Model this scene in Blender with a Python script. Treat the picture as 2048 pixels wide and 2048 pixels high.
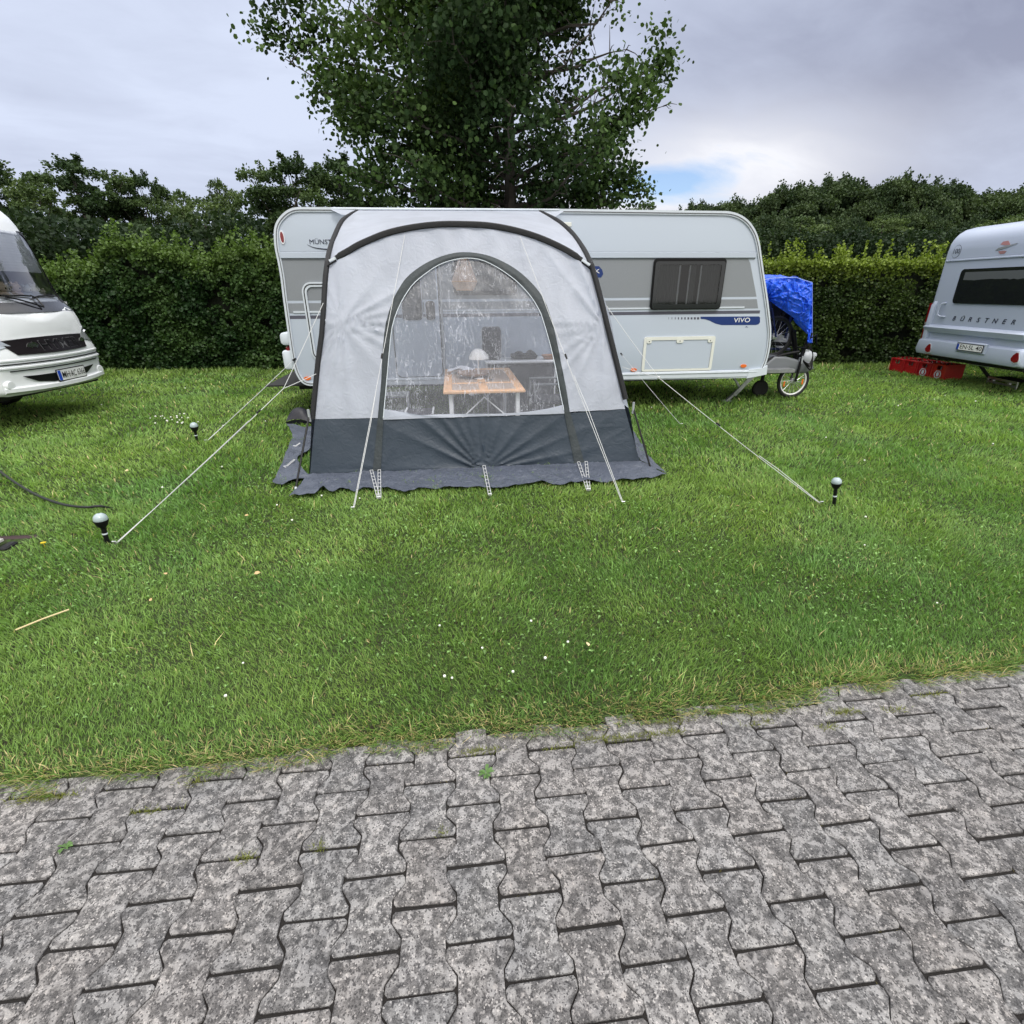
import bpy, math, random
import numpy as np
from mathutils import Matrix, Vector
for o in list(bpy.data.objects): bpy.data.objects.remove(o)
scene = bpy.context.scene; COL = scene.collection
rnd = random.Random(7); RNG = np.random.default_rng(7)
R = math.radians

# ------------------------------------------------------------------ camera
CAM_H = 1.63; PITCH = R(23.4); ROLL = R(-0.4); FPX = 1024.0
fwd = Vector((0, math.cos(PITCH), -math.sin(PITCH)))
upv = Vector((0, math.sin(PITCH), math.cos(PITCH))); rgt = Vector((1, 0, 0))
cx = rgt*math.cos(ROLL) + upv*math.sin(ROLL)
cy = -rgt*math.sin(ROLL) + upv*math.cos(ROLL)
cd = bpy.data.cameras.new('camera'); cam = bpy.data.objects.new('camera', cd); COL.objects.link(cam)
m = Matrix.Identity(4)
for i in range(3):
    m[i][0] = cx[i]; m[i][1] = cy[i]; m[i][2] = -fwd[i]
m[2][3] = CAM_H
cam.matrix_world = m
cd.sensor_width = 36; cd.lens = 18.0; cd.clip_start = 0.05; cd.clip_end = 2000
scene.camera = cam

# ------------------------------------------------------------------ light
SUN_EL, SUN_AZ = R(56), R(152)       # azimuth measured clockwise from +Y: behind the camera, a little right
sd = Vector((math.sin(SUN_AZ)*math.cos(SUN_EL), math.cos(SUN_AZ)*math.cos(SUN_EL), math.sin(SUN_EL)))
sl = bpy.data.lights.new('sun', 'SUN'); sl.energy = 1.5; sl.angle = R(14); sl.color = (1.0, 0.965, 0.92)
so = bpy.data.objects.new('sun', sl); COL.objects.link(so)
so.rotation_euler = (-sd).to_track_quat('-Z', 'Y').to_euler(); so.location = (0, 0, 30)

world = bpy.data.worlds.new('World'); scene.world = world; world.use_nodes = True
nt = world.node_tree; nt.nodes.clear()
def N(nt, t, **kw):
    n = nt.nodes.new(t)
    for k, v in kw.items():
        if k.startswith('i_'): n.inputs[k[2:]].default_value = v
        else: setattr(n, k, v)
    return n
def math_(nt, op, a, b=None, c=None, clamp=False):
    n = nt.nodes.new('ShaderNodeMath'); n.operation = op; n.use_clamp = clamp
    for i, v in enumerate((a, b, c)):
        if v is None: continue
        if isinstance(v, (int, float)): n.inputs[i].default_value = v
        else: nt.links.new(v, n.inputs[i])
    return n.outputs[0]
def mixc(nt, f, a, b):
    n = nt.nodes.new('ShaderNodeMix'); n.data_type = 'RGBA'
    for s, v in ((0, f), (6, a), (7, b)):
        if isinstance(v, (int, float)): n.inputs[s].default_value = v
        elif isinstance(v, tuple): n.inputs[s].default_value = (*v[:3], 1)
        else: nt.links.new(v, n.inputs[s])
    return n.outputs[2]
def ramp(nt, f, stops):
    n = nt.nodes.new('ShaderNodeValToRGB'); e = n.color_ramp.elements
    while len(e) < len(stops): e.new(0.5)
    for k, (p, c) in enumerate(stops):
        e[k].position = p; e[k].color = (*c, 1) if isinstance(c, tuple) else (c, c, c, 1)
    nt.links.new(f, n.inputs[0]); return n.outputs[0]
tc = N(nt, 'ShaderNodeTexCoord'); sep = N(nt, 'ShaderNodeSeparateXYZ'); nt.links.new(tc.outputs['Generated'], sep.inputs[0])
X, Yd, Z = sep.outputs
zz = math_(nt, 'ADD', math_(nt, 'MAXIMUM', Z, 0.0), 0.22)
cmb = N(nt, 'ShaderNodeCombineXYZ')
# cloud layer seen in perspective, stretched along one wind direction
px_ = math_(nt, 'DIVIDE', X, zz); py_ = math_(nt, 'DIVIDE', Yd, zz)
nt.links.new(math_(nt, 'ADD', math_(nt, 'MULTIPLY', px_, 0.55), math_(nt, 'MULTIPLY', py_, 0.45)), cmb.inputs[0])
nt.links.new(math_(nt, 'SUBTRACT', math_(nt, 'MULTIPLY', py_, 1.0), math_(nt, 'MULTIPLY', px_, 0.55)), cmb.inputs[1])
n1 = N(nt, 'ShaderNodeTexNoise', i_Scale=0.9, i_Detail=6.0, i_Roughness=0.5, i_Distortion=0.6); nt.links.new(cmb.outputs[0], n1.inputs['Vector'])
n2 = N(nt, 'ShaderNodeTexNoise', i_Scale=3.2, i_Detail=8.0, i_Roughness=0.58, i_Distortion=0.4); nt.links.new(cmb.outputs[0], n2.inputs['Vector'])
def gauss(nt, cxyz, w):
    # smooth weight around a sky direction
    dx = math_(nt, 'SUBTRACT', X, cxyz[0]); dy = math_(nt, 'SUBTRACT', Yd, cxyz[1]); dz = math_(nt, 'SUBTRACT', Z, cxyz[2])
    q = math_(nt, 'ADD', math_(nt, 'ADD', math_(nt, 'MULTIPLY', math_(nt, 'MULTIPLY', dx, dx), 1/w[0]**2), math_(nt, 'MULTIPLY', math_(nt, 'MULTIPLY', dy, dy), 1/w[1]**2)), math_(nt, 'MULTIPLY', math_(nt, 'MULTIPLY', dz, dz), 1/w[2]**2))
    return math_(nt, 'EXPONENT', math_(nt, 'MULTIPLY', q, -1.0))
def skydir(px, py):
    a = px-1024; b = py-1024
    v = fwd*FPX + cx*a - cy*b; return v.normalized()
LIGHT = (0.575, 0.635, 0.785); DARK = (0.27, 0.295, 0.40); BRIGHT = (0.76, 0.77, 0.82)
darkbias = gauss(nt, skydir(1760, 130), (0.40, 0.5, 0.20))
darkb2 = gauss(nt, skydir(1650, 300), (0.25, 0.3, 0.07))
f = math_(nt, 'ADD', math_(nt, 'MULTIPLY', math_(nt, 'SUBTRACT', n1.outputs[0], 0.5), 1.5), math_(nt, 'MULTIPLY', math_(nt, 'SUBTRACT', n2.outputs[0], 0.5), 0.75))
f = math_(nt, 'ADD', f, math_(nt, 'MULTIPLY', darkbias, 0.85))
f = math_(nt, 'ADD', f, math_(nt, 'MULTIPLY', darkb2, 0.15))
f = math_(nt, 'ADD', f, 0.12)
f = math_(nt, 'MULTIPLY', f, 1.0, clamp=True)
cloud = mixc(nt, f, LIGHT, DARK)
# bright cumulus rim and the blue gap beside the caravan roof
pd = skydir(1455, 340); bw = gauss(nt, pd, (0.20, 0.25, 0.065))
bw = math_(nt, 'MULTIPLY', bw, math_(nt, 'ADD', 0.55, math_(nt, 'MULTIPLY', n2.outputs[0], 1.0)), clamp=True)
pd3 = skydir(1290, 400); bw3 = gauss(nt, pd3, (0.2, 0.2, 0.035))
bw = math_(nt, 'MAXIMUM', bw, bw3)
cloud = mixc(nt, bw, cloud, BRIGHT)
gd = skydir(1325, 366); gp = gauss(nt, gd, (0.115, 0.3, 0.030))
gp = math_(nt, 'ADD', gp, math_(nt, 'MULTIPLY', math_(nt, 'SUBTRACT', n2.outputs[0], 0.5), 1.3))
gp = ramp(nt, gp, [(0.26, 0.0), (0.80, .92)])
gate = ramp(nt, gauss(nt, gd, (0.2, 0.4, 0.06)), [(0.1, 0.0), (0.4, 1.0)])
gp = math_(nt, 'MULTIPLY', gp, gate)
sky = N(nt, 'ShaderNodeTexSky', sky_type='NISHITA', sun_disc=False, sun_elevation=SUN_EL, sun_rotation=SUN_AZ)
# brightness of the cloud deck: overcast skies are brightest overhead and towards the veiled sun
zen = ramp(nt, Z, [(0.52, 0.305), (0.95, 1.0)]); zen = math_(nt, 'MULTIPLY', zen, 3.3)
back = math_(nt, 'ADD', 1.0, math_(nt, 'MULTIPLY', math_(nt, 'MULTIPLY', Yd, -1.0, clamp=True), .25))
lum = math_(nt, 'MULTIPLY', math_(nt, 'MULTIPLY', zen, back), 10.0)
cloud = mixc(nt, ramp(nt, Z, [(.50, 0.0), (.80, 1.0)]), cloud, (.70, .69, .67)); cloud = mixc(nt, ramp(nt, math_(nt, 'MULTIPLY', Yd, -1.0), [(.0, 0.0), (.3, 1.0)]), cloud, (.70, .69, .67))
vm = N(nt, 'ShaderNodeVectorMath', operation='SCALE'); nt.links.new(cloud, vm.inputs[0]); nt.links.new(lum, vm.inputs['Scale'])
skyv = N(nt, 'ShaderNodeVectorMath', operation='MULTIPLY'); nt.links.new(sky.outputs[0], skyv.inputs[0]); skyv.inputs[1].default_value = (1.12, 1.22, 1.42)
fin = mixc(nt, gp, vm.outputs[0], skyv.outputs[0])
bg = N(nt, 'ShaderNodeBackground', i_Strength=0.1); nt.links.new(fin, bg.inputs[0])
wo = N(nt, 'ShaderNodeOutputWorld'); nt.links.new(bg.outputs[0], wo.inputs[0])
scene.view_settings.view_transform = 'Standard'; scene.view_settings.look = 'None'
scene.view_settings.exposure = 0.30; scene.view_settings.gamma = 1.0; scene.view_settings.use_curve_mapping = False

# ------------------------------------------------------------------ measuring helpers (pixel of the photo -> point of the place)
YAW = R(6)
S = Matrix.Rotation(YAW, 4, 'Z'); W = Matrix.Identity(4)
def ray(px, py): return fwd*FPX + cx*(px-1024) - cy*(py-1024)
def G(px, py, h=0.0):
    d = ray(px, py); t = (h-CAM_H)/d.z; return Vector((0, 0, CAM_H)) + d*t
def Gs(px, py, h=0.0): return toS(G(px, py, h))
def toS(p): return S.inverted() @ Vector(p)
def PX(px, py, x0):
    d = ray(px, py); return Vector((0, 0, CAM_H)) + d*(x0/d.x)
def PY(px, py, y0):
    d = ray(px, py); return Vector((0, 0, CAM_H)) + d*(y0/d.y)
def F(px, py, v):
    n = Vector((-math.sin(YAW), math.cos(YAW), 0)); d = ray(px, py); t = v/(n.dot(d))
    return toS(Vector((0, 0, CAM_H)) + d*t)

# ------------------------------------------------------------------ materials
MATS = {}
def mat(name, col=(.8, .8, .8), rough=0.5, metal=0.0, bump=0.0, bscale=40.0, var=0.0, vscale=6.0, coat=0.0, spec=0.5, trans=0.0, emit=None, ior=1.45, attr=None, detail=4.0):
    if name in MATS: return MATS[name]
    m = bpy.data.materials.new(name); m.use_nodes = True; nt = m.node_tree
    b = nt.nodes['Principled BSDF']
    b.inputs['Base Color'].default_value = (*col, 1); b.inputs['Roughness'].default_value = rough
    b.inputs['Metallic'].default_value = metal; b.inputs['Specular IOR Level'].default_value = spec
    b.inputs['Coat Weight'].default_value = coat; b.inputs['IOR'].default_value = ior
    b.inputs['Transmission Weight'].default_value = trans
    if emit: b.inputs['Emission Color'].default_value = (*emit[0], 1); b.inputs['Emission Strength'].default_value = emit[1]
    tc = N(nt, 'ShaderNodeTexCoord')
    if var > 0:
        n = N(nt, 'ShaderNodeTexNoise', i_Scale=vscale, i_Detail=5.0, i_Roughness=0.6); nt.links.new(tc.outputs['Object'], n.inputs['Vector'])
        k = ramp(nt, n.outputs[0], [(0.3, 0.0), (0.7, 1.0)])
        lo = tuple(max(0, c*(1-var)) for c in col); hi = tuple(min(1, c*(1+var*0.6)) for c in col)
        nt.links.new(mixc(nt, k, lo, hi), b.inputs['Base Color'])
        r = math_(nt, 'ADD', math_(nt, 'MULTIPLY', k, 0.12), max(0.0, rough-0.06)); nt.links.new(r, b.inputs['Roughness'])
    if bump > 0:
        n = N(nt, 'ShaderNodeTexNoise', i_Scale=bscale, i_Detail=detail, i_Roughness=0.55); nt.links.new(tc.outputs['Object'], n.inputs['Vector'])
        bn = N(nt, 'ShaderNodeBump', i_Strength=bump, i_Distance=0.01); nt.links.new(n.outputs[0], bn.inputs['Height']); nt.links.new(bn.outputs[0], b.inputs['Normal'])
    MATS[name] = m; return m

def fabric(name, col, transl, rough=0.6, bump=0.35, sheen=0.0, spec=0.35):
    m = bpy.data.materials.new(name); m.use_nodes = True; nt = m.node_tree; nt.nodes.clear()
    out = N(nt, 'ShaderNodeOutputMaterial'); p = N(nt, 'ShaderNodeBsdfPrincipled'); p.inputs['Roughness'].default_value = rough; p.inputs['Specular IOR Level'].default_value = spec
    tc = N(nt, 'ShaderNodeTexCoord')
    a = N(nt, 'ShaderNodeTexNoise', i_Scale=2.2, i_Detail=5.0, i_Roughness=0.55, i_Distortion=1.2); nt.links.new(tc.outputs['Object'], a.inputs['Vector'])
    w = N(nt, 'ShaderNodeTexNoise', i_Scale=14.0, i_Detail=3.0, i_Roughness=0.5, i_Distortion=1.8); nt.links.new(tc.outputs['Object'], w.inputs['Vector'])
    k = ramp(nt, a.outputs[0], [(0.35, 0.0), (0.65, 1.0)])
    c = mixc(nt, k, tuple(x*0.90 for x in col), col); nt.links.new(c, p.inputs['Base Color'])
    h = math_(nt, 'ADD', math_(nt, 'MULTIPLY', a.outputs[0], 2.0), w.outputs[0])
    bn = N(nt, 'ShaderNodeBump', i_Strength=bump, i_Distance=0.02); nt.links.new(h, bn.inputs['Height']); nt.links.new(bn.outputs[0], p.inputs['Normal'])
    t = N(nt, 'ShaderNodeBsdfTranslucent'); nt.links.new(c, t.inputs[0])
    mx = N(nt, 'ShaderNodeMixShader'); mx.inputs[0].default_value = transl
    nt.links.new(p.outputs[0], mx.inputs[1]); nt.links.new(t.outputs[0], mx.inputs[2]); nt.links.new(mx.outputs[0], out.inputs[0])
    MATS[name] = m; return m

WHITE = mat('caravan_white', (.465, .52, .605), 0.32, bump=0.10, bscale=260, coat=.15)
WPLAIN = mat('white_plastic', (.60, .65, .71), 0.35, var=.05)
CREAM = mat('cream_plastic', (.70, .71, .66), 0.4)
MHWHITE = mat('motorhome_white', (.76, .785, .81), 0.30, coat=.15, var=.03, vscale=2)
PEARL = mat('pearl_white', (.43, .485, .61), 0.30, coat=.25)
GREYDECAL = mat('silver_decal', (.245, .262, .285), 0.5, metal=.05, bump=.12, bscale=500, var=.08, vscale=120)
DARKSTRIPE = mat('dark_stripe', (.09, .09, .12), 0.4)
NAVY = mat('navy_decal', (.012, .035, .16), 0.3)
BLACK = mat('black_plastic', (.008, .008, .009), 0.45, spec=.25)
SLEEVE = mat('black_sleeve', (.015, .0155, .018), 0.75, bump=.5, bscale=60, var=.3, vscale=30)
BAND = mat('charcoal_band', (.036, .045, .050), 0.62, bump=.5, bscale=40, var=.25, vscale=12)
RUBBER = mat('rubber', (.015, .015, .015), 0.7, bump=.2, bscale=100)
ALU = mat('aluminium', (.62, .63, .65), 0.35, metal=.9, var=.12, vscale=20)
GALV = mat('galvanised_steel', (.35, .36, .37), 0.5, metal=.7, var=.3, vscale=12)
CHROME = mat('chrome', (.8, .8, .82), 0.15, metal=1.0)
DARKGLASS = mat('tinted_glass', (.012, .014, .016), 0.08, spec=.6, coat=.3)
REDLENS = mat('red_lens', (.19, .006, .010), 0.12, coat=.6)
AMBER = mat('amber_lens', (.75, .16, .03), 0.2, coat=.5)
CRATE = mat('red_crate_plastic', (.42, .012, .018), 0.42, var=.15, vscale=9)
CRATE2 = mat('orange_red_crate_plastic', (.50, .03, .02), 0.42, var=.15, vscale=9)
WOOD = mat('light_wood', (.62, .36, .19), 0.5, var=.2, vscale=14)
BAMBOO = mat('bamboo_slats', (.40, .31, .25), 0.55, var=.3, vscale=40)
ROPE = mat('white_rope', (.58, .59, .60), 0.6, bump=.4, bscale=300)
STRAPW = mat('ladder_rubber', (.50, .51, .52), 0.6)
UNDER = mat('underbody', (.02, .02, .02), 0.8)
GREYP = mat('grey_plastic', (.20, .21, .22), 0.45)
LGREYP = mat('light_grey_plastic', (.34, .36, .38), 0.4)
DKCLOTH = mat('dark_cloth', (.03, .03, .04), 0.8, bump=.4, bscale=30)
FABW = fabric('awning_white_fabric', (.66, .70, .80), 0.48, 0.5, 0.30)
FABG = fabric('awning_grey_fabric', (.030, .044, .064), 0.03, 0.5, 0.22, spec=.45)
FLAPM = fabric('mud_flap_sheet', (.070, .082, .112), 0.0, 0.42, 0.9, spec=.5)
GROUNDSHEET = fabric('groundsheet_weave', (.12, .13, .16), 0.0, 0.7, 0.5)
TARP = fabric('blue_tarp', (.018, .12, .84), 0.10, 0.3, 0.9, spec=.6)
# ------------------------------------------------------------------ mesh builder
MW = {}     # world matrix of each root / part
def lab(o, label=None, cat=None, group=None, kind=None):
    if label: o['label'] = label
    if cat: o['category'] = cat
    if group: o['group'] = group
    if kind: o['kind'] = kind
    return o
def thing(name, label, cat, loc, M=W, group=None):
    """an Empty at the thing's base; loc is given in frame M"""
    o = bpy.data.objects.new(name, None); COL.objects.link(o); o.empty_display_size = 0.2
    mw = Matrix.Translation(M @ Vector(loc)) @ M.to_3x3().to_4x4()
    o.matrix_world = mw; MW[o.name] = mw.copy()
    return lab(o, label, cat, group)
class MB:
    def __init__(s): s.v = []; s.f = []; s.mi = []
    def add(s, vs, fs, k=0):
        b = len(s.v); s.v += [tuple(p) for p in vs]; s.f += [tuple(b+i for i in f) for f in fs]; s.mi += [k]*len(fs); return s
    def box(s, c, d, rot=None, k=0, bev=0.0):
        hx, hy, hz = d[0]/2, d[1]/2, d[2]/2
        if bev > 0:
            b = min(bev, hx*.9, hy*.9, hz*.9); vs = []; 
            for z, ins in ((-hz, b), (-hz+b, 0), (hz-b, 0), (hz, b)):
                X_, Y_ = hx-ins, hy-ins; c_ = b
                vs += [(-X_+c_, -Y_, z), (X_-c_, -Y_, z), (X_, -Y_+c_, z), (X_, Y_-c_, z), (X_-c_, Y_, z), (-X_+c_, Y_, z), (-X_, Y_-c_, z), (-X_, -Y_+c_, z)]
            fs = [tuple(range(7, -1, -1)), tuple(range(24, 32))]
            for r in range(3):
                for i in range(8): fs.append((r*8+i, r*8+(i+1) % 8, (r+1)*8+(i+1) % 8, (r+1)*8+i))
        else:
            vs = [(x, y, z) for z in (-hz, hz) for (x, y) in ((-hx, -hy), (hx, -hy), (hx, hy), (-hx, hy))]
            fs = [(3, 2, 1, 0), (4, 5, 6, 7), (0, 1, 5, 4), (1, 2, 6, 5), (2, 3, 7, 6), (3, 0, 4, 7)]
        q = rot if rot is not None else Matrix.Identity(3)
        return s.add([Vector(c) + q @ Vector(p) for p in vs], fs, k)
    def bar(s, a, b, w, h, k=0):
        """rectangular bar from a to b"""
        a = Vector(a); b = Vector(b); d = (b-a); L = d.length; x = d.normalized()
        y = Vector((0, 0, 1)).cross(x)
        if y.length < 1e-3: y = Vector((0, 1, 0))
        y.normalize(); z = x.cross(y)
        q = Matrix((x, y, z)).transposed()
        return s.box((a+b)/2, (L, w, h), q, k)
    def tube(s, pts, r, n=8, k=0, caps=True, flat=1.0, up=(0, 0, 1)):
        P_ = [Vector(p) for p in pts]; L = len(P_); rs = r if isinstance(r, (list, tuple)) else [r]*L
        base = len(s.v); prev = None
        for i, p in enumerate(P_):
            t = (P_[min(i+1, L-1)] - P_[max(i-1, 0)]).normalized()
            u = prev if prev is not None else Vector(up)
            if abs(u.dot(t)) > .98: u = Vector((1, 0, 0)) if abs(t.x) < .9 else Vector((0, 1, 0))
            u = (u - t*u.dot(t)).normalized(); prev = u; w = t.cross(u)
            for j in range(n):
                a = 2*math.pi*j/n; s.v.append(tuple(p + u*math.cos(a)*rs[i]*flat + w*math.sin(a)*rs[i]))
        for i in range(L-1):
            for j in range(n):
                s.f.append((base+i*n+j, base+i*n+(j+1) % n, base+(i+1)*n+(j+1) % n, base+(i+1)*n+j)); s.mi.append(k)
        if caps:
            s.f.append(tuple(base+j for j in range(n-1, -1, -1))); s.f.append(tuple(base+(L-1)*n+j for j in range(n))); s.mi += [k, k]
        return s
    def lathe(s, prof, c, n=20, axis=None, k=0):
        """prof: (r, h) pairs along axis"""
        ax = Vector(axis or (0, 0, 1)).normalized(); u = ax.orthogonal().normalized(); w = ax.cross(u); c = Vector(c)
        vs = []; fs = []
        for r, h in prof:
            for j in range(n):
                a = 2*math.pi*j/n; vs.append(c + ax*h + (u*math.cos(a)+w*math.sin(a))*max(r, 1e-5))
        for i in range(len(prof)-1):
            for j in range(n): fs.append((i*n+j, i*n+(j+1) % n, (i+1)*n+(j+1) % n, (i+1)*n+j))
        return s.add(vs, fs, k)
    def sphere(s, c, r, n=14, sc=(1, 1, 1), k=0, rot=None):
        vs = []; fs = []; m_ = n//2
        for i in range(m_+1):
            t = math.pi*i/m_
            for j in range(n):
                a = 2*math.pi*j/n; p = Vector((math.sin(t)*math.cos(a)*sc[0], math.sin(t)*math.sin(a)*sc[1], math.cos(t)*sc[2]))*r
                if rot is not None: p = rot @ p
                vs.append(Vector(c)+p)
        for i in range(m_):
            for j in range(n): fs.append((i*n+j, (i+1)*n+j, (i+1)*n+(j+1) % n, i*n+(j+1) % n))
        return s.add(vs, fs, k)
    def grid(s, fn, nu, nv, k=0, skip=None):
        vs = [fn(i/nu, j/nv) for j in range(nv+1) for i in range(nu+1)]; fs = []
        for j in range(nv):
            for i in range(nu):
                if skip and skip((i+.5)/nu, (j+.5)/nv): continue
                a = j*(nu+1)+i; fs.append((a, a+1, a+nu+2, a+nu+1))
        return s.add(vs, fs, k)
    def patch(s, poly, mapfn, th=0.004, d=0.002, rings=3, k=0, pin=None):
        """star-shaped plate: poly in (a, b), mapfn(a, b, out) -> point; closed edge skirt"""
        ca = sum(p[0] for p in poly)/len(poly); cb = sum(p[1] for p in poly)/len(poly); n = len(poly)
        vs = [mapfn(a, b, d) for a, b in poly]; fs = []
        for r in range(rings):
            q = 1 - r/rings
            vs += [mapfn(ca+(a-ca)*q, cb+(b-cb)*q, d+th) for a, b in poly]
        vs.append(mapfn(ca, cb, d+th))
        for r in range(rings):
            for i in range(n): fs.append((r*n+i, r*n+(i+1) % n, (r+1)*n+(i+1) % n, (r+1)*n+i))
        for i in range(n): fs.append((rings*n+i, rings*n+(i+1) % n, len(vs)-1))
        return s.add(vs, fs, k)
    def ring(s, outer, inner, mapfn, th=0.01, d=0.0, k=0):
        """frame between two polygons with the same number of points"""
        n = len(outer); vs = [mapfn(a, b, d) for a, b in outer]+[mapfn(a, b, d+th) for a, b in outer]+[mapfn(a, b, d+th) for a, b in inner]+[mapfn(a, b, d) for a, b in inner]
        fs = []
        for r in range(3):
            for i in range(n): fs.append((r*n+i, r*n+(i+1) % n, (r+1)*n+(i+1) % n, (r+1)*n+i))
        return s.add(vs, fs, k)
    def build(s, name, mats, parent=None, M=W, loc=None, sharp=35, smooth=True, fix=True):
        me = bpy.data.meshes.new(name)
        if parent is not None: mw = MW[parent.name]
        else:
            l = loc if loc is not None else (0, 0, 0)
            mw = Matrix.Translation(M @ Vector(l)) @ M.to_3x3().to_4x4()
        T = mw.inverted() @ M
        A = np.array(s.v, dtype=float); TT = np.array(T)
        A = A @ TT[:3, :3].T + TT[:3, 3]
        me.from_pydata(A.tolist(), [], s.f)
        for mm in (mats if isinstance(mats, (list, tuple)) else [mats]): me.materials.append(mm)
        me.polygons.foreach_set('material_index', s.mi)
        if fix:
            import bmesh
            bm = bmesh.new(); bm.from_mesh(me); bmesh.ops.recalc_face_normals(bm, faces=bm.faces); bm.to_mesh(me); bm.free()
        if smooth:
            me.polygons.foreach_set('use_smooth', [True]*len(me.polygons)); me.set_sharp_from_angle(angle=R(sharp))
        me.update()
        o = bpy.data.objects.new(name, me); COL.objects.link(o)
        if parent is not None: o.parent = parent; MW[o.name] = mw
        else: o.matrix_world = mw; MW[o.name] = mw
        return o
def rrect(a0, a1, b0, b1, r, n=5):
    pts = []
    for (x, y, t0) in ((a1-r, b1-r, 0), (a0+r, b1-r, 90), (a0+r, b0+r, 180), (a1-r, b0+r, 270)):
        for i in range(n+1):
            t = R(t0+90*i/n); pts.append((x+r*math.cos(t), y+r*math.sin(t)))
    return pts
def offset_poly(poly, d):
    """inset (d>0) a closed CCW polygon with mitred corners"""
    n = len(poly); out = []
    for i in range(n):
        p0 = Vector(poly[i-1]); p1 = Vector(poly[i]); p2 = Vector(poly[(i+1) % n])
        e1 = (p1-p0).normalized(); e2 = (p2-p1).normalized(); n1 = Vector((-e1.y, e1.x)); n2 = Vector((-e2.y, e2.x))
        b = n1+n2; b.normalize(); k = d/max(.35, b.dot(n1)); out.append(tuple(p1+b*k))
    return out
def shell(mb, outline, w0, w1, Rb, mapfn, seg=4, ts=6, bulge=None, k=0, skip=None):
    """2-D outline (CCW) extruded from w0 to w1 with edges rounded by Rb; mapfn(a, b, w)"""
    secs = []
    for i in range(seg+1):
        t = math.pi/2*i/seg; secs.append((w0+Rb*(1-math.sin(t)), Rb*(1-math.cos(t))))
    secs = secs[::-1]                     # start with largest inset
    secs = [(w0+Rb*(1-math.cos(math.pi/2*i/seg)), Rb*(1-math.sin(math.pi/2*i/seg))) for i in range(seg+1)]
    mid = [(w0+Rb+(w1-w0-2*Rb)*i/ts, 0) for i in range(1, ts)]
    end = [(w1-(w-w0), ins) for w, ins in secs[::-1]]
    allsec = secs+mid+end; n = len(outline); vs = []; fs = []
    for w, ins in allsec:
        pl = offset_poly(outline, ins) if ins > 1e-6 else outline
        for (a, b) in pl:
            if bulge: a, b = bulge(a, b, w)
            vs.append(mapfn(a, b, w))
    for i in range(len(allsec)-1):
        for j in range(n):
            j2 = (j+1) % n
            if skip and skip((outline[j][0]+outline[j2][0])/2, (outline[j][1]+outline[j2][1])/2, (allsec[i][0]+allsec[i+1][0])/2): continue
            fs.append((i*n+j, i*n+j2, (i+1)*n+j2, (i+1)*n+j))
    fs.append(tuple(range(n-1, -1, -1))); L = len(allsec)-1; fs.append(tuple(L*n+j for j in range(n)))
    mb.add(vs, fs, k)
def smoothpath(pts, n=6):
    """Catmull-Rom through points"""
    P_ = [Vector(p) for p in pts]; out = []
    for i in range(len(P_)-1):
        p0 = P_[max(i-1, 0)]; p1 = P_[i]; p2 = P_[i+1]; p3 = P_[min(i+2, len(P_)-1)]
        for j in range(n):
            t = j/n; out.append(0.5*((2*p1)+(p2-p0)*t+(2*p0-5*p1+4*p2-p3)*t*t+(3*p1-p0-3*p2+p3)*t**3))
    out.append(P_[-1]); return out
def text(name, s, size, mats, parent, M, origin, ex, ey, th=0.0015, align='CENTER', sx=1.0, shear=0.0, spacing=1.0, bold=0.0, mapfn=None):
    """lettering as real geometry; origin is its centre, ex / ey its writing directions in frame M"""
    cu = bpy.data.curves.new('t', 'FONT'); cu.body = s; cu.size = size; cu.align_x = align; cu.align_y = 'CENTER'; cu.extrude = th; cu.shear = shear; cu.space_character = spacing; cu.offset = bold
    cu.resolution_u = 3
    to = bpy.data.objects.new('t', cu); COL.objects.link(to); dg = bpy.context.evaluated_depsgraph_get(); dg.update()
    me = bpy.data.meshes.new_from_object(to.evaluated_get(dg)); bpy.data.objects.remove(to)
    ex = Vector(ex); ey = Vector(ey); ez = ex.cross(ey); mb = MB(); o3 = Vector(origin)
    vs = []
    for v in me.vertices:
        if mapfn: vs.append(mapfn(v.co.x, v.co.y, v.co.z))
        else: vs.append(o3+ex*v.co.x*sx+ey*v.co.y+ez*v.co.z)
    mb.add(vs, [tuple(p.vertices) for p in me.polygons]); bpy.data.meshes.remove(me)
    return mb.build(name, mats, parent, M, smooth=False, fix=False)

def hash2(ix, iy, seed):
    h = (ix.astype(np.int64)*374761393 + iy.astype(np.int64)*668265263 + seed*1442695) & 0xffffffff
    h = ((h ^ (h >> 13))*1274126177) & 0xffffffff
    return ((h ^ (h >> 16)) & 0xffff)/65535.0
def vnoise(x, y, seed=0):
    x = np.asarray(x, float); y = np.asarray(y, float)
    ix = np.floor(x); iy = np.floor(y); fx = x-ix; fy = y-iy; fx = fx*fx*(3-2*fx); fy = fy*fy*(3-2*fy)
    a = hash2(ix, iy, seed); b = hash2(ix+1, iy, seed); c = hash2(ix, iy+1, seed); d = hash2(ix+1, iy+1, seed)
    return (a*(1-fx)+b*fx)*(1-fy)+(c*(1-fx)+d*fx)*fy
def fbm(x, y, seed=0, o=3):
    s = 0; a = .5; t = 0
    for i in range(o): s = s+a*vnoise(np.asarray(x)*2**i, np.asarray(y)*2**i, seed+i*17); t += a; a *= .5
    return s/t
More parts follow.
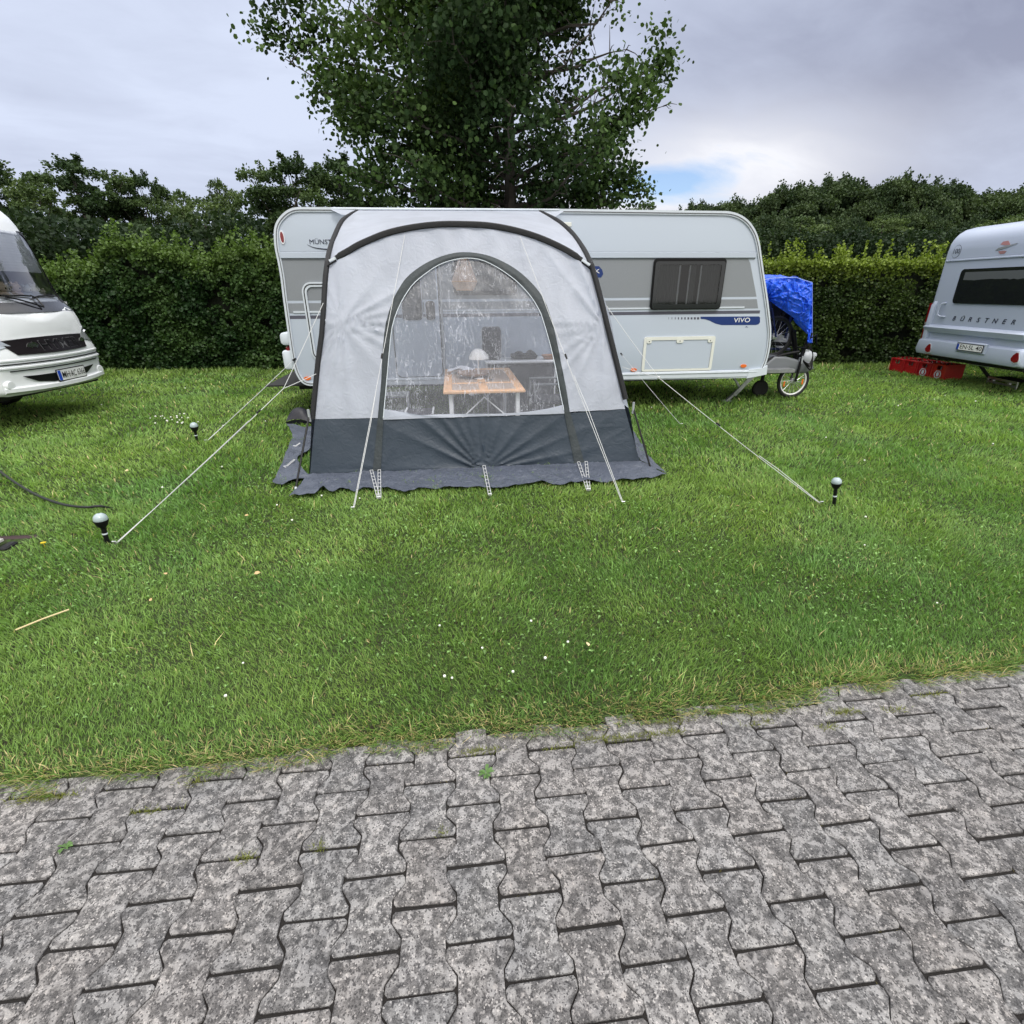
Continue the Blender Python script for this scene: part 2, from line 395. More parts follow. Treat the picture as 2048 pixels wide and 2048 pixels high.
def fast_mesh(name, V, quads=None, tris=None, cols=None, mats=None, smooth=False):
    """V (n,3); quads (m,4) and/or tris (k,3); cols per vertex (n,3)"""
    me = bpy.data.meshes.new(name); V = np.ascontiguousarray(V, dtype=np.float32)
    me.vertices.add(len(V)); me.vertices.foreach_set('co', V.ravel())
    idx = []; st = []; tot = []; o = 0
    for A, k in ((quads, 4), (tris, 3)):
        if A is None or len(A) == 0: continue
        A = np.asarray(A, dtype=np.int32); idx.append(A.ravel()); st.append(o+np.arange(len(A))*k); tot.append(np.full(len(A), k)); o += A.size
    idx = np.concatenate(idx); st = np.concatenate(st).astype(np.int32); tot = np.concatenate(tot).astype(np.int32)
    me.loops.add(len(idx)); me.loops.foreach_set('vertex_index', idx)
    me.polygons.add(len(st)); me.polygons.foreach_set('loop_start', st); me.polygons.foreach_set('loop_total', tot)
    if smooth: me.polygons.foreach_set('use_smooth', np.ones(len(st), dtype=bool))
    if cols is not None:
        ca = me.color_attributes.new('tint', 'FLOAT_COLOR', 'POINT')
        C = np.ones((len(V), 4), dtype=np.float32); C[:, :3] = cols; ca.data.foreach_set('color', C.ravel())
    for m_ in (mats or []): me.materials.append(m_)
    me.update(calc_edges=True); me.validate()
    return me
def link(name, me, parent=None, loc=None):
    o = bpy.data.objects.new(name, me); COL.objects.link(o)
    if parent is not None: o.parent = parent
    if loc is not None: o.location = loc
    return o
def leafmat(name, rough=0.5, transl=0.3, spec=0.35, gain=1.0):
    m = bpy.data.materials.new(name); m.use_nodes = True; nt = m.node_tree; nt.nodes.clear()
    out = N(nt, 'ShaderNodeOutputMaterial'); p = N(nt, 'ShaderNodeBsdfPrincipled'); p.inputs['Roughness'].default_value = rough; p.inputs['Specular IOR Level'].default_value = spec
    at = N(nt, 'ShaderNodeAttribute', attribute_name='tint')
    t = N(nt, 'ShaderNodeBsdfTranslucent')
    tcol = N(nt, 'ShaderNodeVectorMath', operation='MULTIPLY'); nt.links.new(at.outputs['Color'], tcol.inputs[0]); tcol.inputs[1].default_value = (1.25*gain, 1.35*gain, .7*gain)
    nt.links.new(at.outputs['Color'], p.inputs['Base Color']); nt.links.new(tcol.outputs[0], t.inputs[0])
    mx = N(nt, 'ShaderNodeMixShader'); mx.inputs[0].default_value = transl
    nt.links.new(p.outputs[0], mx.inputs[1]); nt.links.new(t.outputs[0], mx.inputs[2]); nt.links.new(mx.outputs[0], out.inputs[0])
    MATS[name] = m; return m
GRASSM = leafmat('grass_blades', 0.5, 0.38)
LEAFM = leafmat('tree_leaves', 0.6, 0.22, spec=.14)
HEDGEM = leafmat('hedge_leaves', 0.5, 0.25, spec=.25)
BARK = mat('bark', (.07, .06, .05), 0.9, bump=.8, bscale=25, var=.4, vscale=12)
# ------------------------------------------------------------------ ground and paving (frame S: u along the paving, v away from the camera)
def edge_v(u): return 1.560+0.034*u + 0.07*(fbm(u*3.1, u*0+3.3, 5, 4)-.5)*2 + 0.03*(vnoise(u*14, u*0, 9)-.5)
def terrain(u, v):
    e = np.clip((v-edge_v(u)+0.012)/0.035, 0, 1); e = e*e*(3-2*e)
    hole = np.clip(1-np.maximum(np.abs(u+3.36)/.34, np.abs(v-3.60)/.16), 0, 1)
    return -0.020 + e*(0.029+0.014*(fbm(u*1.6, v*1.6, 2, 3)-.5)+0.010*(fbm(u*9, v*9, 4, 2)-.5)) - np.minimum(hole*4, 1)*0.09*0
def s2w(u, v, z):
    c, s = math.cos(YAW), math.sin(YAW)
    return np.stack([u*c-v*s, u*s+v*c, z], -1)
gm = bpy.data.materials.new('soil_and_turf'); gm.use_nodes = True; nt = gm.node_tree; b = nt.nodes['Principled BSDF']; b.inputs['Roughness'].default_value = .95; b.inputs['Specular IOR Level'].default_value = .1
tc = N(nt, 'ShaderNodeTexCoord'); na = N(nt, 'ShaderNodeTexNoise', i_Scale=1.2, i_Detail=8.0, i_Roughness=.6); nt.links.new(tc.outputs['Object'], na.inputs['Vector'])
nb = N(nt, 'ShaderNodeTexNoise', i_Scale=40.0, i_Detail=4.0, i_Roughness=.7); nt.links.new(tc.outputs['Object'], nb.inputs['Vector'])
g1 = ramp(nt, na.outputs[0], [(.3, (.040, .080, .020)), (.7, (.060, .11, .028))]); g2 = ramp(nt, nb.outputs[0], [(.35, 0.0), (.7, 1.0)])
nt.links.new(mixc(nt, g2, (.030, .026, .018), g1), b.inputs['Base Color'])
bn = N(nt, 'ShaderNodeBump', i_Strength=.8, i_Distance=.02); nt.links.new(nb.outputs[0], bn.inputs['Height']); nt.links.new(bn.outputs[0], b.inputs['Normal'])
tu = np.sinh(np.linspace(-4.6, 4.6, 260))*6.0; tv = np.concatenate([np.linspace(-60, 1.2, 16), np.linspace(1.25, 2.2, 60), 2.2+np.sinh(np.linspace(0.02, 5.2, 130))*4.5])
U_, V_ = np.meshgrid(tu, tv); P3 = s2w(U_, V_, terrain(U_, V_)).reshape(-1, 3); nu, nv = len(tu), len(tv)
ii = (np.arange(nv-1)[:, None]*nu+np.arange(nu-1)[None, :]).ravel(); Q = np.stack([ii, ii+1, ii+nu+1, ii+nu], -1)
o = link('ground', fast_mesh('ground', P3, Q, mats=[gm], smooth=True)); lab(o, kind='structure')

# interlocking double-T concrete stones, each a bevelled solid
pm = bpy.data.materials.new('concrete_stone'); pm.use_nodes = True; nt = pm.node_tree; b = nt.nodes['Principled BSDF']; b.inputs['Roughness'].default_value = .85; b.inputs['Specular IOR Level'].default_value = .3
tc = N(nt, 'ShaderNodeTexCoord'); at = N(nt, 'ShaderNodeAttribute', attribute_name='tint')
def nz(scale, det=5.0, ro=.6, dist=0.0):
    n = N(nt, 'ShaderNodeTexNoise', i_Scale=scale, i_Detail=det, i_Roughness=ro, i_Distortion=dist); nt.links.new(tc.outputs['Object'], n.inputs['Vector']); return n.outputs[0]
big = nz(7, 6, .65, .5); mid = nz(38, 5, .6); lich = nz(30, 4, .55, .6); fine = nz(320, 3, .7)
vor = N(nt, 'ShaderNodeTexVoronoi', i_Scale=260.0); nt.links.new(tc.outputs['Object'], vor.inputs['Vector'])
vor2 = N(nt, 'ShaderNodeTexVoronoi', i_Scale=24.0, i_Randomness=1.0); nt.links.new(tc.outputs['Object'], vor2.inputs['Vector'])
base = ramp(nt, mid, [(.37, (.075, .074, .075)), (.52, (.145, .142, .142)), (.67, (.255, .25, .248))])
f1 = ramp(nt, fine, [(.32, .55), (.5, .97), (.7, 1.4)])
mm = N(nt, 'ShaderNodeMix', data_type='RGBA', blend_type='MULTIPLY'); mm.inputs[0].default_value = 1; nt.links.new(base, mm.inputs[6]); nt.links.new(f1, mm.inputs[7])
l1 = ramp(nt, lich, [(.50, 0.0), (.58, .80)]); c2 = mixc(nt, l1, mm.outputs[2], (.315, .310, .308))
spot = ramp(nt, math_(nt, 'ADD', vor2.outputs['Distance'], math_(nt, 'MULTIPLY', mid, .55)), [(.36, .8), (.47, 0.0)]); c2 = mixc(nt, spot, c2, (.37, .355, .345))
gran = N(nt, 'ShaderNodeSeparateColor'); nt.links.new(vor.outputs['Color'], gran.inputs[0])
gw = ramp(nt, gran.outputs[0], [(.92, 0.0), (.95, 1.0)]); gk = ramp(nt, gran.outputs[1], [(.80, 0.0), (.86, 1.0)])
c3 = mixc(nt, math_(nt, 'MULTIPLY', gw, .55), c2, (.52, .50, .49)); c3 = mixc(nt, math_(nt, 'MULTIPLY', gk, .8), c3, (.04, .04, .042))
bigr = ramp(nt, big, [(.3, (.74, .74, .76)), (.7, (1.25, 1.22, 1.2))])
m2 = N(nt, 'ShaderNodeMix', data_type='RGBA', blend_type='MULTIPLY'); m2.inputs[0].default_value = 1; nt.links.new(c3, m2.inputs[6]); nt.links.new(bigr, m2.inputs[7])
m3 = N(nt, 'ShaderNodeMix', data_type='RGBA', blend_type='MULTIPLY'); m3.inputs[0].default_value = 1; nt.links.new(m2.outputs[2], m3.inputs[6]); nt.links.new(at.outputs['Color'], m3.inputs[7])
nt.links.new(m3.outputs[2], b.inputs['Base Color'])
hh = math_(nt, 'ADD', math_(nt, 'MULTIPLY', fine, .8), math_(nt, 'ADD', math_(nt, 'MULTIPLY', mid, 1.2), math_(nt, 'MULTIPLY', vor.outputs['Distance'], -.5)))
bn = N(nt, 'ShaderNodeBump', i_Strength=.9, i_Distance=.004); nt.links.new(hh, bn.inputs['Height']); nt.links.new(bn.outputs[0], b.inputs['Normal'])
PV, PU = 0.203, 0.154; GAP = 0.0015
def stone_outline():
    A_, B_ = 0.0925-GAP, 0.0615-GAP; h = PV/2-.0046; c = 0.008
    r = [(A_-c, h), (A_, h-c), (A_, .072), (A_-.006, .064), (B_+.004, .037), (B_, .030)]
    r = r + [(B_, -.030), (B_+.004, -.037), (A_-.006, -.064), (A_, -.072), (A_, -h+c), (A_-c, -h)]
    l = [(-x, -y) for x, y in r]
    return [tuple(p) for p in r[::-1]] + [tuple(p) for p in l[::-1]]
so_ = stone_outline()
area = sum(so_[i-1][0]*so_[i][1]-so_[i][0]*so_[i-1][1] for i in range(len(so_)))
if area < 0: so_ = so_[::-1]
o0 = np.array(so_); o1 = np.array(offset_poly(so_, .0024)); n = len(o0)
temp = np.concatenate([np.c_[o0, np.full(n, -.045)], np.c_[o0, np.full(n, -.0026)], np.c_[o1, np.full(n, -.0006)], np.c_[o1*.93, np.zeros(n)], [[0, 0, 0]]])
tq = []
for r_ in range(3): tq += [(r_*n+i, r_*n+(i+1) % n, (r_+1)*n+(i+1) % n, (r_+1)*n+i) for i in range(n)]
tt = [(3*n+i, 3*n+(i+1) % n, 4*n) for i in range(n)]
Vs = []; Qs = []; Ts = []; Cs = []; bcount = 0
for ci in range(-46, 50):
    uc = -0.319+ci*PU
    for ri in range(-20, 8):
        vc = 0.826+PV/2+ri*PV+(PV/2 if ci % 2 else 0)
        if vc > 1.61+0.034*uc: continue
        a = rnd.gauss(0, .004); ca, sa = math.cos(a), math.sin(a); tx, ty = rnd.gauss(0, .0022), rnd.gauss(0, .0022)
        t = temp.copy(); x, y = t[:, 0].copy(), t[:, 1].copy()
        wob = 0.0012*np.sin(x*90+ci*3.1+ri)+0.001*np.sin(y*120+ri*2.3)
        t[:, 0] = x*ca-y*sa+wob; t[:, 1] = x*sa+y*ca+wob; t[:, 2] += x*tx+y*ty+rnd.gauss(0, .0007)
        t[:, 0] += uc+rnd.gauss(0, .0007); t[:, 1] += vc+rnd.gauss(0, .0007)
        Vs.append(s2w(t[:, 0], t[:, 1], t[:, 2])); Qs.append(np.array(tq)+bcount); Ts.append(np.array(tt)+bcount); bcount += len(t)
        k = rnd.uniform(.92, 1.08); w_ = rnd.uniform(-.02, .035); Cs.append(np.tile([k*(1+w_*.6), k, k*(1-w_*.4)], (len(t), 1)))
o = link('paving', fast_mesh('paving', np.concatenate(Vs), np.concatenate(Qs), np.concatenate(Ts), np.concatenate(Cs), [pm])); lab(o, kind='structure')
o.data.set_sharp_from_angle(angle=R(50))
sandm = mat('joint_soil', (.014, .012, .011), .95, bump=.8, bscale=200)
mb = MB(); mb.grid(lambda a, b: (-8+16*a, -4+5.66*b, -.0075), 2, 2); o = mb.build('paving_bed', sandm, None, S, smooth=False, fix=False); lab(o, kind='structure')

# ------------------------------------------------------------------ grass
def blades(u, v, z, h, w, lean, ang, tint, curl=.5):
    """5-point tapered curved blades, vectorised, frame S"""
    n = len(u); ca, sa = np.cos(ang), np.sin(ang)
    fa = ang+RNG.uniform(-1.3, 1.3, n)+math.pi/2
    wx, wy = np.cos(fa)*w*.5, np.sin(fa)*w*.5
    def pt(t, k):
        out = lean*h*(t**1.6); return u+ca*out+k*wx, v+sa*out+k*wy, z+h*t*np.sqrt(np.clip(1-(lean*t*.55)**2, .15, 1))
    rows = [pt(0, -1), pt(0, 1), pt(.5, -.85), pt(.5, .85), pt(1.0, 0)]
    V = np.stack([s2w(a, b, c) for a, b, c in rows], 1).reshape(-1, 3)
    b0 = np.arange(n)[:, None]*5; q = b0+np.array([[0, 1, 3, 2]]); t = b0+np.array([[2, 3, 4]])
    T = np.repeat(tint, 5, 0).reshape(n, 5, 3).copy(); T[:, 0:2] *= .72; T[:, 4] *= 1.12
    return V, q, t, T.reshape(-1, 3)
def gtint(u, v):
    n = len(u); a = fbm(u*.45+3, v*.9, 21, 4); b_ = fbm(u*2.2, v*2.2, 31, 3); r = RNG.uniform(0, 1, n)
    g = np.array([.112, .238, .055]); y = np.array([.205, .315, .080]); d = np.array([.075, .180, .048]); s = np.array([.46, .43, .22])
    k = np.clip((a-.5)*1.3+(b_-.5)*1.2+.5+(v-3.5)*.04+RNG.normal(0, .18, n), 0, 1)[:, None]
    c = d*(1-k)+y*k; c = c*.55+g*.45
    dry = np.clip(1-(v-edge_v(u))/.20, 0, 1)*.30+.018
    m_ = (r < dry)[:, None]; c = np.where(m_, s*RNG.uniform(.6, 1.1, (n, 1)), c)
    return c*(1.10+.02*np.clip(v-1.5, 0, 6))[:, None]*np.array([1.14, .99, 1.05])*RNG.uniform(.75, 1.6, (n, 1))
AW_U0, AW_U1, AW_V0 = -1.42, 1.80, 4.74
def outside(u, v):
    k = ~((u > AW_U0-.02) & (u < AW_U1+.02) & (v > AW_V0) & (v < 7.35))
    k &= ~((u > -3.85) & (u < -3.10) & (np.abs(v-3.585) < .145))
    return k
bands = [  # v0, v1, half-width, density, blade height, blade width
    (1.50, 2.1, 4.6, 21000, .026, .0028), (2.1, 3.0, 5.6, 13000, .028, .0036), (3.0, 4.4, 7.6, 6600, .032, .0052),
    (4.4, 6.6, 10.2, 2500, .040, .0085), (6.6, 9.4, 13.5, 1250, .042, .0125), (9.4, 13.5, 16.0, 600, .045, .018)]
AV, AQ, AT, AC = [], [], [], []; off = 0
for v0, v1, hw, den, bh, bw_ in bands:
    n = int((v1-v0)*2*hw*den); u = RNG.uniform(-hw, hw, n); v = RNG.uniform(v0, v1, n)
    # tufty distribution
    keep = (v > edge_v(u)-.012) & outside(u, v) & (RNG.uniform(0, 1, n) < .72+.6*(fbm(u*7, v*7, 51, 2)-.2)); u = u[keep]; v = v[keep]; n = len(u)
    hmul = .62+.85*fbm(u*1.3, v*1.3, 61, 3)+.35*(fbm(u*5, v*5, 66, 2)-.5)
    h = bh*hmul*RNG.uniform(.6, 1.4, n); w = bw_*RNG.uniform(.75, 1.6, n)
    flow = fbm(u*1.1, v*1.1, 71, 2)*9; ang = flow+RNG.normal(0, 1.3, n); lean = np.clip(RNG.normal(.62, .3, n), .05, 1.25)
    ed = np.clip(1-(v-edge_v(u))/.12, 0, 1); ang = np.where(RNG.uniform(0, 1, n) < ed*.75, -math.pi/2+RNG.normal(0, .7, n), ang); lean = lean+ed*.35; h = h*(1+ed*.45)
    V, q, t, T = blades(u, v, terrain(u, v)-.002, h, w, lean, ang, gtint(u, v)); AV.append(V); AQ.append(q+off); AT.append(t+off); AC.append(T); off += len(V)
# long stray blades over the stones' edge and scattered tall tufts
n = 19000; u = RNG.uniform(-4.6, 4.6, n); v = edge_v(u)+RNG.uniform(-.045, .06, n)
k = vnoise(u*9, v*5, 83) > .34; u, v = u[k], v[k]; n = len(u)
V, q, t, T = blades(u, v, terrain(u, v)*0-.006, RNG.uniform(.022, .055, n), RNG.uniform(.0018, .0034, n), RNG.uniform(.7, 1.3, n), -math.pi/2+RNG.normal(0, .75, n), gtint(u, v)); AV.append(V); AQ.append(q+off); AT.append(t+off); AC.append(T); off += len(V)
n = 9000; cu_ = RNG.uniform(-5, 5, 420); cv_ = RNG.uniform(1.7, 6.5, 420); ci_ = RNG.integers(0, 420, n); u = cu_[ci_]+RNG.normal(0, .035, n); v = cv_[ci_]+RNG.normal(0, .035, n); kk = outside(u, v) & (v > edge_v(u)); u, v = u[kk], v[kk]; n = len(u)
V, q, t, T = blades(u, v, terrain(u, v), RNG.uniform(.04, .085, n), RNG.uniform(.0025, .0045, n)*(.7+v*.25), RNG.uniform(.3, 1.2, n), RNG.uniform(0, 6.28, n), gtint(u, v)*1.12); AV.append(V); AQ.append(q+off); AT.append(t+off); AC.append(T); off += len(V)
# taller growth at the foot of the hedge
n = 9000; x = RNG.uniform(-13, 14, n); y = 11.6+RNG.uniform(-.1, .5, n); u = x*math.cos(YAW)+y*math.sin(YAW); v = -x*math.sin(YAW)+y*math.cos(YAW)
V, q, t, T = blades(u, v, terrain(u, v), RNG.uniform(.05, .13, n), RNG.uniform(.012, .03, n), RNG.uniform(.2, 1.0, n), RNG.uniform(0, 6.28, n), gtint(u, v)*.8); AV.append(V); AQ.append(q+off); AT.append(t+off); AC.append(T); off += len(V)
o = link('lawn_grass', fast_mesh('lawn_grass', np.concatenate(AV), np.concatenate(AQ), np.concatenate(AT), np.concatenate(AC), [GRASSM]))
lab(o, 'short green lawn grass between the paving and the hedges', 'grass', kind='stuff')

# broad-leaved clover and dandelion rosettes among the blades
def leaflets(cu, cv, cz, ang, L, wd, rise, tint):
    n = len(cu); ca, sa = np.cos(ang), np.sin(ang)
    def pt(t, k, zz): return cu+ca*L*t-sa*k*wd, cv+sa*L*t+ca*k*wd, cz+rise*L*np.sin(t*2.2)+zz
    rows = [pt(0.05, 0, 0), pt(.45, -.5, .002), pt(.5, 0, -.001), pt(.45, .5, .002), pt(.8, -.42, .001), pt(.85, .42, .001), pt(1.0, 0, -.002)]
    V = np.stack([s2w(a, b, c) for a, b, c in rows], 1).reshape(-1, 3); b0 = np.arange(n)[:, None]*7
    q = np.concatenate([b0+np.array([[1, 2, 6, 4]]), b0+np.array([[2, 3, 5, 6]])]); t = np.concatenate([b0+np.array([[0, 2, 1]]), b0+np.array([[0, 3, 2]])])
    return V, q, t, np.repeat(tint, 7, 0)
n = 1500; pc = 60; pu = RNG.uniform(-3.5, 4, pc); pvv = RNG.uniform(1.7, 5, pc); ci_ = RNG.integers(0, pc, n); u = pu[ci_]+RNG.normal(0, .16, n); v = pvv[ci_]+RNG.normal(0, .16, n)
u = np.concatenate([u, RNG.uniform(-4, 4, 1500)]); v = np.concatenate([v, RNG.uniform(1.62, 4, 1500)]); kk = (v > edge_v(u)+.02) & outside(u, v); u, v = u[kk], v[kk]; n = len(u)
sz = RNG.uniform(.010, .024, n)*(.7+.12*v)
V, q, t, T = leaflets(u, v, terrain(u, v)+RNG.uniform(.008, .026, n), RNG.uniform(0, 6.28, n), sz, sz*.6, RNG.uniform(-.1, .9, n), np.array([.20, .34, .11])*RNG.uniform(.6, 1.6, (n, 1)))
o = link('clover_leaves', fast_mesh('clover_leaves', V, q, t, T, [GRASSM])); lab(o, 'broad clover and dandelion leaves scattered through the lawn', 'ground cover', kind='stuff')
# white clover flower heads
mb = MB(); WFL = mat('flower_white', (.80, .80, .74), .7); YEL = mat('flower_yellow', (.75, .55, .02), .6)
fl = [(rnd.uniform(-3, 3.5), rnd.uniform(1.75, 4.5)) for _ in range(8)]
fl += [tuple(Gs(rnd.gauss(345, 28), rnd.gauss(843, 6)))[:2] for _ in range(22)] + [tuple(Gs(x, y))[:2] for x, y in ((890, 1365), (905, 1371), (1026, 1358), (1135, 1300), (1062, 1256), (490, 1340), (456, 1408), (880, 1263), (1090, 1330), (965, 1310))]
fl += [(rnd.uniform(-7, 10), rnd.uniform(4, 10)) for _ in range(34)]
for u_, v_ in fl:
    if not outside(np.array([u_]), np.array([v_]))[0]: continue
    r_ = rnd.uniform(.0045, .0075)*(.8+.14*v_); z_ = float(terrain(np.array([u_]), np.array([v_]))[0])+rnd.uniform(.028, .04); mb.sphere((u_, v_, z_), r_, 7, (1, 1, .8))
o = mb.build('clover_flowers', WFL, None, S); lab(o, 'tiny white clover flowers dotted over the lawn', 'flowers', kind='stuff')
# grass and moss growing in the paving joints
AV, AQ, AT, AC = [], [], [], []; off = 0
spots = [(960, 1503, .045, 260), (100, 1595, .05, 200), (60, 1600, .04, 150), (1240, 1478, .05, 220), (1300, 1470, .03, 120), (1180, 1480, .05, 200), (1450, 1420, .035, 220), (1340, 1445, .045, 240), (1540, 1425, .05, 200), (1690, 1425, .04, 220), (1660, 1455, .03, 90), (1790, 1420, .03, 80), (1345, 1465, .03, 160), (390, 1565, .03, 80), (300, 1622, .04, 90), (490, 1715, .02, 70), (885, 1665, .012, 40), (637, 1695, .014, 50), (1118, 1496, .04, 70), (1520, 1448, .05, 130), (300, 1500, .05, 120), (690, 1490, .06, 120), (1860, 1390, .04, 100)]
for x_, y_, sp, n in spots:
    p = Gs(x_, y_); u = p.x+RNG.normal(0, sp, n); v = p.y+RNG.normal(0, .007, n)
    V, q, t, T = blades(u, v, np.full(n, -.008), RNG.uniform(.010, .028, n), RNG.uniform(.0018, .0032, n), RNG.uniform(.5, 1.2, n), RNG.uniform(0, 6.28, n), np.array([.20, .22, .05])*RNG.uniform(.5, 1.4, (n, 1))); AV.append(V); AQ.append(q+off); AT.append(t+off); AC.append(T); off += len(V)
n = 2600; u = RNG.uniform(-3, 3.5, n); r_ = np.round((RNG.uniform(.3, 1.5, n)-.826)/(PV/2)); v = .826+r_*PV/2+RNG.normal(0, .002, n); kk = vnoise(u*8, v*11, 91) > .80; u, v = u[kk], v[kk]; n = len(u)
V, q, t, T = blades(u, v, np.full(n, -.010), RNG.uniform(.006, .014, n), RNG.uniform(.0018, .003, n), RNG.uniform(.5, 1.2, n), RNG.uniform(0, 6.28, n), np.array([.20, .17, .06])*RNG.uniform(.5, 1.4, (n, 1))); AV.append(V); AQ.append(q+off); AT.append(t+off); AC.append(T); off += len(V)
o = link('joint_moss', fast_mesh('joint_moss', np.concatenate(AV), np.concatenate(AQ), np.concatenate(AT), np.concatenate(AC), [GRASSM])); lab(o, 'yellowish moss and grass tufts growing in the paving joints', 'moss', kind='stuff')
# one leafy weed on the stones
def weed(px, py, label, n=9, L=.03):
    p = Gs(px, py); t0 = thing('weed', label, 'weed', (p.x, p.y, 0), S)
    a = np.linspace(0, 6.28, n, endpoint=False)+RNG.normal(0, .2, n); z = np.zeros(n)
    V, q, t, T = leaflets(z+p.x, z+p.y, z+.003, a, RNG.uniform(.7, 1.2, n)*L, RNG.uniform(.3, .45, n)*L, RNG.uniform(.1, .5, n), np.array([.12, .22, .07])*RNG.uniform(.7, 1.3, (n, 1)))
    Vw = V-np.array(MW[t0.name].translation); Rr = np.array(MW[t0.name].to_3x3()); o = link('leaves', fast_mesh('leaves', Vw @ Rr, q, t, T, [GRASSM]), t0)
    m_ = MB(); m_.tube([(p.x, p.y, -.01), (p.x+.001, p.y, .006)], .002, 6); m_.build('stem', GRASSM if False else mat('weed_stem', (.1, .14, .05), .6), t0, S)
weed(972, 1549, 'small leafy green weed in a paving joint near the lawn edge'); weed(132, 1696, 'small flat weed on the paving stones at the far left', 8, .022)
# ------------------------------------------------------------------ the caravan (frame S; near side in the plane v = CV)
CV = 7.31; CW = 2.15
def cmap(a, b, w): return (a, w, b)                     # outline (u, z) extruded along v
def side(a, b, d): return Vector((a, CV-d, b))          # plates on the near side
def FU(px, py): p = F(px, py, CV); return (p.x, p.z)
outpx = [(627, 771), (608, 767), (595, 751), (587, 728), (581, 696), (574, 646), (567, 596), (562, 555), (556, 521), (551, 498), (549, 475), (550, 455), (557, 439), (570, 425), (585, 417), (603, 415),
         (1160, 419), (1450, 423), (1477, 429), (1497, 443), (1511, 464), (1518, 487), (1522, 514), (1527, 549), (1534, 596), (1539, 637), (1541, 665), (1538, 699), (1529, 731), (1515, 751), (1490, 755)]
co = [FU(*p) for p in outpx][::-1]      # make CCW
if sum(co[i-1][0]*co[i][1]-co[i][0]*co[i-1][1] for i in range(len(co))) < 0: co = co[::-1]
def smooth2(poly, n=3):
    out = []; L = len(poly)
    for i in range(L):
        p0, p1, p2, p3 = (Vector(poly[(i+k-1) % L]) for k in range(4))
        if (p2-p1).length > .8: out.append(tuple(p1)); continue
        for j in range(n):
            t = j/n; m1_ = (p2-p0)*.5; m2_ = (p3-p1)*.5; L_ = (p2-p1).length; m1_ = m1_ if m1_.length < L_*1.4 else m1_.normalized()*L_; m2_ = m2_ if m2_.length < L_*1.4 else m2_.normalized()*L_; out.append(tuple(p1*(2*t**3-3*t*t+1)+m1_*(t**3-2*t*t+t)+p2*(3*t*t-2*t**3)+m2_*(t**3-t*t)))
    return out
co = smooth2(co, 4)
cara = thing('caravan', 'long white caravan with grey side bands and a blue stripe, behind the awning', 'caravan', (0.8, CV, 0), S)
mb = MB(); shell(mb, co, CV, CV+CW, .025, cmap, seg=3, ts=3); mb.build('body', WHITE, cara, S, sharp=30)
# edge trim following the outline, with its dark rubber insert
oi = offset_poly(co, .045); oo = offset_poly(co, -.004)
mb = MB(); mb.ring(oo, oi, side, .014, 0.0); mb.build('edge_trim', WPLAIN, cara, S)
o1_ = offset_poly(co, .022); o2_ = offset_poly(co, .030)
top = [i for i, p in enumerate(co) if p[1] > 1.9]
mb = MB(); mb.ring(o1_, o2_, side, .0165, 0.003); mb.build('rubber_seal', mat('seal_grey', (.10, .10, .11), .6), cara, S)
# skirt rail along the foot of the wall
pL = FU(640, 757); pR = FU(1513, 742)
mb = MB(); mb.box(((pL[0]+pR[0])/2, CV-.012, .49), (pR[0]-pL[0], .024, .10), bev=.008); mb.box(((pL[0]+pR[0])/2, CV-.028, .515), (pR[0]-pL[0], .012, .018), bev=.004); mb.build('skirt_rail', WPLAIN, cara, S)
e = FU(1508, 748); mb = MB(); mb.patch([(e[0]-.12, .42), (e[0]+.18, .47), (e[0]+.17, .60), (e[0]+.10, .56), (e[0]-.10, .545)], side, .03, .0); mb.build('skirt_corner', WPLAIN, cara, S)
# upper white rail
zT = 2.045; a0, a1 = FU(560, 511)[0], FU(1512, 511)[0]
mb = MB(); mb.box(((a0+a1)/2, CV-.010, zT), (a1-a0, .020, .075), bev=.008); mb.build('upper_rail', WHITE, cara, S)
# grey bands
def zat(py, px=1480): return FU(px, py)[1]
zb1, zb0 = 2.003, zat(593.5); zc1, zc0 = zat(598.5), zat(617)
def xl(z): # left slanted end
    p = [FU(558, 517), FU(573, 625)]; t = (z-p[0][1])/(p[1][1]-p[0][1]); return p[0][0]+(p[1][0]-p[0][0])*t
def xr(z):
    p = [FU(1503, 517), FU(1516, 616)]; t = (z-p[0][1])/(p[1][1]-p[0][1]); return p[0][0]+(p[1][0]-p[0][0])*t
mb = MB()
mb.patch([(xl(zb0), zb0), (xr(zb0), zb0), (xr(zb1)-.01, zb1-.05), (xr(zb1)-.05, zb1), (xl(zb1), zb1)], side, .0015, 0, rings=1)
mb.patch([(xl(zc0), zc0), (xr(zc0), zc0), (xr(zc1), zc1), (xl(zc1), zc1)], side, .0015, 0, rings=1)
mb.build('grey_band', GREYDECAL, cara, S, smooth=False)
zd = (zat(621.5, 1500)+zat(626.5, 1500))/2
mb = MB(); mb.patch([(xl(zd)+.02, zd-.02), (xr(zd)+.02, zd-.02), (xr(zd)+.02, zd+.02), (xl(zd)+.02, zd+.02)], side, .002, 0, rings=1); mb.build('dark_stripe', DARKSTRIPE, cara, S, smooth=False)
mb = MB(); zl = zat(599, 1480); mb.box(((a0+a1)/2, CV-.006, zd+.062), (a1-a0-.1, .008, .02)); mb.build('white_rail', WPLAIN, cara, S)
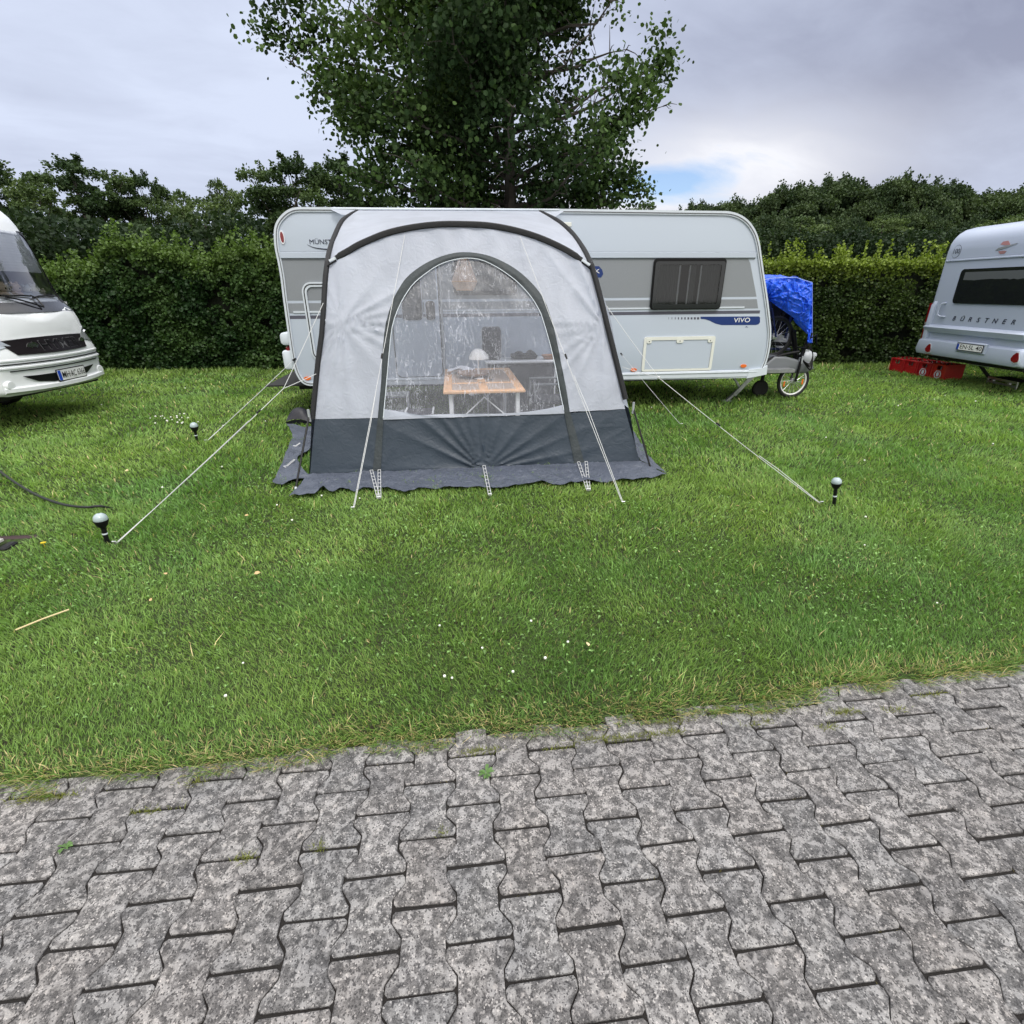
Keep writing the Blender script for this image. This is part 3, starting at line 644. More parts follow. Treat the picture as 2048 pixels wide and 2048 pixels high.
# blue swoosh with lettering and ticks
def Z3(x, y): return FU(1150+x/3.513, 380+y/3.513)
sw = [(882, 890), (1292, 888), (1300, 896), (1299, 930), (1288, 944), (1270, 948), (1030, 949), (985, 938), (950, 920), (915, 908), (882, 905)]
mb = MB(); P_ = [Z3(*p) for p in sw]; vs = [side(a, b, .0) for a, b in P_]+[side(a, b, .0022) for a, b in P_]; n = len(P_)
mb.add(vs, [tuple(range(n, 2*n))]+[(i, (i+1) % n, n+(i+1) % n, n+i) for i in range(n)]); mb.build('blue_swoosh', NAVY, cara, S, smooth=False)
for k in range(10):
    x = 658+k*23; w_ = 1+k*.75; c = [Z3(x-w_, 894), Z3(x+w_, 894), Z3(x+w_, 909), Z3(x-w_, 909)]; mb = MB(); mb.patch(c, side, .002, 0, rings=1); mb.build('stripe_tick', DARKSTRIPE, cara, S, smooth=False)
def lettering(name, s, x0, x1, y0, y1, col, shear=0, d=.0035, sp=1.0, bold=0.0):
    pL, pR = Z3(x0, (y0+y1)/2), Z3(x1, (y0+y1)/2); hgt = abs(Z3((x0+x1)/2, y0)[1]-Z3((x0+x1)/2, y1)[1]); size = hgt/.72; return fit_text(name, s, size, pR[0]-pL[0], ((pL[0]+pR[0])/2, CV-d, (pL[1]+pR[1])/2), (1, 0, 0), (0, 0, 1), col, cara, S, shear, sp, bold)
def fit_text(name, s, size, width, org, ex, ey, col, parent, M, shear=0, sp=1.0, bold=0.0, mapfn=None):
    cu = bpy.data.curves.new('t', 'FONT'); cu.body = s; cu.size = size; cu.space_character = sp; to = bpy.data.objects.new('t', cu); COL.objects.link(to); bpy.context.view_layer.update(); w = to.dimensions.x; bpy.data.objects.remove(to)
   
    mf = (lambda x, y, z: mapfn(x*width/max(w, 1e-4), y, z)) if mapfn else None
    return text(name, s, size, col, parent, M, org, ex, ey, sx=width/max(w, 1e-4), shear=shear, spacing=sp, bold=bold, mapfn=mf)
WLET = mat('white_lettering', (.80, .80, .80), .4); DLET = mat('dark_lettering', (.03, .035, .06), .4)
lettering('lettering', 'VIVO', 1116, 1230, 899, 932, WLET, bold=.0)
mb = MB(); c = [Z3(1193, 966), Z3(1205, 956), Z3(1216, 967), Z3(1205, 961)]; mb.patch(c, side, .002, 0, rings=1); mb.build('logo', NAVY, cara, S)
bd = [(60, 535), (168, 535), (190, 560), (198, 590), (183, 615), (75, 615), (50, 590), (45, 560)]
mb = MB(); mb.patch([Z3(*p) for p in bd], side, .004, 0, rings=1); mb.build('badge', NAVY, cara, S, smooth=False)
lettering('lettering', 'NK', 92, 172, 557, 587, WLET, d=.0065)
# name near the rear end
c0 = FU(619, 484); c1 = FU(664, 484); wd = (c1[0]-c0[0])/5*10.6
fit_text('lettering', 'MÜNSTERLAND', .072, wd, (c0[0]+wd/2, CV-.003, c0[1]), (1, 0, 0), (0, 0, 1), DLET, cara, S)
pts = smoothpath([side(*FU(x, y), .004) for x, y in ((614, 489), (626, 494.5), (642, 497.5), (662, 499), (700, 500), (760, 498))], 5)
mb = MB(); mb.tube(pts, [.001+.006*math.sin(math.pi*i/(len(pts)-1)) for i in range(len(pts))], 6, flat=.3, up=(0, 1, 0)); mb.build('underline_curve', DLET, cara, S)
# marker lamps
def oval(cx_, cy_, rx, ry, n=16, t=0.0): return [(cx_+rx*math.cos(a)*math.cos(t)-ry*math.sin(a)*math.sin(t), cy_+rx*math.cos(a)*math.sin(t)+ry*math.sin(a)*math.cos(t)) for a in [2*math.pi*i/n for i in range(n)]]
c = FU(564.6, 474.7); q = MB(); q.patch(oval(*c, .030, .075), side, .01, 0); ml = q.build('marker_lamp', CHROME, cara, S); q = MB(); q.patch(oval(*c, .019, .060), side, .018, .002); q.build('red_lens', REDLENS, ml, S)
for px, py, mm_ in ((1486.5, 731.7, AMBER), (1267, 739.5, AMBER), (615, 756.5, AMBER)):
    c = FU(px, py); q = MB(); q.patch(oval(*c, .046, .024), side, .012, 0); q.build('reflector', mm_, cara, S)
# hinged side window
wpts = [FU(1308, 517), FU(1451, 517), FU(1441, 619), FU(1300, 619)]; wa0 = wpts[0][0]; wa1 = FU(1449, 540)[0]; wb1 = wpts[0][1]; wb0 = FU(1370, 619)[1]
q = MB(); q.ring(rrect(wa0, wa1, wb0, wb1, .045), rrect(wa0+.05, wa1-.05, wb0+.055, wb1-.05, .03), side, .030, 0); wf = q.build('window', BLACK, cara, S)
q = MB(); q.ring(rrect(wa0+.015, wa1-.015, wb0+.012, wb1-.035, .035), rrect(wa0+.065, wa1-.065, wb0+.07, wb1-.075, .03), side, .012, .032); q.build('pane_frame', DARKGLASS, wf, S)
PANE = bpy.data.materials.new('window_pane'); PANE.use_nodes = True; nt = PANE.node_tree; nt.nodes.clear(); out = N(nt, 'ShaderNodeOutputMaterial')
gl = N(nt, 'ShaderNodeBsdfGlossy'); gl.inputs['Roughness'].default_value = .04; tr = N(nt, 'ShaderNodeBsdfTransparent'); tr.inputs[0].default_value = (.60, .62, .65, 1)
mx = N(nt, 'ShaderNodeMixShader'); fr = N(nt, 'ShaderNodeFresnel', i_IOR=1.5); nt.links.new(math_(nt, 'MAXIMUM', fr.outputs[0], .06), mx.inputs[0]); nt.links.new(tr.outputs[0], mx.inputs[1]); nt.links.new(gl.outputs[0], mx.inputs[2]); nt.links.new(mx.outputs[0], out.inputs[0])
q = MB(); q.patch(rrect(wa0+.06, wa1-.06, wb0+.065, wb1-.07, .03), side, .003, .034, rings=1); q.build('pane', PANE, wf, S)
CURT = mat('curtain', (.13, .135, .14), .8); CURT2 = mat('curtain_pale', (.75, .76, .78), .8)
q = MB(); q.patch(rrect(wa0+.03, wa1-.03, wb0+.03, wb1-.03, .02), side, .001, .001, rings=1); q.build('interior', mat('dim_interior', (.022, .022, .026), .8), wf, S)
for (f0, f1, cc) in ((.06, .36, CURT), (.36, .385, CURT2), (.50, .52, CURT2), (.52, .60, CURT), (.655, .68, CURT2), (.68, .94, CURT)):
    q = MB(); A0 = wa0+(wa1-wa0)*f0; A1 = wa0+(wa1-wa0)*f1
    q.grid(lambda a, b: side(A0+(A1-A0)*a, wb0+.07+(wb1-wb0-.15)*b, .010+.004*math.sin(a*(A1-A0)*160)), 24, 2); q.build('curtain', cc, wf, S)
for px_ in (1335, 1405):
    c = FU(px_, 608); q = MB(); q.tube([side(c[0]-.03, c[1]+.012, .02), side(c[0]+.01, c[1]+.012, .024), side(c[0]+.03, c[1]-.015, .022)], .006, 6); q.build('latch', BLACK, wf, S)
# service hatch
ha0, ha1 = FU(1286, 700)[0], FU(1427, 700)[0]; hb1, hb0 = FU(1360, 673)[1], FU(1360, 741.5)[1]
q = MB(); q.ring(rrect(ha0, ha1, hb0, hb1, .03), rrect(ha0+.04, ha1-.04, hb0+.03, hb1-.045, .012), side, .014, 0); hf = q.build('service_hatch', CREAM, cara, S)
q = MB(); q.patch(rrect(ha0+.044, ha1-.044, hb0+.034, hb1-.049, .010), side, .006, 0, rings=1); q.build('hatch_panel', WHITE, hf, S)
hc = (ha0+ha1)/2
for a_ in (ha0+.075, hc, ha1-.075):
    w_ = .05 if a_ == hc else .035
    q = MB(); q.patch(rrect(a_-w_, a_+w_, hb1-.085, hb1-.02, .02), side, .017, 0, rings=1); lk = q.build('lock', CREAM, hf, S)
    q = MB(); q.patch(oval(a_, hb1-.06, .007, .007, 10), side, .002, .017, rings=1); q.build('keyhole', BLACK, lk, S)
# big luggage flap at the rear end, mostly hidden by the awning
fa0 = FU(607, 600)[0]; fb1 = FU(640, 564)[1]; fb0 = .78; fa1 = fa0+.72
q = MB(); q.ring(rrect(fa0, fa1, fb0, fb1, .12, 6), rrect(fa0+.055, fa1-.055, fb0+.055, fb1-.055, .08, 6), side, .016, .002); lf = q.build('luggage_flap', WPLAIN, cara, S)
q = MB(); q.ring(rrect(fa0+.02, fa1-.02, fb0+.02, fb1-.02, .10, 6), rrect(fa0+.032, fa1-.032, fb0+.032, fb1-.032, .09, 6), side, .0175, .003); q.build('flap_seal', RUBBER, lf, S)
# entrance door inside the awning
da0 = FU(790, 690)[0]; da1 = FU(878, 620)[0]; db0 = FU(830, 753)[1]; db1 = 2.36
q = MB(); q.patch(rrect(da0, da1, db0, db1, .07), side, .012, 0, rings=1); dr = q.build('door', WHITE, cara, S)
q = MB(); q.ring(rrect(da0-.012, da1+.012, db0-.012, db1+.012, .08), rrect(da0, da1, db0, db1, .07), side, .014, 0); q.build('door_gap', RUBBER, dr, S)
q = MB(); q.box((da1+.035, CV-.014, 1.5), (.025, .028, 1.9), bev=.006); q.build('awning_pole_rail', LGREYP, cara, S)
w0 = FU(803, 600)[0]; w1 = FU(843, 600)[0]; wz0 = FU(820, 640)[1]; wz1 = 1.98
q = MB(); q.patch(rrect(w0, w1, wz0, wz1, .04), side, .012, .012, rings=1); q.build('door_window', DARKGLASS, dr, S)
q = MB(); h0 = FU(852, 620); h1 = FU(870, 620); q.patch(rrect(h0[0], h1[0], FU(860, 640)[1], FU(860, 602)[1], .04), side, .018, .010, rings=1); q.build('door_handle', BLACK, dr, S)
q = MB(); q.patch([(da0+.02, zd-.02), (w0-.01, zd-.02), (w0-.01, zd+.02), (da0+.02, zd+.02)], side, .002, .0125, rings=1); q.build('dark_stripe', DARKSTRIPE, dr, S, smooth=False); q = MB(); q.patch([(w1+.01, zd-.02), (h0[0]-.01, zd-.02), (h0[0]-.01, zd+.02), (w1+.01, zd+.02)], side, .002, .0125, rings=1); q.build('dark_stripe', DARKSTRIPE, dr, S, smooth=False)
g0 = zc0; q = MB()
q.patch([(w1+.01, zb0), (da1-.02, zb0), (da1-.02, 2.0), (w1+.01, 2.0)], side, .002, .0125, rings=1); q.patch([(w1+.01, zc0), (h0[0]-.02, zc0), (h0[0]-.02, zc1), (w1+.01, zc1)], side, .002, .0125, rings=1); q.build('grey_band', GREYDECAL, dr, S, smooth=False)
x0, x1 = FU(907, 570)[0], FU(1033, 570)[0]; y0 = FU(970, 590)[1]
q = MB(); q.ring(rrect(x0, x1, y0, 1.98, .05), rrect(x0+.05, x1-.05, y0+.05, 1.93, .03), side, .03, 0); w2_ = q.build('window', BLACK, cara, S)
q = MB(); q.patch(rrect(x0+.045, x1-.045, y0+.045, 1.935, .03), side, .02, 0, rings=1); q.build('pane', DARKGLASS, w2_, S)
x0, x1 = FU(964, 680)[0], FU(1001, 680)[0]
q = MB(); q.patch(rrect(x0, x1, FU(980, 708)[1], FU(980, 653)[1], .04), side, .02, 0, rings=1)
fv = q.build('fridge_vent', GREYP, cara, S); q = MB()
for k in range(6): q.box(((x0+x1)/2, CV-.022, FU(980, 700)[1]+k*.045), (x1-x0-.06, .006, .012))
q.build('louvre', BLACK, fv, S)
# the other fridge vent peeping out right of the awning sleeve
c = FU(1132, 449); q = MB(); q.box((c[0], CV-.006, c[1]), (.14, .014, .05), bev=.004); q.build('small_vent', CREAM, cara, S)
# rear lamp cluster seen edge-on at the left end
p1_ = FU(578, 682); p2_ = FU(584, 722)
q = MB(); shell(q, rrect(p1_[0]-.13, p1_[0]+.05, p1_[1]-.06, p1_[1]+.10, .05), CV+.05, CV+CW-.05, .03, cmap, seg=2, ts=1); q.build('rear_handle_shelf', WPLAIN, cara, S)
q = MB(); shell(q, rrect(p2_[0]-.13, p2_[0]+.08, p2_[1]-.12, p2_[1]+.13, .04), CV+.04, CV+CW-.04, .03, cmap, seg=2, ts=1); q.build('rear_bumper', WPLAIN, cara, S)
q = MB(); q.box((p1_[0]-.05, CV+.12, (p1_[1]+p2_[1])/2), (.06, .12, .12), bev=.02); q.build('tail_lamp', REDLENS, cara, S)
# chassis, wheel, corner steady, roof chimney
q = MB(); q.box((.9, CV+.5, .40), (6.3, .08, .12)); q.box((.9, CV+CW-.5, .40), (6.3, .08, .12)); q.box((.9, CV+CW/2, .37), (.1, 1.9, .08)); q.box((.5, CV+1.1, .445), (6.2, 1.9, .02)); q.build('chassis', UNDER, cara, S)
for vv in (CV+.16, CV+CW-.16):
    q = MB(); q.lathe([(.02, -.09), (.27, -.09), (.315, -.06), (.32, 0), (.315, .06), (.27, .09), (.02, .09)], (.95, vv, .32), 24, (0, 1, 0)); wh = q.build('wheel', RUBBER, cara, S)
    q = MB(); q.lathe([(.0, -.07), (.17, -.075), (.19, -.095), (.20, -.095)], (.95, vv, .32), 20, (0, 1, 0)); q.build('rim', ALU, wh, S)
sg = Gs(1425, 793); st = F(1455, 757, sg.y)
q = MB(); A_ = Vector((sg.x, CV+.35, .02)); B_ = Vector((sg.x+.42, CV+.35, .43)); q.bar(A_, B_, .05, .035); q.bar(A_+Vector((.10, -.03, .09)), B_+Vector((-.05, -.03, 0)), .012, .06); q.bar((sg.x+.02, CV+.35, .43), (sg.x+.20, CV+.35, .20), .03, .03); q.box(A_+Vector((0, 0, 0)), (.12, .10, .02)); q.build('corner_steady', GALV, cara, S)
c = F(1147, 412, CV+1.2); q = MB(); q.lathe([(.0, .0), (.035, 0), (.035, .10), (.06, .10), (.06, .14), (.0, .15)], (c.x, CV+1.2, 2.52), 14); q.build('roof_chimney', WPLAIN, cara, S)
for a_ in (2.4, -1.6): q = MB(); q.box((a_, CV+1.1, 2.585), (.5, .5, .07), bev=.03); q.build('roof_light', LGREYP, cara, S)
# drawbar with its cover
q = MB(); xr_ = 4.38
for sgn in (-1, 1): q.bar((4.2, CV+CW/2+sgn*.55, .42), (5.75, CV+CW/2+sgn*.06, .44), .06, .10)
q.box((4.8, CV+.5, .47), (.75, .5, .05)); q.build('drawbar', GALV, cara, S)
q = MB(); shell(q, [(4.60, .40), (5.50, .40), (5.62, .46), (5.58, .56), (5.35, .60), (5.12, .66), (4.92, .67), (4.82, .58), (4.60, .53)], CV+.42, CV+1.35, .04, cmap, seg=3, ts=3); q.build('drawbar_cover', mat('drawbar_grey', (.13, .14, .15), .45), cara, S)
q = MB(); q.sphere((5.80, CV+.95, .56), .12, 14, (1.2, .9, 1.1)); q.tube([(5.7, CV+.95, .5), (5.85, CV+.95, .62), (5.95, CV+.95, .60)], .05, 8); q.build('hitch_cover', LGREYP, cara, S)
q = MB(); q.tube([(4.98, CV+.75, .13), (4.98, CV+.75, .75)], .028, 10); q.lathe([(.0, -.03), (.11, -.035), (.13, -.02), (.13, .02), (.11, .035), (0, .03)], (4.95, CV+.72, .13), 20, (0, 1, 0)); q.build('jockey_wheel', RUBBER, cara, S)

# ------------------------------------------------------------------ folding bicycle on the drawbar, spare wheel low in front of it
def wheel(parent, c, r, tyre=.028, rim_m=None, spokes=20, hub=.028):
    c = Vector(c); q = MB(); n = 40
    def torus(rr, rt, sy=1.0, k=8):
        vs = []; fs = []
        for i in range(n):
            a = 2*math.pi*i/n
            for j in range(k):
                b_ = 2*math.pi*j/k; rad = rr+rt*math.cos(b_); vs.append(c+Vector((rad*math.cos(a), rt*sy*math.sin(b_), rad*math.sin(a))))
        for i in range(n):
            for j in range(k): fs.append((i*k+j, i*k+(j+1) % k, ((i+1) % n)*k+(j+1) % k, ((i+1) % n)*k+j))
        return vs, fs
    q.add(*torus(r-tyre, tyre)); w_ = q.build('wheel', RUBBER, parent, S)
    q = MB(); q.add(*torus(r-tyre*2.1, .013, 1.1)); q.build('rim', rim_m or ALU, w_, S)
    q = MB()
    for i in range(spokes):
        a = 2*math.pi*i/spokes; b_ = a+(.35 if i % 2 else -.35); q.tube([c+Vector((hub*math.cos(b_), .03*(1 if i % 2 else -1), hub*math.sin(b_))), c+Vector(((r-tyre*2.2)*math.cos(a), 0, (r-tyre*2.2)*math.sin(a)))], .0022, 4)
    q.build('spokes', ALU, w_, S)
    q = MB(); q.lathe([(0, -.05), (.014, -.05), (.014, -.035), (.04, -.03), (.04, -.02), (.02, -.015), (.02, .015), (.04, .02), (.014, .05), (0, .05)], c, 14, (0, 1, 0)); q.build('hub', ALU, w_, S)
    return w_
WRIM = mat('white_rim', (.80, .80, .80), .35)
bv = CV+.46
wc = F(1586, 762, bv); bike = thing('folding_bicycle', 'black folding bicycle with a small white-rimmed front wheel touching the grass beside the caravan', 'bicycle', (wc.x, bv, 0), S)
wr = .265
wz = wr+.015
ww = wheel(bike, (wc.x, bv, wz), wr, .026, WRIM, 24)
for a_ in (R(195), R(-5)):
    q = MB(); q.box((wc.x+.155*math.cos(a_), bv-.012, wz+.155*math.sin(a_)), (.028, .012, .085), bev=.005); q.build('orange_reflector', AMBER, ww, S)
q = MB(); hx = wc.x
for s_ in (-.06, .06): q.tube(smoothpath([(hx, bv+s_, wz), (hx+.02, bv+s_, wz+.28), (hx+.05, bv+s_*.6, wz+.40)], 4), .019, 8)
q.tube([(hx+.05, bv, wz+.36), (hx+.13, bv, wz+.72)], .030, 8); q.tube([(hx+.05, bv-.16, wz+.50), (hx+.05, bv+.2, wz+.50)], .011, 8)
q.tube(smoothpath([(hx-.02, bv-.03, wz+.45), (hx-.2, bv, wz+.42), (hx-.45, bv, wz+.35), (hx-.62, bv, wz+.25)], 4), .022, 8)
q.tube([(hx+.10, bv, wz+.62), (hx+.20, bv-.05, wz+.70), (hx+.25, bv-.02, wz+.55)], .011, 8); q.build('frame', BLACK, bike, S)
q = MB(); q.box((hx+.03, bv-.07, wz+.33), (.022, .02, .12), bev=.005); q.build('fork_shock', LGREYP, bike, S); q = MB(); q.box((hx+.10, bv-.05, wz+.47), (.07, .02, .03), bev=.008); q.build('head_clamp', LGREYP, bike, S)
q = MB(); q.tube(smoothpath([(hx+.03*math.cos(t)*0+(wr+.015)*math.cos(t)+hx*0, bv, wz+(wr+.015)*math.sin(t)) for t in [R(40+i*12) for i in range(10)]], 1) if False else [(hx+(wr+.018)*math.cos(R(35+i*11)), bv, wz+(wr+.018)*math.sin(R(35+i*11))) for i in range(11)], .02, 6, flat=.3); q.build('mudguard', BLACK, bike, S)
q = MB()
for k in range(9):
    a_ = rnd.uniform(0, 1); q.tube(smoothpath([(hx+.02, bv-.06, wz+.35), (hx+.12+.05*a_, bv-.12, wz+.28-.1*a_), (hx+.18, bv-.08, wz+.42), (hx+.08, bv-.04, wz+.56+.05*a_)], 5), .0075, 5)
q.build('brake_cables', BLACK, bike, S)
# second bicycle standing on the drawbar under the tarpaulin
b2 = thing('bicycle', 'dark full-size bicycle standing on the caravan drawbar under the blue tarpaulin', 'bicycle', (5.0, CV+.75, .62), S)
wheel(b2, (5.03, CV+.72, .93), .31, .024, mat('dark_rim', (.03, .03, .03), .4), 20)
q = MB(); fx = 5.03; fy = CV+.72
for s_ in (-.05, .05): q.tube([(fx, fy+s_, .93), (fx-.14, fy+s_*.6, 1.35)], .013, 8)
q.tube([(fx-.14, fy, 1.32), (fx-.20, fy, 1.52)], .02, 8); q.tube([(fx-.16, fy, 1.42), (fx-.5, fy+.2, 1.1)], .022, 8); q.tube([(fx-.20, fy-.25, 1.56), (fx-.20, fy+.25, 1.56)], .012, 8); q.tube([(fx+.25, fy+.1, .9), (fx+.32, fy+.1, 1.6)], .02, 8); q.tube([(fx-.2, fy+.1, .75), (fx+.4, fy+.15, .72)], .02, 8); q.build('frame', mat('dark_blue_frame', (.01, .02, .10), .4), b2, S)
q = MB()
for dx_, dz_ in ((-.28, .0), (.10, .05), (.26, -.05)):
    q.box((fx+dx_, fy+.28, 1.12+dz_), (.20, .10, .62), Matrix.Rotation(R(14*dx_*5), 3, 'Y'), bev=.03)
q.tube([(fx-.45, fy+.12, 1.30), (fx+.05, fy+.12, .86), (fx+.40, fy+.12, 1.30)], .03, 8); q.tube([(fx-.42, fy+.0, .86), (fx+.42, fy+.05, .80)], .03, 8); q.box((fx-.30, fy+.15, .80), (.30, .2, .14), bev=.03)
q.build('battery_frame', BLACK, b2, S)
q = MB(); q.box((fx+.30, fy+.1, 1.62), (.24, .14, .05), bev=.02); q.build('saddle', BLACK, b2, S)
q = MB(); q.box((fx+.34, fy-.05, .80), (.05, .10, .5), Matrix.Rotation(R(-18), 3, 'Y'), bev=.02); q.tube([(fx-.12, fy+.02, .66), (fx+.35, fy+.02, .66)], .022, 8); q.build('rack_arm', BLACK, b2, S)
# white rag / panel behind the spokes
q = MB(); q.grid(lambda a, b: Vector((fx+.02+.34*a+.03*b, fy+.20+.03*math.sin(a*9), .74+.26*b+.05*math.sin(a*6)-.10*(1-a)*b)), 12, 8); o = q.build('white_cover', mat('white_cover_cloth', (.72, .73, .75), .6, bump=.4, bscale=20), None, S, loc=(fx+.1, fy+.2, .74)); lab(o, 'crumpled white plastic cover stuffed behind the bicycle wheel on the drawbar', 'cover')
# ------------------------------------------------------------------ blue tarpaulin
def tp(x, y, v): p = F(1500+x/6.44, 520+y/6.44, v); return p
VF, VB = CV+.35, CV+1.35
topE = [(178, 255), (260, 238), (430, 228), (595, 226), (700, 262), (803, 292)]
botE = [(215, 490), (330, 585), (470, 680), (600, 770), (700, 850), (745, 935)]
def interp(L, t):
    x = t*(len(L)-1); i = min(int(x), len(L)-2); f_ = x-i; return (L[i][0]*(1-f_)+L[i+1][0]*f_, L[i][1]*(1-f_)+L[i+1][1]*f_)
def crease(u, v):
    wx, wy = 1.6*float(vnoise(u*2.3, v*2.3, 61)), 1.6*float(vnoise(u*2.3+9, v*2.3, 62))
    a = abs(float(fbm(u*3.2+wx, v*3.2+wy, 3, 2))-.5)*2; b = abs(float(fbm(u*8+wx*2, v*8+wy*2, 5, 2))-.5)*2
    return .085*(min(a, .35)-.2)+.035*(min(b, .4)-.2)
def tf(a, b):
    t = interp(topE, a); bt = interp(botE, a); x = t[0]*(1-b)+bt[0]*b; y = t[1]*(1-b)+bt[1]*b
    # folds gathered at the pinned corner beside the caravan
    px_ = math.hypot((x-215)/600, (y-485)/600); ang = math.atan2(y-485, x-215)
    bul = -.06*math.sin(math.pi*min(1, b))-.02
    d_ = crease(x/300, y/300)*1.0+.035*math.sin(ang*13)*math.exp(-px_*3.0)
    return tp(x, y, VF+bul+d_+.10*(1-a)*b)
q = MB(); q.grid(tf, 64, 48)
def rightf(a, b): # hanging side piece at the far right down to the tie
    x = 745+(803-745)*a; y0_ = interp(botE, 1-0*a)[1]; 
    L_ = [(803, 292), (803, 600), (800, 830), (792, 950), (798, 1070)]; e1 = interp(L_, b); M_ = [(700, 262), (725, 500), (742, 780), (752, 940), (735, 1075)]; e0 = interp(M_, b)
    x = e0[0]+(e1[0]-e0[0])*a; y = e0[1]+(e1[1]-e0[1])*a; return tp(x, y, VF+.03+.12*a+.03*math.sin(a*7+b*9)+crease(x/300, y/300))
q.grid(rightf, 14, 40)
q.grid(lambda a, b: Vector(tf(a, 0)).lerp(Vector((Vector(tf(a, 0)).x-.02, VB, Vector(tf(a, 0)).z+.01)), b)+Vector((0, 0, .03*math.sin(math.pi*b)+crease(a*3, b*3))), 40, 12)
q.grid(lambda a, b: (lambda p: Vector((p.x+.01*math.sin(b*9), p.y+(VB-VF)*b*max(.0, 1-a*1.15), p.z)))(rightf(1, a)), 20, 8)
def backf(a, b):
    p = Vector(tf(a, 0)); return Vector((p.x, VB+.03*math.sin(a*11), p.z-(p.z-1.35)*b+crease(a*3, b*2)))
q.grid(backf, 24, 16)
tarp = q.build('tarpaulin', TARP, None, S, loc=(5.2, CV+.6, .8)); lab(tarp, 'bright blue crumpled tarpaulin draped over the bicycles on the caravan drawbar', 'tarpaulin')
q = MB(); q.tube([tp(x, y, VF-.045) for x, y in topE], .006, 5); q.tube([tp(803, 292+i*110, VF+.14) for i in range(8)], .005, 5); 
MW['tarp_'] = MW[tarp.name]; hm = q.build('hem', mat('tarp_hem', (.25, .35, .80), .5), tarp, S)
# ------------------------------------------------------------------ the awning (frame S)
ZK = [(-.2, 4.70), (0, 4.73), (.55, 4.87), (1.4, 5.10), (1.9, 5.30), (2.2, 5.42), (2.6, 5.58)]
def vf(z):
    for (z0, v0), (z1, v1) in zip(ZK, ZK[1:]):
        if z <= z1: t = (z-z0)/(z1-z0); return v0+(v1-v0)*t
    return ZK[-1][1]
def FS(px, py):
    v = 5.0
    for _ in range(12): p = F(px, py, v); v = .5*v+.5*vf(p.z)
    return (p.x, p.z)
def Z1(x, y): return (520+x/2.477, 380+y/2.477)
def Z8(x, y): return (540+x/2.356, 800+y/2.356)
T1 = FS(683, 646); T2 = FS(1206, 650); T3 = FS(967, 943); T4 = FS(640, 900); T5 = FS(1262, 850); T6 = FS(1155, 930); T7 = FS(760, 940)
def radial(u, z, c, k, A, L, ph=0):
    du, dz = u-c[0], z-c[1]; r = math.hypot(du, dz)+1e-4; a = math.atan2(dz, du)
    x = math.sin(k*a*.5+ph+1.6*math.sin(a*3+ph)+1.2*math.sin(a*1.3)); am = .35+.9*float(vnoise(a*2.1+ph*3, ph+c[0], 44))
    return A*am*(1-2*abs(x)**.7)*math.exp(-r/L)*(1-math.exp(-r/.06))
def dispW(u, z):
    d = radial(u, z, T1, 17, .022, .55)+radial(u, z, T2, 17, .022, .55, 1)+.022*(float(fbm(u*2.2+5, z*1.6, 7, 3))-.5)
    d += .007*math.sin(u*26+z*7+4*float(vnoise(u*2, z*2, 3)))*(.3+.7*float(vnoise(u*1.7, z*1.7, 8)))
    return d
def dispG(u, z):
    d = radial(u, z, T3, 25, .026, .50)+radial(u, z, T6, 9, .008, .3, 2)+radial(u, z, T7, 9, .008, .3, 2)+radial(u, z, T5, 7, .006, .35, 2)
    d += .016*(float(fbm(u*5, z*3, 17, 3))-.5)
    return d
def front(u, z, out=0.0, d=None):
    return Vector((u, vf(z)-out-(d(u, z) if d else 0), z))
awn = thing('awning', 'white and grey porch awning with large arched clear window, in front of the long caravan', 'awning', (.15, 6.0, 0), S)
Wo = [(583, 1130), (600, 950), (608, 800), (620, 680), (640, 600), (665, 530), (720, 440), (800, 375), (880, 335), (960, 312), (1020, 308), (1090, 315), (1160, 335), (1250, 380), (1320, 435), (1380, 500), (1420, 570), (1450, 660), (1470, 750), (1490, 850), (1510, 950), (1535, 1100)]
Wi = [(611, 1130), (628, 950), (641, 800), (655, 680), (680, 600), (705, 545), (760, 465), (840, 400), (900, 365), (965, 345), (1020, 338), (1090, 345), (1160, 375), (1230, 420), (1290, 470), (1350, 540), (1390, 610), (1412, 680), (1440, 780), (1463, 880), (1485, 1000), (1506, 1100)]
OL = [(272, 1135), (285, 1000), (300, 850), (320, 700), (328, 580), (335, 450), (345, 370)]
OA = [(375, 345), (500, 275), (620, 225), (740, 195), (880, 178), (1020, 176), (1140, 184), (1260, 206), (1380, 242), (1500, 296), (1590, 345)]
OR = [(1630, 375), (1660, 480), (1700, 640), (1730, 760), (1770, 920), (1810, 1085)]
cv = lambda L: [FS(*Z1(*p)) for p in L]
wo, wi, ol, oa, orr = cv(Wo), cv(Wi), cv(OL), cv(OA), cv(OR)
def resample(P_, n):
    P_ = [Vector(p) for p in P_]; d = [0]
    for a, b in zip(P_, P_[1:]): d.append(d[-1]+(b-a).length)
    out = []; j = 0
    for i in range(n):
        s = d[-1]*i/(n-1)
        while j < len(d)-2 and d[j+1] < s: j += 1
        t = (s-d[j])/max(1e-9, d[j+1]-d[j]); out.append(P_[j].lerp(P_[j+1], min(1, t)))
    return out
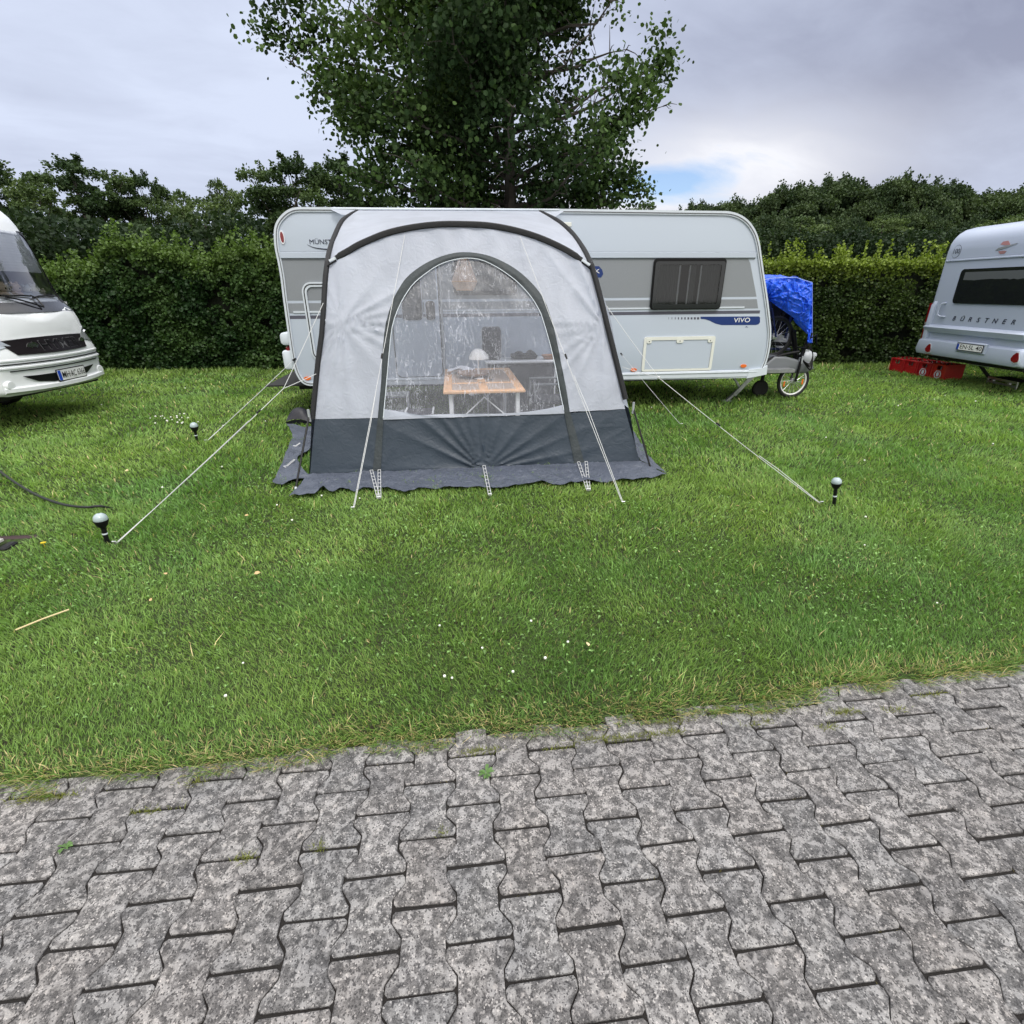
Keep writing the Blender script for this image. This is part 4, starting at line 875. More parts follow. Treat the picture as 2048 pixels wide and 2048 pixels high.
# matching samples: left leg, arch, right leg
def spl(P_, n=6): return [tuple(p)[:2] for p in smoothpath([(a, b, 0) for a, b in P_], n)]
nA = 44
OUT = resample(spl(ol), nA)[:-1]+resample(spl([ol[-1]]+oa+[orr[0]]), 90)[:-1]+resample(spl(orr), nA)
INN = resample(spl(wo[:6]), nA)[:-1]+resample(spl(wo[5:17]), 90)[:-1]+resample(spl(wo[16:]), nA)
WIN = resample(spl(wi[:6]), nA)[:-1]+resample(spl(wi[5:17]), 90)[:-1]+resample(spl(wi[16:]), nA)
nS = len(OUT)
q = MB(); q.grid(lambda a, b: (lambda i: (lambda p: front(p.x, p.y, 0, dispW))(OUT[i].lerp(INN[i], b)))(min(nS-1, int(round(a*(nS-1))))), nS-1, 34)
q.build('front_panel', FABW, awn, S, sharp=70, fix=False)
# charcoal band round the window, going on down to the ground
def bandpt(i, b): 
    p = INN[i].lerp(WIN[i], b); return front(p.x, p.y, .006+.010*math.sin(math.pi*b)+.004*math.sin(i*.35+b*2), dispW if b < .5 else None)
q = MB(); q.grid(lambda a, b: bandpt(min(nS-1, int(round(a*(nS-1)))), b), nS-1, 6); q.build('window_band', BAND, awn, S, sharp=70, fix=False)
q = MB(); q.tube([front(p.x, p.y, .012) for p in WIN[::3]], .0045, 5); q.build('piping', WPLAIN, awn, S)
# clear window
PVC = bpy.data.materials.new('clear_window_film'); PVC.use_nodes = True; nt = PVC.node_tree; nt.nodes.clear(); out = N(nt, 'ShaderNodeOutputMaterial'); tc = N(nt, 'ShaderNodeTexCoord')
mp = N(nt, 'ShaderNodeMapping'); mp.inputs['Rotation'].default_value = (0, R(38), 0); mp.inputs['Scale'].default_value = (5, 1, 1.2); nt.links.new(tc.outputs['Object'], mp.inputs[0])
mp2 = N(nt, 'ShaderNodeMapping'); mp2.inputs['Rotation'].default_value = (0, R(-30), 0); mp2.inputs['Scale'].default_value = (4, 1, 1.0); nt.links.new(tc.outputs['Object'], mp2.inputs[0])
a_ = N(nt, 'ShaderNodeTexNoise', i_Scale=4.5, i_Detail=2.0, i_Roughness=.5, i_Distortion=1.0); nt.links.new(mp.outputs[0], a_.inputs['Vector'])
b_ = N(nt, 'ShaderNodeTexNoise', i_Scale=5.5, i_Detail=2.0, i_Roughness=.5, i_Distortion=1.2); nt.links.new(mp2.outputs[0], b_.inputs['Vector'])
c_ = N(nt, 'ShaderNodeTexNoise', i_Scale=1.6, i_Detail=3.0, i_Roughness=.6); nt.links.new(tc.outputs['Object'], c_.inputs['Vector'])
# thin crease lines: where each noise crosses its middle value
def ridge(n, w): return ramp(nt, math_(nt, 'ABSOLUTE', math_(nt, 'SUBTRACT', n.outputs[0], .5)), [(0.0, 1.0), (w, 0.0)])
r1 = ridge(a_, .016); r2 = ridge(b_, .015)
area = ramp(nt, c_.outputs[0], [(.42, .15), (.6, 1.0)])
bn = N(nt, 'ShaderNodeBump', i_Strength=.16, i_Distance=.02); nt.links.new(math_(nt, 'ADD', math_(nt, 'ADD', r1, r2), math_(nt, 'ADD', a_.outputs[0], b_.outputs[0])), bn.inputs['Height'])
gl = N(nt, 'ShaderNodeBsdfGlossy'); gl.inputs['Roughness'].default_value = .28; nt.links.new(bn.outputs[0], gl.inputs['Normal'])
df = N(nt, 'ShaderNodeBsdfDiffuse'); df.inputs[0].default_value = (.74, .77, .88, 1); nt.links.new(bn.outputs[0], df.inputs['Normal'])
tr = N(nt, 'ShaderNodeBsdfTransparent'); tr.inputs[0].default_value = (.95, .96, .99, 1)
k_ = math_(nt, 'ADD', .10, math_(nt, 'MULTIPLY', math_(nt, 'MULTIPLY', math_(nt, 'MAXIMUM', r1, r2), area), .45))
m1 = N(nt, 'ShaderNodeMixShader'); nt.links.new(k_, m1.inputs[0]); nt.links.new(tr.outputs[0], m1.inputs[1]); nt.links.new(df.outputs[0], m1.inputs[2])
m2_ = N(nt, 'ShaderNodeMixShader'); m2_.inputs[0].default_value = .045; nt.links.new(m1.outputs[0], m2_.inputs[1]); nt.links.new(gl.outputs[0], m2_.inputs[2]); nt.links.new(m2_.outputs[0], out.inputs[0])
def paneP(a, b):
    i = b*(nS-1)/2; l = WIN[int(i)]; r = WIN[nS-1-int(i)]; p = l.lerp(r, a)
    return front(p.x, p.y, -.004-.012*math.sin(math.pi*a)*(1-b)+.012*(float(fbm(p.x*6+p.y*3, p.y*6-p.x*3, 11, 3))-.5))
q = MB(); q.grid(paneP, 60, (nS-1)//2); q.build('window_pane', PVC, awn, S, sharp=80, fix=False)
# white hem sagging along the foot of the window
sag = spl([FS(*Z1(*p)) for p in ((612, 1082), (640, 1088), (700, 1098), (790, 1112), (900, 1110), (1040, 1108), (1200, 1106), (1320, 1098), (1430, 1080), (1503, 1062))], 5)
bot = resample([(WIN[0].x-.01, WIN[0].y-.012), (WIN[-1].x+.01, WIN[-1].y-.012)], len(sag))
q = MB(); q.grid(lambda a, b: (lambda i: (lambda p: front(p.x, p.y, .009+.004*math.sin(i*.5)))(bot[i].lerp(Vector(sag[i]), b)))(int(round(a*(len(sag)-1)))), len(sag)-1, 3); q.build('window_hem', FABW, awn, S, fix=False)
# lower grey wall
topP = spl([FS(*p) for p in ((629.8, 838), (690, 838), (755, 837), (860, 836), (940, 834.5), (1040, 831), (1130, 827), (1190, 823), (1250, 818))], 8)
botP = spl([FS(*p) for p in ((619, 960), (690, 958), (755, 956), (860, 951), (965, 945), (1070, 941), (1165, 936), (1225, 931), (1281, 927))], 8)
topR, botR = resample(topP, 150), resample(botP, 150)
q = MB(); q.grid(lambda a, b: (lambda i: (lambda p: front(p.x, p.y, .004*b, dispG))(topR[i].lerp(botR[i], b)))(int(round(a*149))), 149, 40); q.build('lower_wall', FABG, awn, S, sharp=70, fix=False)
for (x0, x1, x2, x3, yt, yb) in ((756, 767, 744, 761, 834, 958), (1128, 1140, 1151, 1172, 824, 937)):
    A0, A1, B0, B1 = FS(x0, yt), FS(x1, yt), FS(x2, yb), FS(x3, yb)
    def zb(a, b): p = Vector(A0).lerp(Vector(A1), a).lerp(Vector(B0).lerp(Vector(B1), a), b); return front(p.x, p.y, .009+.006*math.sin(math.pi*a), dispG)
    q = MB(); q.grid(zb, 5, 30); q.build('zip_cover', BAND, awn, S, fix=False)
mid = [front(p[0], p[1], .003, dispG) for p in [tuple(topR[i].lerp(botR[i], .985)) for i in range(0, 150, 2)]]
q = MB(); q.tube(mid, .006, 5); q.build('hem_cord', SLEEVE, awn, S)
# roof
Lp = smoothpath([F(*p) for p in ((715, 420.5, 7.285), (690, 440, 6.6), (673, 474, 5.98), (663, 505, 5.55))]+[front(*FS(659, 529))], 7)
Rp = smoothpath([F(*p) for p in ((1079, 422, 7.285), (1109.5, 440.5, 6.6), (1138, 465, 6.1), (1163, 500, 5.6))]+[front(*FS(1178, 531))], 7)
nL = len(Lp); archN = 60
UA = [(345, 370), (372, 328), (500, 260), (620, 210), (740, 182), (880, 166), (1020, 166), (1140, 173), (1260, 194), (1380, 230), (1500, 284), (1600, 340), (1630, 375)]
ar = [front(p.x, p.y, .012) for p in resample(spl([FS(*Z1(*p)) for p in UA]), archN+1)]
railL, railR = Lp[0], Rp[0]
def roofP(a, b):
    fr = ar[int(round(a*archN))]; bk = railL.lerp(railR, a); j = int(round((1-b)*(nL-1))); l, r = Lp[j], Rp[j]
    f0, f1 = ar[0], ar[-1]
    p = fr.lerp(bk, b)+l.lerp(r, a)-(f0.lerp(f1, a).lerp(railL.lerp(railR, a), b))
    s_ = math.sin(math.pi*a)*math.sin(math.pi*b)
    return p+Vector((0, 0, -.045*s_+.016*(float(fbm(a*6, b*5, 23, 3))-.5)*math.sin(math.pi*b)+.006*math.sin(a*70+b*6)*b*(1-b)*2))
q = MB(); q.grid(roofP, archN, nL-1); q.build('roof', FABW, awn, S, sharp=70, fix=False)
q = MB(); q.tube([railL+Vector((-.30, -.01, .012)), railR+Vector((.25, -.01, .012))], .012, 6); q.build('rail_beading', WPLAIN, awn, S)
for c_, P_ in ((railL, [(661, 418.5), (712, 420), (700, 431), (682, 429)]), (railR, [(1082, 423), (1128, 422), (1112, 433), (1096, 434)])):
    vs = [F(x, y, 7.26-.05*(i > 1)) for i, (x, y) in enumerate(P_)]; q = MB(); q.add(vs, [(0, 1, 2, 3)]); q.build('corner_flap', FABW, awn, S, fix=False)
# black pole sleeves
legL = [front(p.x, p.y, .004) for p in OUT[:nA:4]][::-1]; legR = [front(p.x, p.y, .004) for p in OUT[-nA::4]]
bl = front(*FS(622, 950)); br = front(*FS(1281, 920))
sl1 = Lp[:-1]+legL; sl2 = Rp[:-1]+legR
dL, dR = Vector((-.022, 0, 0)), Vector((.024, 0, 0))
q = MB(); q.tube([p+dL*(min(1, i/8)) for i, p in enumerate(sl1)], [.012+.013*min(1, i/7) for i in range(len(sl1))], 8, flat=1.0); q.build('pole_sleeve', SLEEVE, awn, S)
q = MB(); q.tube([p+dR*(min(1, i/8)) for i, p in enumerate(sl2)], [.012+.015*min(1, i/7) for i in range(len(sl2))], 8); q.build('pole_sleeve', SLEEVE, awn, S)
ac = [front(*FS(*Z1(*p)), out=.018) for p in ((378, 337), (440, 302), (500, 268), (620, 218), (740, 189), (880, 172), (1020, 171), (1140, 178), (1260, 200), (1380, 236), (1500, 290), (1592, 346))]
acs = smoothpath(ac, 5)
q = MB(); q.tube(acs, [.020]*2+[.027]*(len(acs)-4)+[.020]*2, 8, flat=.45, up=(0, 1, 0)); q.build('arch_sleeve', SLEEVE, awn, S)
for sg_, e_, p_ in ((-1, acs[0], FS(*Z1(345, 352))), (1, acs[-1], FS(*Z1(1632, 372)))):
    t_ = front(*p_, out=.02); q = MB(); q.tube([e_, t_], .012, 6, flat=.3, up=(0, 1, 0)); q.build('arch_strap', WPLAIN, awn, S); q = MB(); q.tube([e_+Vector((0, .0, -.02)), t_+Vector((0, -.01, -.03)), t_+Vector((sg_*.03, 0, -.05))], .008, 6); q.build('arch_tie', BLACK, awn, S)
# legs from sleeve to the ground pegs at the front corners
for (a, b, c) in (((620, 828), (593, 972), (590, 985)), ((1264, 813), (1302, 935), (1304, 946))):
    pa = front(*FS(*a), out=.03); pc = Gs(*c, 0.0); pb = pa.lerp(pc, .93)
    q = MB(); q.tube([pa, pb], .009, 6); st_ = q.build('corner_strap', BLACK, awn, S)
    q = MB(); q.tube([pb, pc+Vector((0, 0, -.02))], [.012, .007], 6); q.build('peg_hook', WPLAIN, st_, S); q = MB(); q.tube([pa+Vector((0, -.01, .05)), pa+Vector((0, -.012, -.06))], .012, 6); q.build('buckle', LGREYP, st_, S)
# side walls; the left one is unzipped, the right one has a clear window
def uedge(z, sgn): # half width at the front edge
    if sgn < 0: P_ = [(0, -1.43), (.57, -1.345), (1.4, -1.17), (1.9, -1.10)]
    else: P_ = [(0, 1.79), (.57, 1.67), (1.4, 1.49), (1.9, 1.33)]
    for (a, x), (b, y) in zip(P_, P_[1:]):
        if z <= b or b == 1.9: return x+(y-x)*(z-a)/(b-a)
def sidep(sgn, t, z, out=0.0):
    v0 = vf(z); v = v0+(7.27-v0)*t; u = uedge(z, sgn); bul = .10*math.sin(math.pi*min(1, t*1.1))*max(0, 1-z/.7)
    return Vector((u+sgn*(bul+out+.012*(float(fbm(t*9, z*5, 33+sgn, 3))-.5)+.10*t*max(0, 1-z/.6)), v, z))
def zroof(t): # height of the roof line at the sides
    return 1.88+(2.45-1.88)*t
for sgn in (-1, 1):
    q = MB(); q.grid(lambda a, b: sidep(sgn, a, .03+.53*b), 30, 10); q.build('side_wall_lower', FABG, awn, S, fix=False)
q = MB(); q.grid(lambda a, b: sidep(1, a, .56+(.20)*b), 24, 3); q.grid(lambda a, b: sidep(1, a, 1.62+(zroof(a)-1.62)*b), 24, 6); q.grid(lambda a, b: sidep(1, a*.14, .76+.86*b), 4, 8); q.grid(lambda a, b: sidep(1, .86+a*.14, .76+.86*b), 4, 8); q.build('side_wall_upper', FABW, awn, S, fix=False)
q = MB(); q.grid(lambda a, b: sidep(1, .14+a*.72, .76+.86*b, -.01), 16, 10); q.build('side_window', PVC, awn, S, fix=False)
q = MB(); q.ring([(.12, .73), (.88, .73), (.88, 1.65), (.12, 1.65)], [(.17, .80), (.83, .80), (.83, 1.58), (.17, 1.58)], lambda a, b, d: sidep(1, a, b, d-.02), .01, 0); q.build('side_window_band', BAND, awn, S)
q = MB(); q.grid(lambda a, b: sidep(-1, a, 1.70+(zroof(a)-1.70)*b), 24, 5); q.grid(lambda a, b: sidep(-1, a*.07, .56+1.14*b), 3, 8); q.build('side_wall_upper', FABW, awn, S, fix=False)
q = MB(); q.grid(lambda a, b: sidep(-1, .30+.3*a, 1.30+.42*b)+Vector((-.12*math.sin(math.pi*a)*(1-b*.5), 0, .1*abs(math.sin(a*9))*(1-b))), 16, 6); q.build('rolled_side_panel', FABG, awn, S, fix=False)
q = MB(); q.tube([Vector((-1.32, 6.55, .02)), Vector((-1.40, 6.55, .9)), Vector((-1.30, 6.6, 1.5)), Vector((-1.13, 6.7, 2.28))], .016, 8); q.build('side_pole', BLACK, awn, S)
q = MB(); q.tube([Vector((-1.38, 6.55, 1.35)), front(uedge(1.35, -1), 1.35)+Vector((0, .05, 0))], .014, 6); q.build('tension_bar', BLACK, awn, S)
q = MB(); q.tube([Vector((-1.40, 6.55, .75)), front(uedge(.78, -1), .78)+Vector((0, .05, 0))], .010, 6); q.build('tension_bar', BLACK, awn, S)
# mud flap lying on the grass
innerF = [Vector((p.x, vf(p.y)-.01, max(p.y, .03))) for p in resample(botP, 90)]
outerF = [Gs(*Z8(*p), .012) for p in ((95, 475), (140, 466), (180, 466), (225, 456), (250, 430), (295, 455), (340, 434), (400, 445), (450, 432), (545, 430), (640, 456), (700, 438), (800, 430), (900, 430), (1000, 426), (1080, 432), (1180, 418), (1290, 405), (1370, 420), (1440, 406), (1560, 405), (1700, 395), (1800, 382), (1868, 366))]
oF = resample(smoothpath(outerF, 4), 90)
def flapP(I, O, seed):
    n_ = len(I)
    def f_(a, b):
        i = int(round(a*(n_-1))); p = I[i].lerp(O[i], b)
        g = float(terrain(np.array([p.x]), np.array([p.y]))[0])+.022
        wv = .030*(float(fbm(p.x*5+seed, b*2.2, seed, 3))-.35)*min(1, b*2.5)+.014*abs(math.sin(p.x*13+p.y*9+b*2+seed))*min(1, b*3)+.015*b*(float(vnoise(p.x*11+p.y*7, seed, 3)))
        wv += .030*(abs(float(fbm(p.x*7, p.y*7, seed+2, 2))-.5)-.06)+.012*(float(vnoise(p.x*40, p.y*40, 4))-.5)
        return Vector((p.x, p.y, max(g, I[i].z*(1-b)**2+g)+max(0, wv)))
    return f_
q = MB(); innerF2 = resample(innerF, 240); oF2 = resample(oF, 240); q.grid(flapP(innerF2, oF2, 3), 239, 20)
cL = innerF[0]; cR = innerF[-1]
inL = [cL, Gs(606, 943, .03), Gs(596, 920, .03), Vector((-1.62, 5.55, .03)), Vector((-1.68, 6.0, .03)), Vector((-1.66, 6.5, .03))]
outL = [Gs(*p, .012) for p in ((618, 965), (585, 970), (547, 977), (560, 950), (568, 928), (576, 908), (584, 888), (585, 872), (574, 853))]
a_, b_ = resample(smoothpath(inL, 4), 50), resample(smoothpath(outL, 3), 50); q.grid(flapP(a_, b_, 9), 49, 12)
inR = [cR, sidep(1, .25, .03), sidep(1, .5, .03), sidep(1, .8, .03)]
outR = [Gs(*Z8(1868, 366), .012), Gs(*Z8(1830, 325), .012), Gs(*Z8(1785, 282), .012), Vector((2.12, 6.0, .015)), Vector((2.15, 6.6, .015))]
a_, b_ = resample(smoothpath(inR, 4), 40), resample(smoothpath(outR, 3), 40); q.grid(flapP(a_, b_, 14), 39, 10)
q.build('mud_flap', FLAPM, awn, S, sharp=60, fix=False)
# rubber ladder straps
def ladder(pa, pb, w=.024, name='ladder_strap'):
    q = MB(); d = (pb-pa); L = d.length; x = d.normalized(); y = Vector((0, 0, 1)).cross(x).normalized()
    for s_ in (-1, 1): q.tube([pa+y*w/2*s_, pb+y*w/2*s_], .0030, 4)
    for k in range(9): c = pa+d*(k/8); q.tube([c-y*w/2, c+y*w/2], .0026, 4)
    o = q.build(name, STRAPW, awn, S); q = MB(); q.tube([pb+Vector((0, 0, .012)), pb+Vector((0, .02, -.05))], .005, 6); q.tube([pb+Vector((-.012, 0, .012)), pb+Vector((.014, 0, .012))], .004, 5); q.build('peg', ALU, o, S)
for (a, b) in (((746, 959), (757, 996)), ((761.5, 958), (759, 996)), ((968, 946), (980, 990)), ((1155, 942), (1176, 980)), ((1170, 940), (1178, 980))):
    u_, z_ = FS(*a); ladder(front(u_, max(z_, .035)+.05, .05), Gs(*b, .05))
for (a, b) in (((600, 886), (589, 894)), ((589, 919), (570, 935))): ladder(Gs(*a, .09), Gs(*b, .06), .018)
# guy ropes with sliders and pegs
def rope(pts, r=.0032, double=0.0, sliders=(), peg=True, name='guy_rope'):
    r *= .72
    q = MB(); 
    for i, (a, b) in enumerate(zip(pts, pts[1:])):
        n_ = 10; sg_ = [a.lerp(b, k/n_)-Vector((0, 0, .02*math.sin(math.pi*k/n_)*(b-a).length/3)) for k in range(n_+1)]; q.tube(sg_, r, 6)
    if double > 0:
        a, b = pts[-2], pts[-1]; s0 = a.lerp(b, 1-double); q.tube([s0+Vector((.004, 0, 0)), s0.lerp(b, .3)+Vector((.014, 0, .004)), b+Vector((.008, 0, 0))], r, 6)
    o = q.build(name, ROPE, awn, S)
    for t in sliders:
        a, b = pts[-2], pts[-1]; c = a.lerp(b, t); d = (b-a).normalized(); q = MB(); q.tube([c-d*.022, c+d*.022], .0085, 6); q.build('slider', BLACK, o, S)
    if peg:
        b = pts[-1]; q = MB(); q.tube([b+Vector((0, -.01, .02)), b+Vector((0, .03, -.10))], .005, 6); q.tube([b+Vector((-.012, -.01, .02)), b+Vector((.016, -.01, .02))], .005, 5); q.build('peg', ALU, o, S)
    return o
rope([front(*FS(810, 471), out=.03), Gs(706, 1018, .015)], .0036, .42, (.47,))
rope([front(*FS(1039, 473), out=.03), Gs(1245, 1007, .015)], .0036, .45, (.48,))
J1 = F(567, 777, 4.75)
rope([front(*FS(648, 606), out=.03), J1, Gs(231, 1087, .02)], .0042, .75, (.18,))
rope([front(*FS(634, 747), out=.03), J1], .0040, 0, (), False)
J2 = F(1318, 756, 4.7)
rope([front(*FS(1211, 611), out=.03), J2, Gs(1640, 1007, .02)], .0036, .35, (.40,))
rope([front(*FS(1243, 733), out=.03), J2], .0034, 0, (), False)
q = MB(); q.lathe([(.010, -.003), (.016, 0), (.010, .003)], J2, 10, (0, 1, 0)); q.build('rope_ring', CHROME, awn, S)
rope([F(585, 722, 7.28), Gs(412, 883, .02)], .0045, .8, ())
rope([F(1241, 706, 7.26), Gs(1362, 850, .02)], .0034, 0, ())
q = MB(); q.tube([F(585, 721, 7.27), F(592, 717, 7.28)], .012, 6); q.build('hook', BLACK, awn, S); q = MB(); q.tube([F(1241, 706, 7.25), F(1245, 711, 7.24)], .010, 6); q.build('hook', BLACK, awn, S)

# ------------------------------------------------------------------ things inside the awning
o_ = MB(); o_.grid(lambda a, b: Vector((-1.40+3.15*a, 4.80+2.5*b, .018+.006*float(vnoise(a*9, b*9, 2)))), 30, 24); gsh = o_.build('groundsheet', GROUNDSHEET, None, S, loc=(.2, 6, 0)); lab(gsh, 'dark grey woven groundsheet covering the floor inside the awning', 'groundsheet')
def F_h(px, py, h): return Gs(px, py, h)
TT = .74; tl0, tl1, tl2, tl3 = (Gs(*p, TT) for p in ((889, 783), (1050, 780), (995, 737), (870, 737)))
tu0, tu1, tv0, tv1 = -.13, .67, (tl0.y+tl1.y)/2, (tl2.y+tl3.y)/2
table = thing('camping_table', 'light wooden folding table with white legs inside the awning', 'table', ((tu0+tu1)/2, (tv0+tv1)/2, 0), S)
q = MB(); fr_ = .085
for c, d in ((((tu0+tu1)/2, tv0+fr_/2), (tu1-tu0, fr_)), (((tu0+tu1)/2, tv1-fr_/2), (tu1-tu0, fr_)), ((tu0+fr_/2, (tv0+tv1)/2), (fr_, tv1-tv0-2*fr_-.004)), ((tu1-fr_/2, (tv0+tv1)/2), (fr_, tv1-tv0-2*fr_-.004)), (((tu0+tu1)/2, (tv0+tv1)/2), (.085, tv1-tv0-2*fr_-.004)), (((tu0+tu1)/2, tv0+.50), (tu1-tu0-2*fr_-.004, .05))):
    q.box((*c, TT-.014), (*d, .028), bev=.006)
q.build('table_frame', WOOD, table, S)
q = MB()
for (a0_, a1_) in ((tu0+fr_, (tu0+tu1)/2-.0425), ((tu0+tu1)/2+.0425, tu1-fr_)):
    n_ = int((tv1-tv0-2*fr_)/.022)
    for k in range(n_): q.box(((a0_+a1_)/2, tv0+fr_+.011+k*.022, TT-.011), (a1_-a0_, .018, .010))
q.build('table_slats', BAMBOO, table, S)
WTUBE = mat('white_metal', (.74, .75, .76), .35)
for (x_, y_) in ((tu0+.07, tv0+.08), (tu1-.07, tv0+.08), (tu0+.07, tv1-.08), (tu1-.07, tv1-.08)):
    q = MB(); q.box((x_, y_, (TT-.03+.03)/2), (.042, .042, TT-.06), bev=.008); q.build('leg', WTUBE, table, S)
q = MB(); ym = tv0+.08; q.tube([(tu0+.08, ym, .38), ((tu0+tu1)/2, ym+.02, .66)], .007, 6); q.tube([(tu1-.08, ym, .38), ((tu0+tu1)/2, ym+.02, .66)], .007, 6); q.build('brace', WTUBE, table, S)
lb = Gs(958, 757, TT); lampo = thing('table_lamp', 'white mushroom table lamp on a thin stem standing on the wooden table', 'lamp', (lb.x, lb.y, TT), S)
dome = F(958, 718, lb.y); hz_ = dome.z; rr = (F(977, 718, lb.y).x-F(939, 718, lb.y).x)/2
q = MB(); q.lathe([(.0, 0), (.055, 0), (.055, .006), (.01, .012), (.0, .012)], (lb.x, lb.y, TT), 18); q.build('base', WTUBE, lampo, S)
q = MB(); q.tube([(lb.x, lb.y, TT+.01), (lb.x, lb.y, hz_+.03)], .0055, 8); q.build('stem', WTUBE, lampo, S)
LAMPW = fabric('lamp_shade_white', (.78, .78, .78), .25, .4, .02)
q = MB(); pr = [(rr*math.cos(R(t)), rr*1.05*math.sin(R(t))) for t in range(0, 91, 10)]; q.lathe(pr+[(r_*.97, h_*.97) for r_, h_ in pr[::-1]], (lb.x, lb.y, hz_), 26); q.build('lamp_shade', LAMPW, lampo, S)
pb = F(927, 519, 5.62); pe = F(927, 580, 5.62); pw = (F(952, 560, 5.62).x-F(902, 560, 5.62).x)/2; pend = thing('pendant_lamp', 'pale raffia pendant lampshade hanging at the top of the awning window', 'pendant lamp', tuple(pb), S)
RAF = fabric('raffia', (.62, .47, .38), .35, .8, .6)
q = MB(); Hh = pb.z-pe.z; n_ = 40
prof = [(.36, 0), (.50, -.10), (.70, -.38), (.97, -.68), (1.0, -.74), (.86, -.88), (.66, -1.0)]
vs = []; fs = []
for r_, h_ in prof:
    for j in range(n_*2):
        t = math.pi*j/n_; k = 1+(.025 if j % 2 else -.02); vs.append(Vector((pb.x+r_*pw*k*math.cos(t), pb.y+r_*pw*k*math.sin(t), pb.z+h_*Hh)))
for i in range(len(prof)-1):
    for j in range(n_*2):
        if j % 4 == 0 and i < 4: continue
        fs.append((i*n_*2+j, i*n_*2+(j+1) % (n_*2), (i+1)*n_*2+(j+1) % (n_*2), (i+1)*n_*2+j))
q.add(vs, fs); q.build('lamp_shade', RAF, pend, S, smooth=False, fix=False)
q = MB()
for r_, h_ in ((.36, 0), (1.0, -.72), (.66, -1.0)): 
    q.tube([(pb.x+r_*pw*math.cos(t), pb.y+r_*pw*math.sin(t), pb.z+h_*Hh) for t in [2*math.pi*i/24 for i in range(25)]], .005, 5)
q.build('hoop', WOOD, pend, S)
q = MB()
for s_ in (-.03, .03): q.tube([(pb.x+s_*.4, pb.y-.07, pb.z+.10), (pb.x+s_, pb.y-.07, pb.z+.02), (pb.x+s_*1.3, pb.y-.06, pb.z-.06)], .005, 5)
q.tube([(pb.x, pb.y, pb.z+.25), (pb.x, pb.y, pb.z-.02)], .004, 5); q.build('hanging_cord', BLACK, pend, S)
c = Gs(949, 752, TT+.01); q = MB(); n_ = 24; q.lathe([(.0, .008), (.10, .008), (.17, .035), (.19, .055), (.175, .053), (.10, .02), (.0, .018)], (c.x, c.y, TT), 28); o = q.build('tray', mat('wicker', (.36, .25, .19), .7, bump=.8, bscale=60, var=.4, vscale=40), None, S, loc=(c.x, c.y, TT)); lab(o, 'round brown wicker tray on the table in front of the white lamp', 'tray')
c = Gs(918, 742, TT+.02); q = MB(); q.grid(lambda a, b: Vector((c.x-.14+.30*a+.04*b, c.y-.10+.22*b, TT+.012+.045*abs(math.sin(a*4+b*3))*(1-abs(a-.5))+.02*float(vnoise(a*6, b*6, 4)))), 14, 12); o = q.build('cloth_napkin', mat('white_napkin', (.74, .74, .76), .8), None, S, loc=(c.x, c.y, TT)); lab(o, 'crumpled white cloth lying on the left side of the wooden table', 'cloth')
c = Gs(978, 755, TT+.02); q = MB(); q.lathe([(.0, .0), (.032, .0), (.036, .10), (.034, .10), (.030, .006), (0, .006)], (c.x+.02, c.y-.02, TT), 16); o = q.build('drinking_glass', mat('glass', (.9, .9, .9), .03, trans=1.0), None, S, loc=(c.x, c.y, TT)); lab(o, 'small clear drinking glass at the right rim of the wicker tray', 'glass')
# white camping kitchen shelf against the caravan
k0, k1 = F(966, 720, 7.0), F(1108, 720, 7.0); kz = k0.z; kit = thing('kitchen_unit', 'low white-topped camping kitchen unit with grey cloth sides against the caravan', 'kitchen unit', ((k0.x+k1.x)/2, 7.0, 0), S)
kx0, kx1 = k0.x+.02, min(k1.x, 1.42)
q = MB(); q.box(((kx0+kx1)/2, 7.0, kz-.01), (kx1-kx0, .46, .035), bev=.01); q.build('worktop', WTUBE, kit, S)
q = MB(); q.box(((kx0+kx1)/2, 7.01, (kz-.04)/2+.03), (kx1-kx0-.05, .40, kz-.08), bev=.03); q.build('cloth_sides', DKCLOTH, kit, S)
for x_ in (kx0+.02, kx1-.02):
    q = MB(); q.tube([(x_, 6.80, .02), (x_, 6.80, kz-.03)], .010, 6); q.build('leg', WTUBE, kit, S)
a0_, a1_ = F(966, 700, 7.0), F(1001, 655, 7.0)
q = MB(); shell(q, rrect(a0_.x, a1_.x, kz+.012, a1_.z, .05), 6.88, 7.1, .04, cmap, seg=3, ts=1); o = q.build('backpack', DKCLOTH, None, S, loc=((a0_.x+a1_.x)/2, 7, kz)); lab(o, 'upright dark grey bag on the left end of the kitchen worktop', 'bag')
q = MB()
q.tube(smoothpath([(k0.x+.38, 6.92, kz+.03), (k0.x+.46, 6.9, kz+.09), (k0.x+.56, 6.92, kz+.05), (k0.x+.62, 6.95, kz+.10), (k0.x+.70, 6.92, kz+.03)], 5), .028, 8); q.box((k0.x+.54, 7.0, kz+.04), (.34, .22, .06), bev=.02); o = q.build('gas_stove', mat('stove_black', (.03, .03, .035), .5), None, S, loc=(k0.x+.5, 6.95, kz)); lab(o, 'low dark camping stove in the middle of the kitchen worktop', 'stove')
q = MB(); q.lathe([(.0, .0), (.06, .0), (.10, .05), (.09, .05), (.0, .01)], (k0.x+.86, 6.9, kz+.012), 18); o = q.build('bowl', mat('terracotta', (.36, .20, .13), .6), None, S, loc=(k0.x+.86, 6.9, kz)); lab(o, 'small reddish brown bowl at the right end of the kitchen worktop', 'bowl')
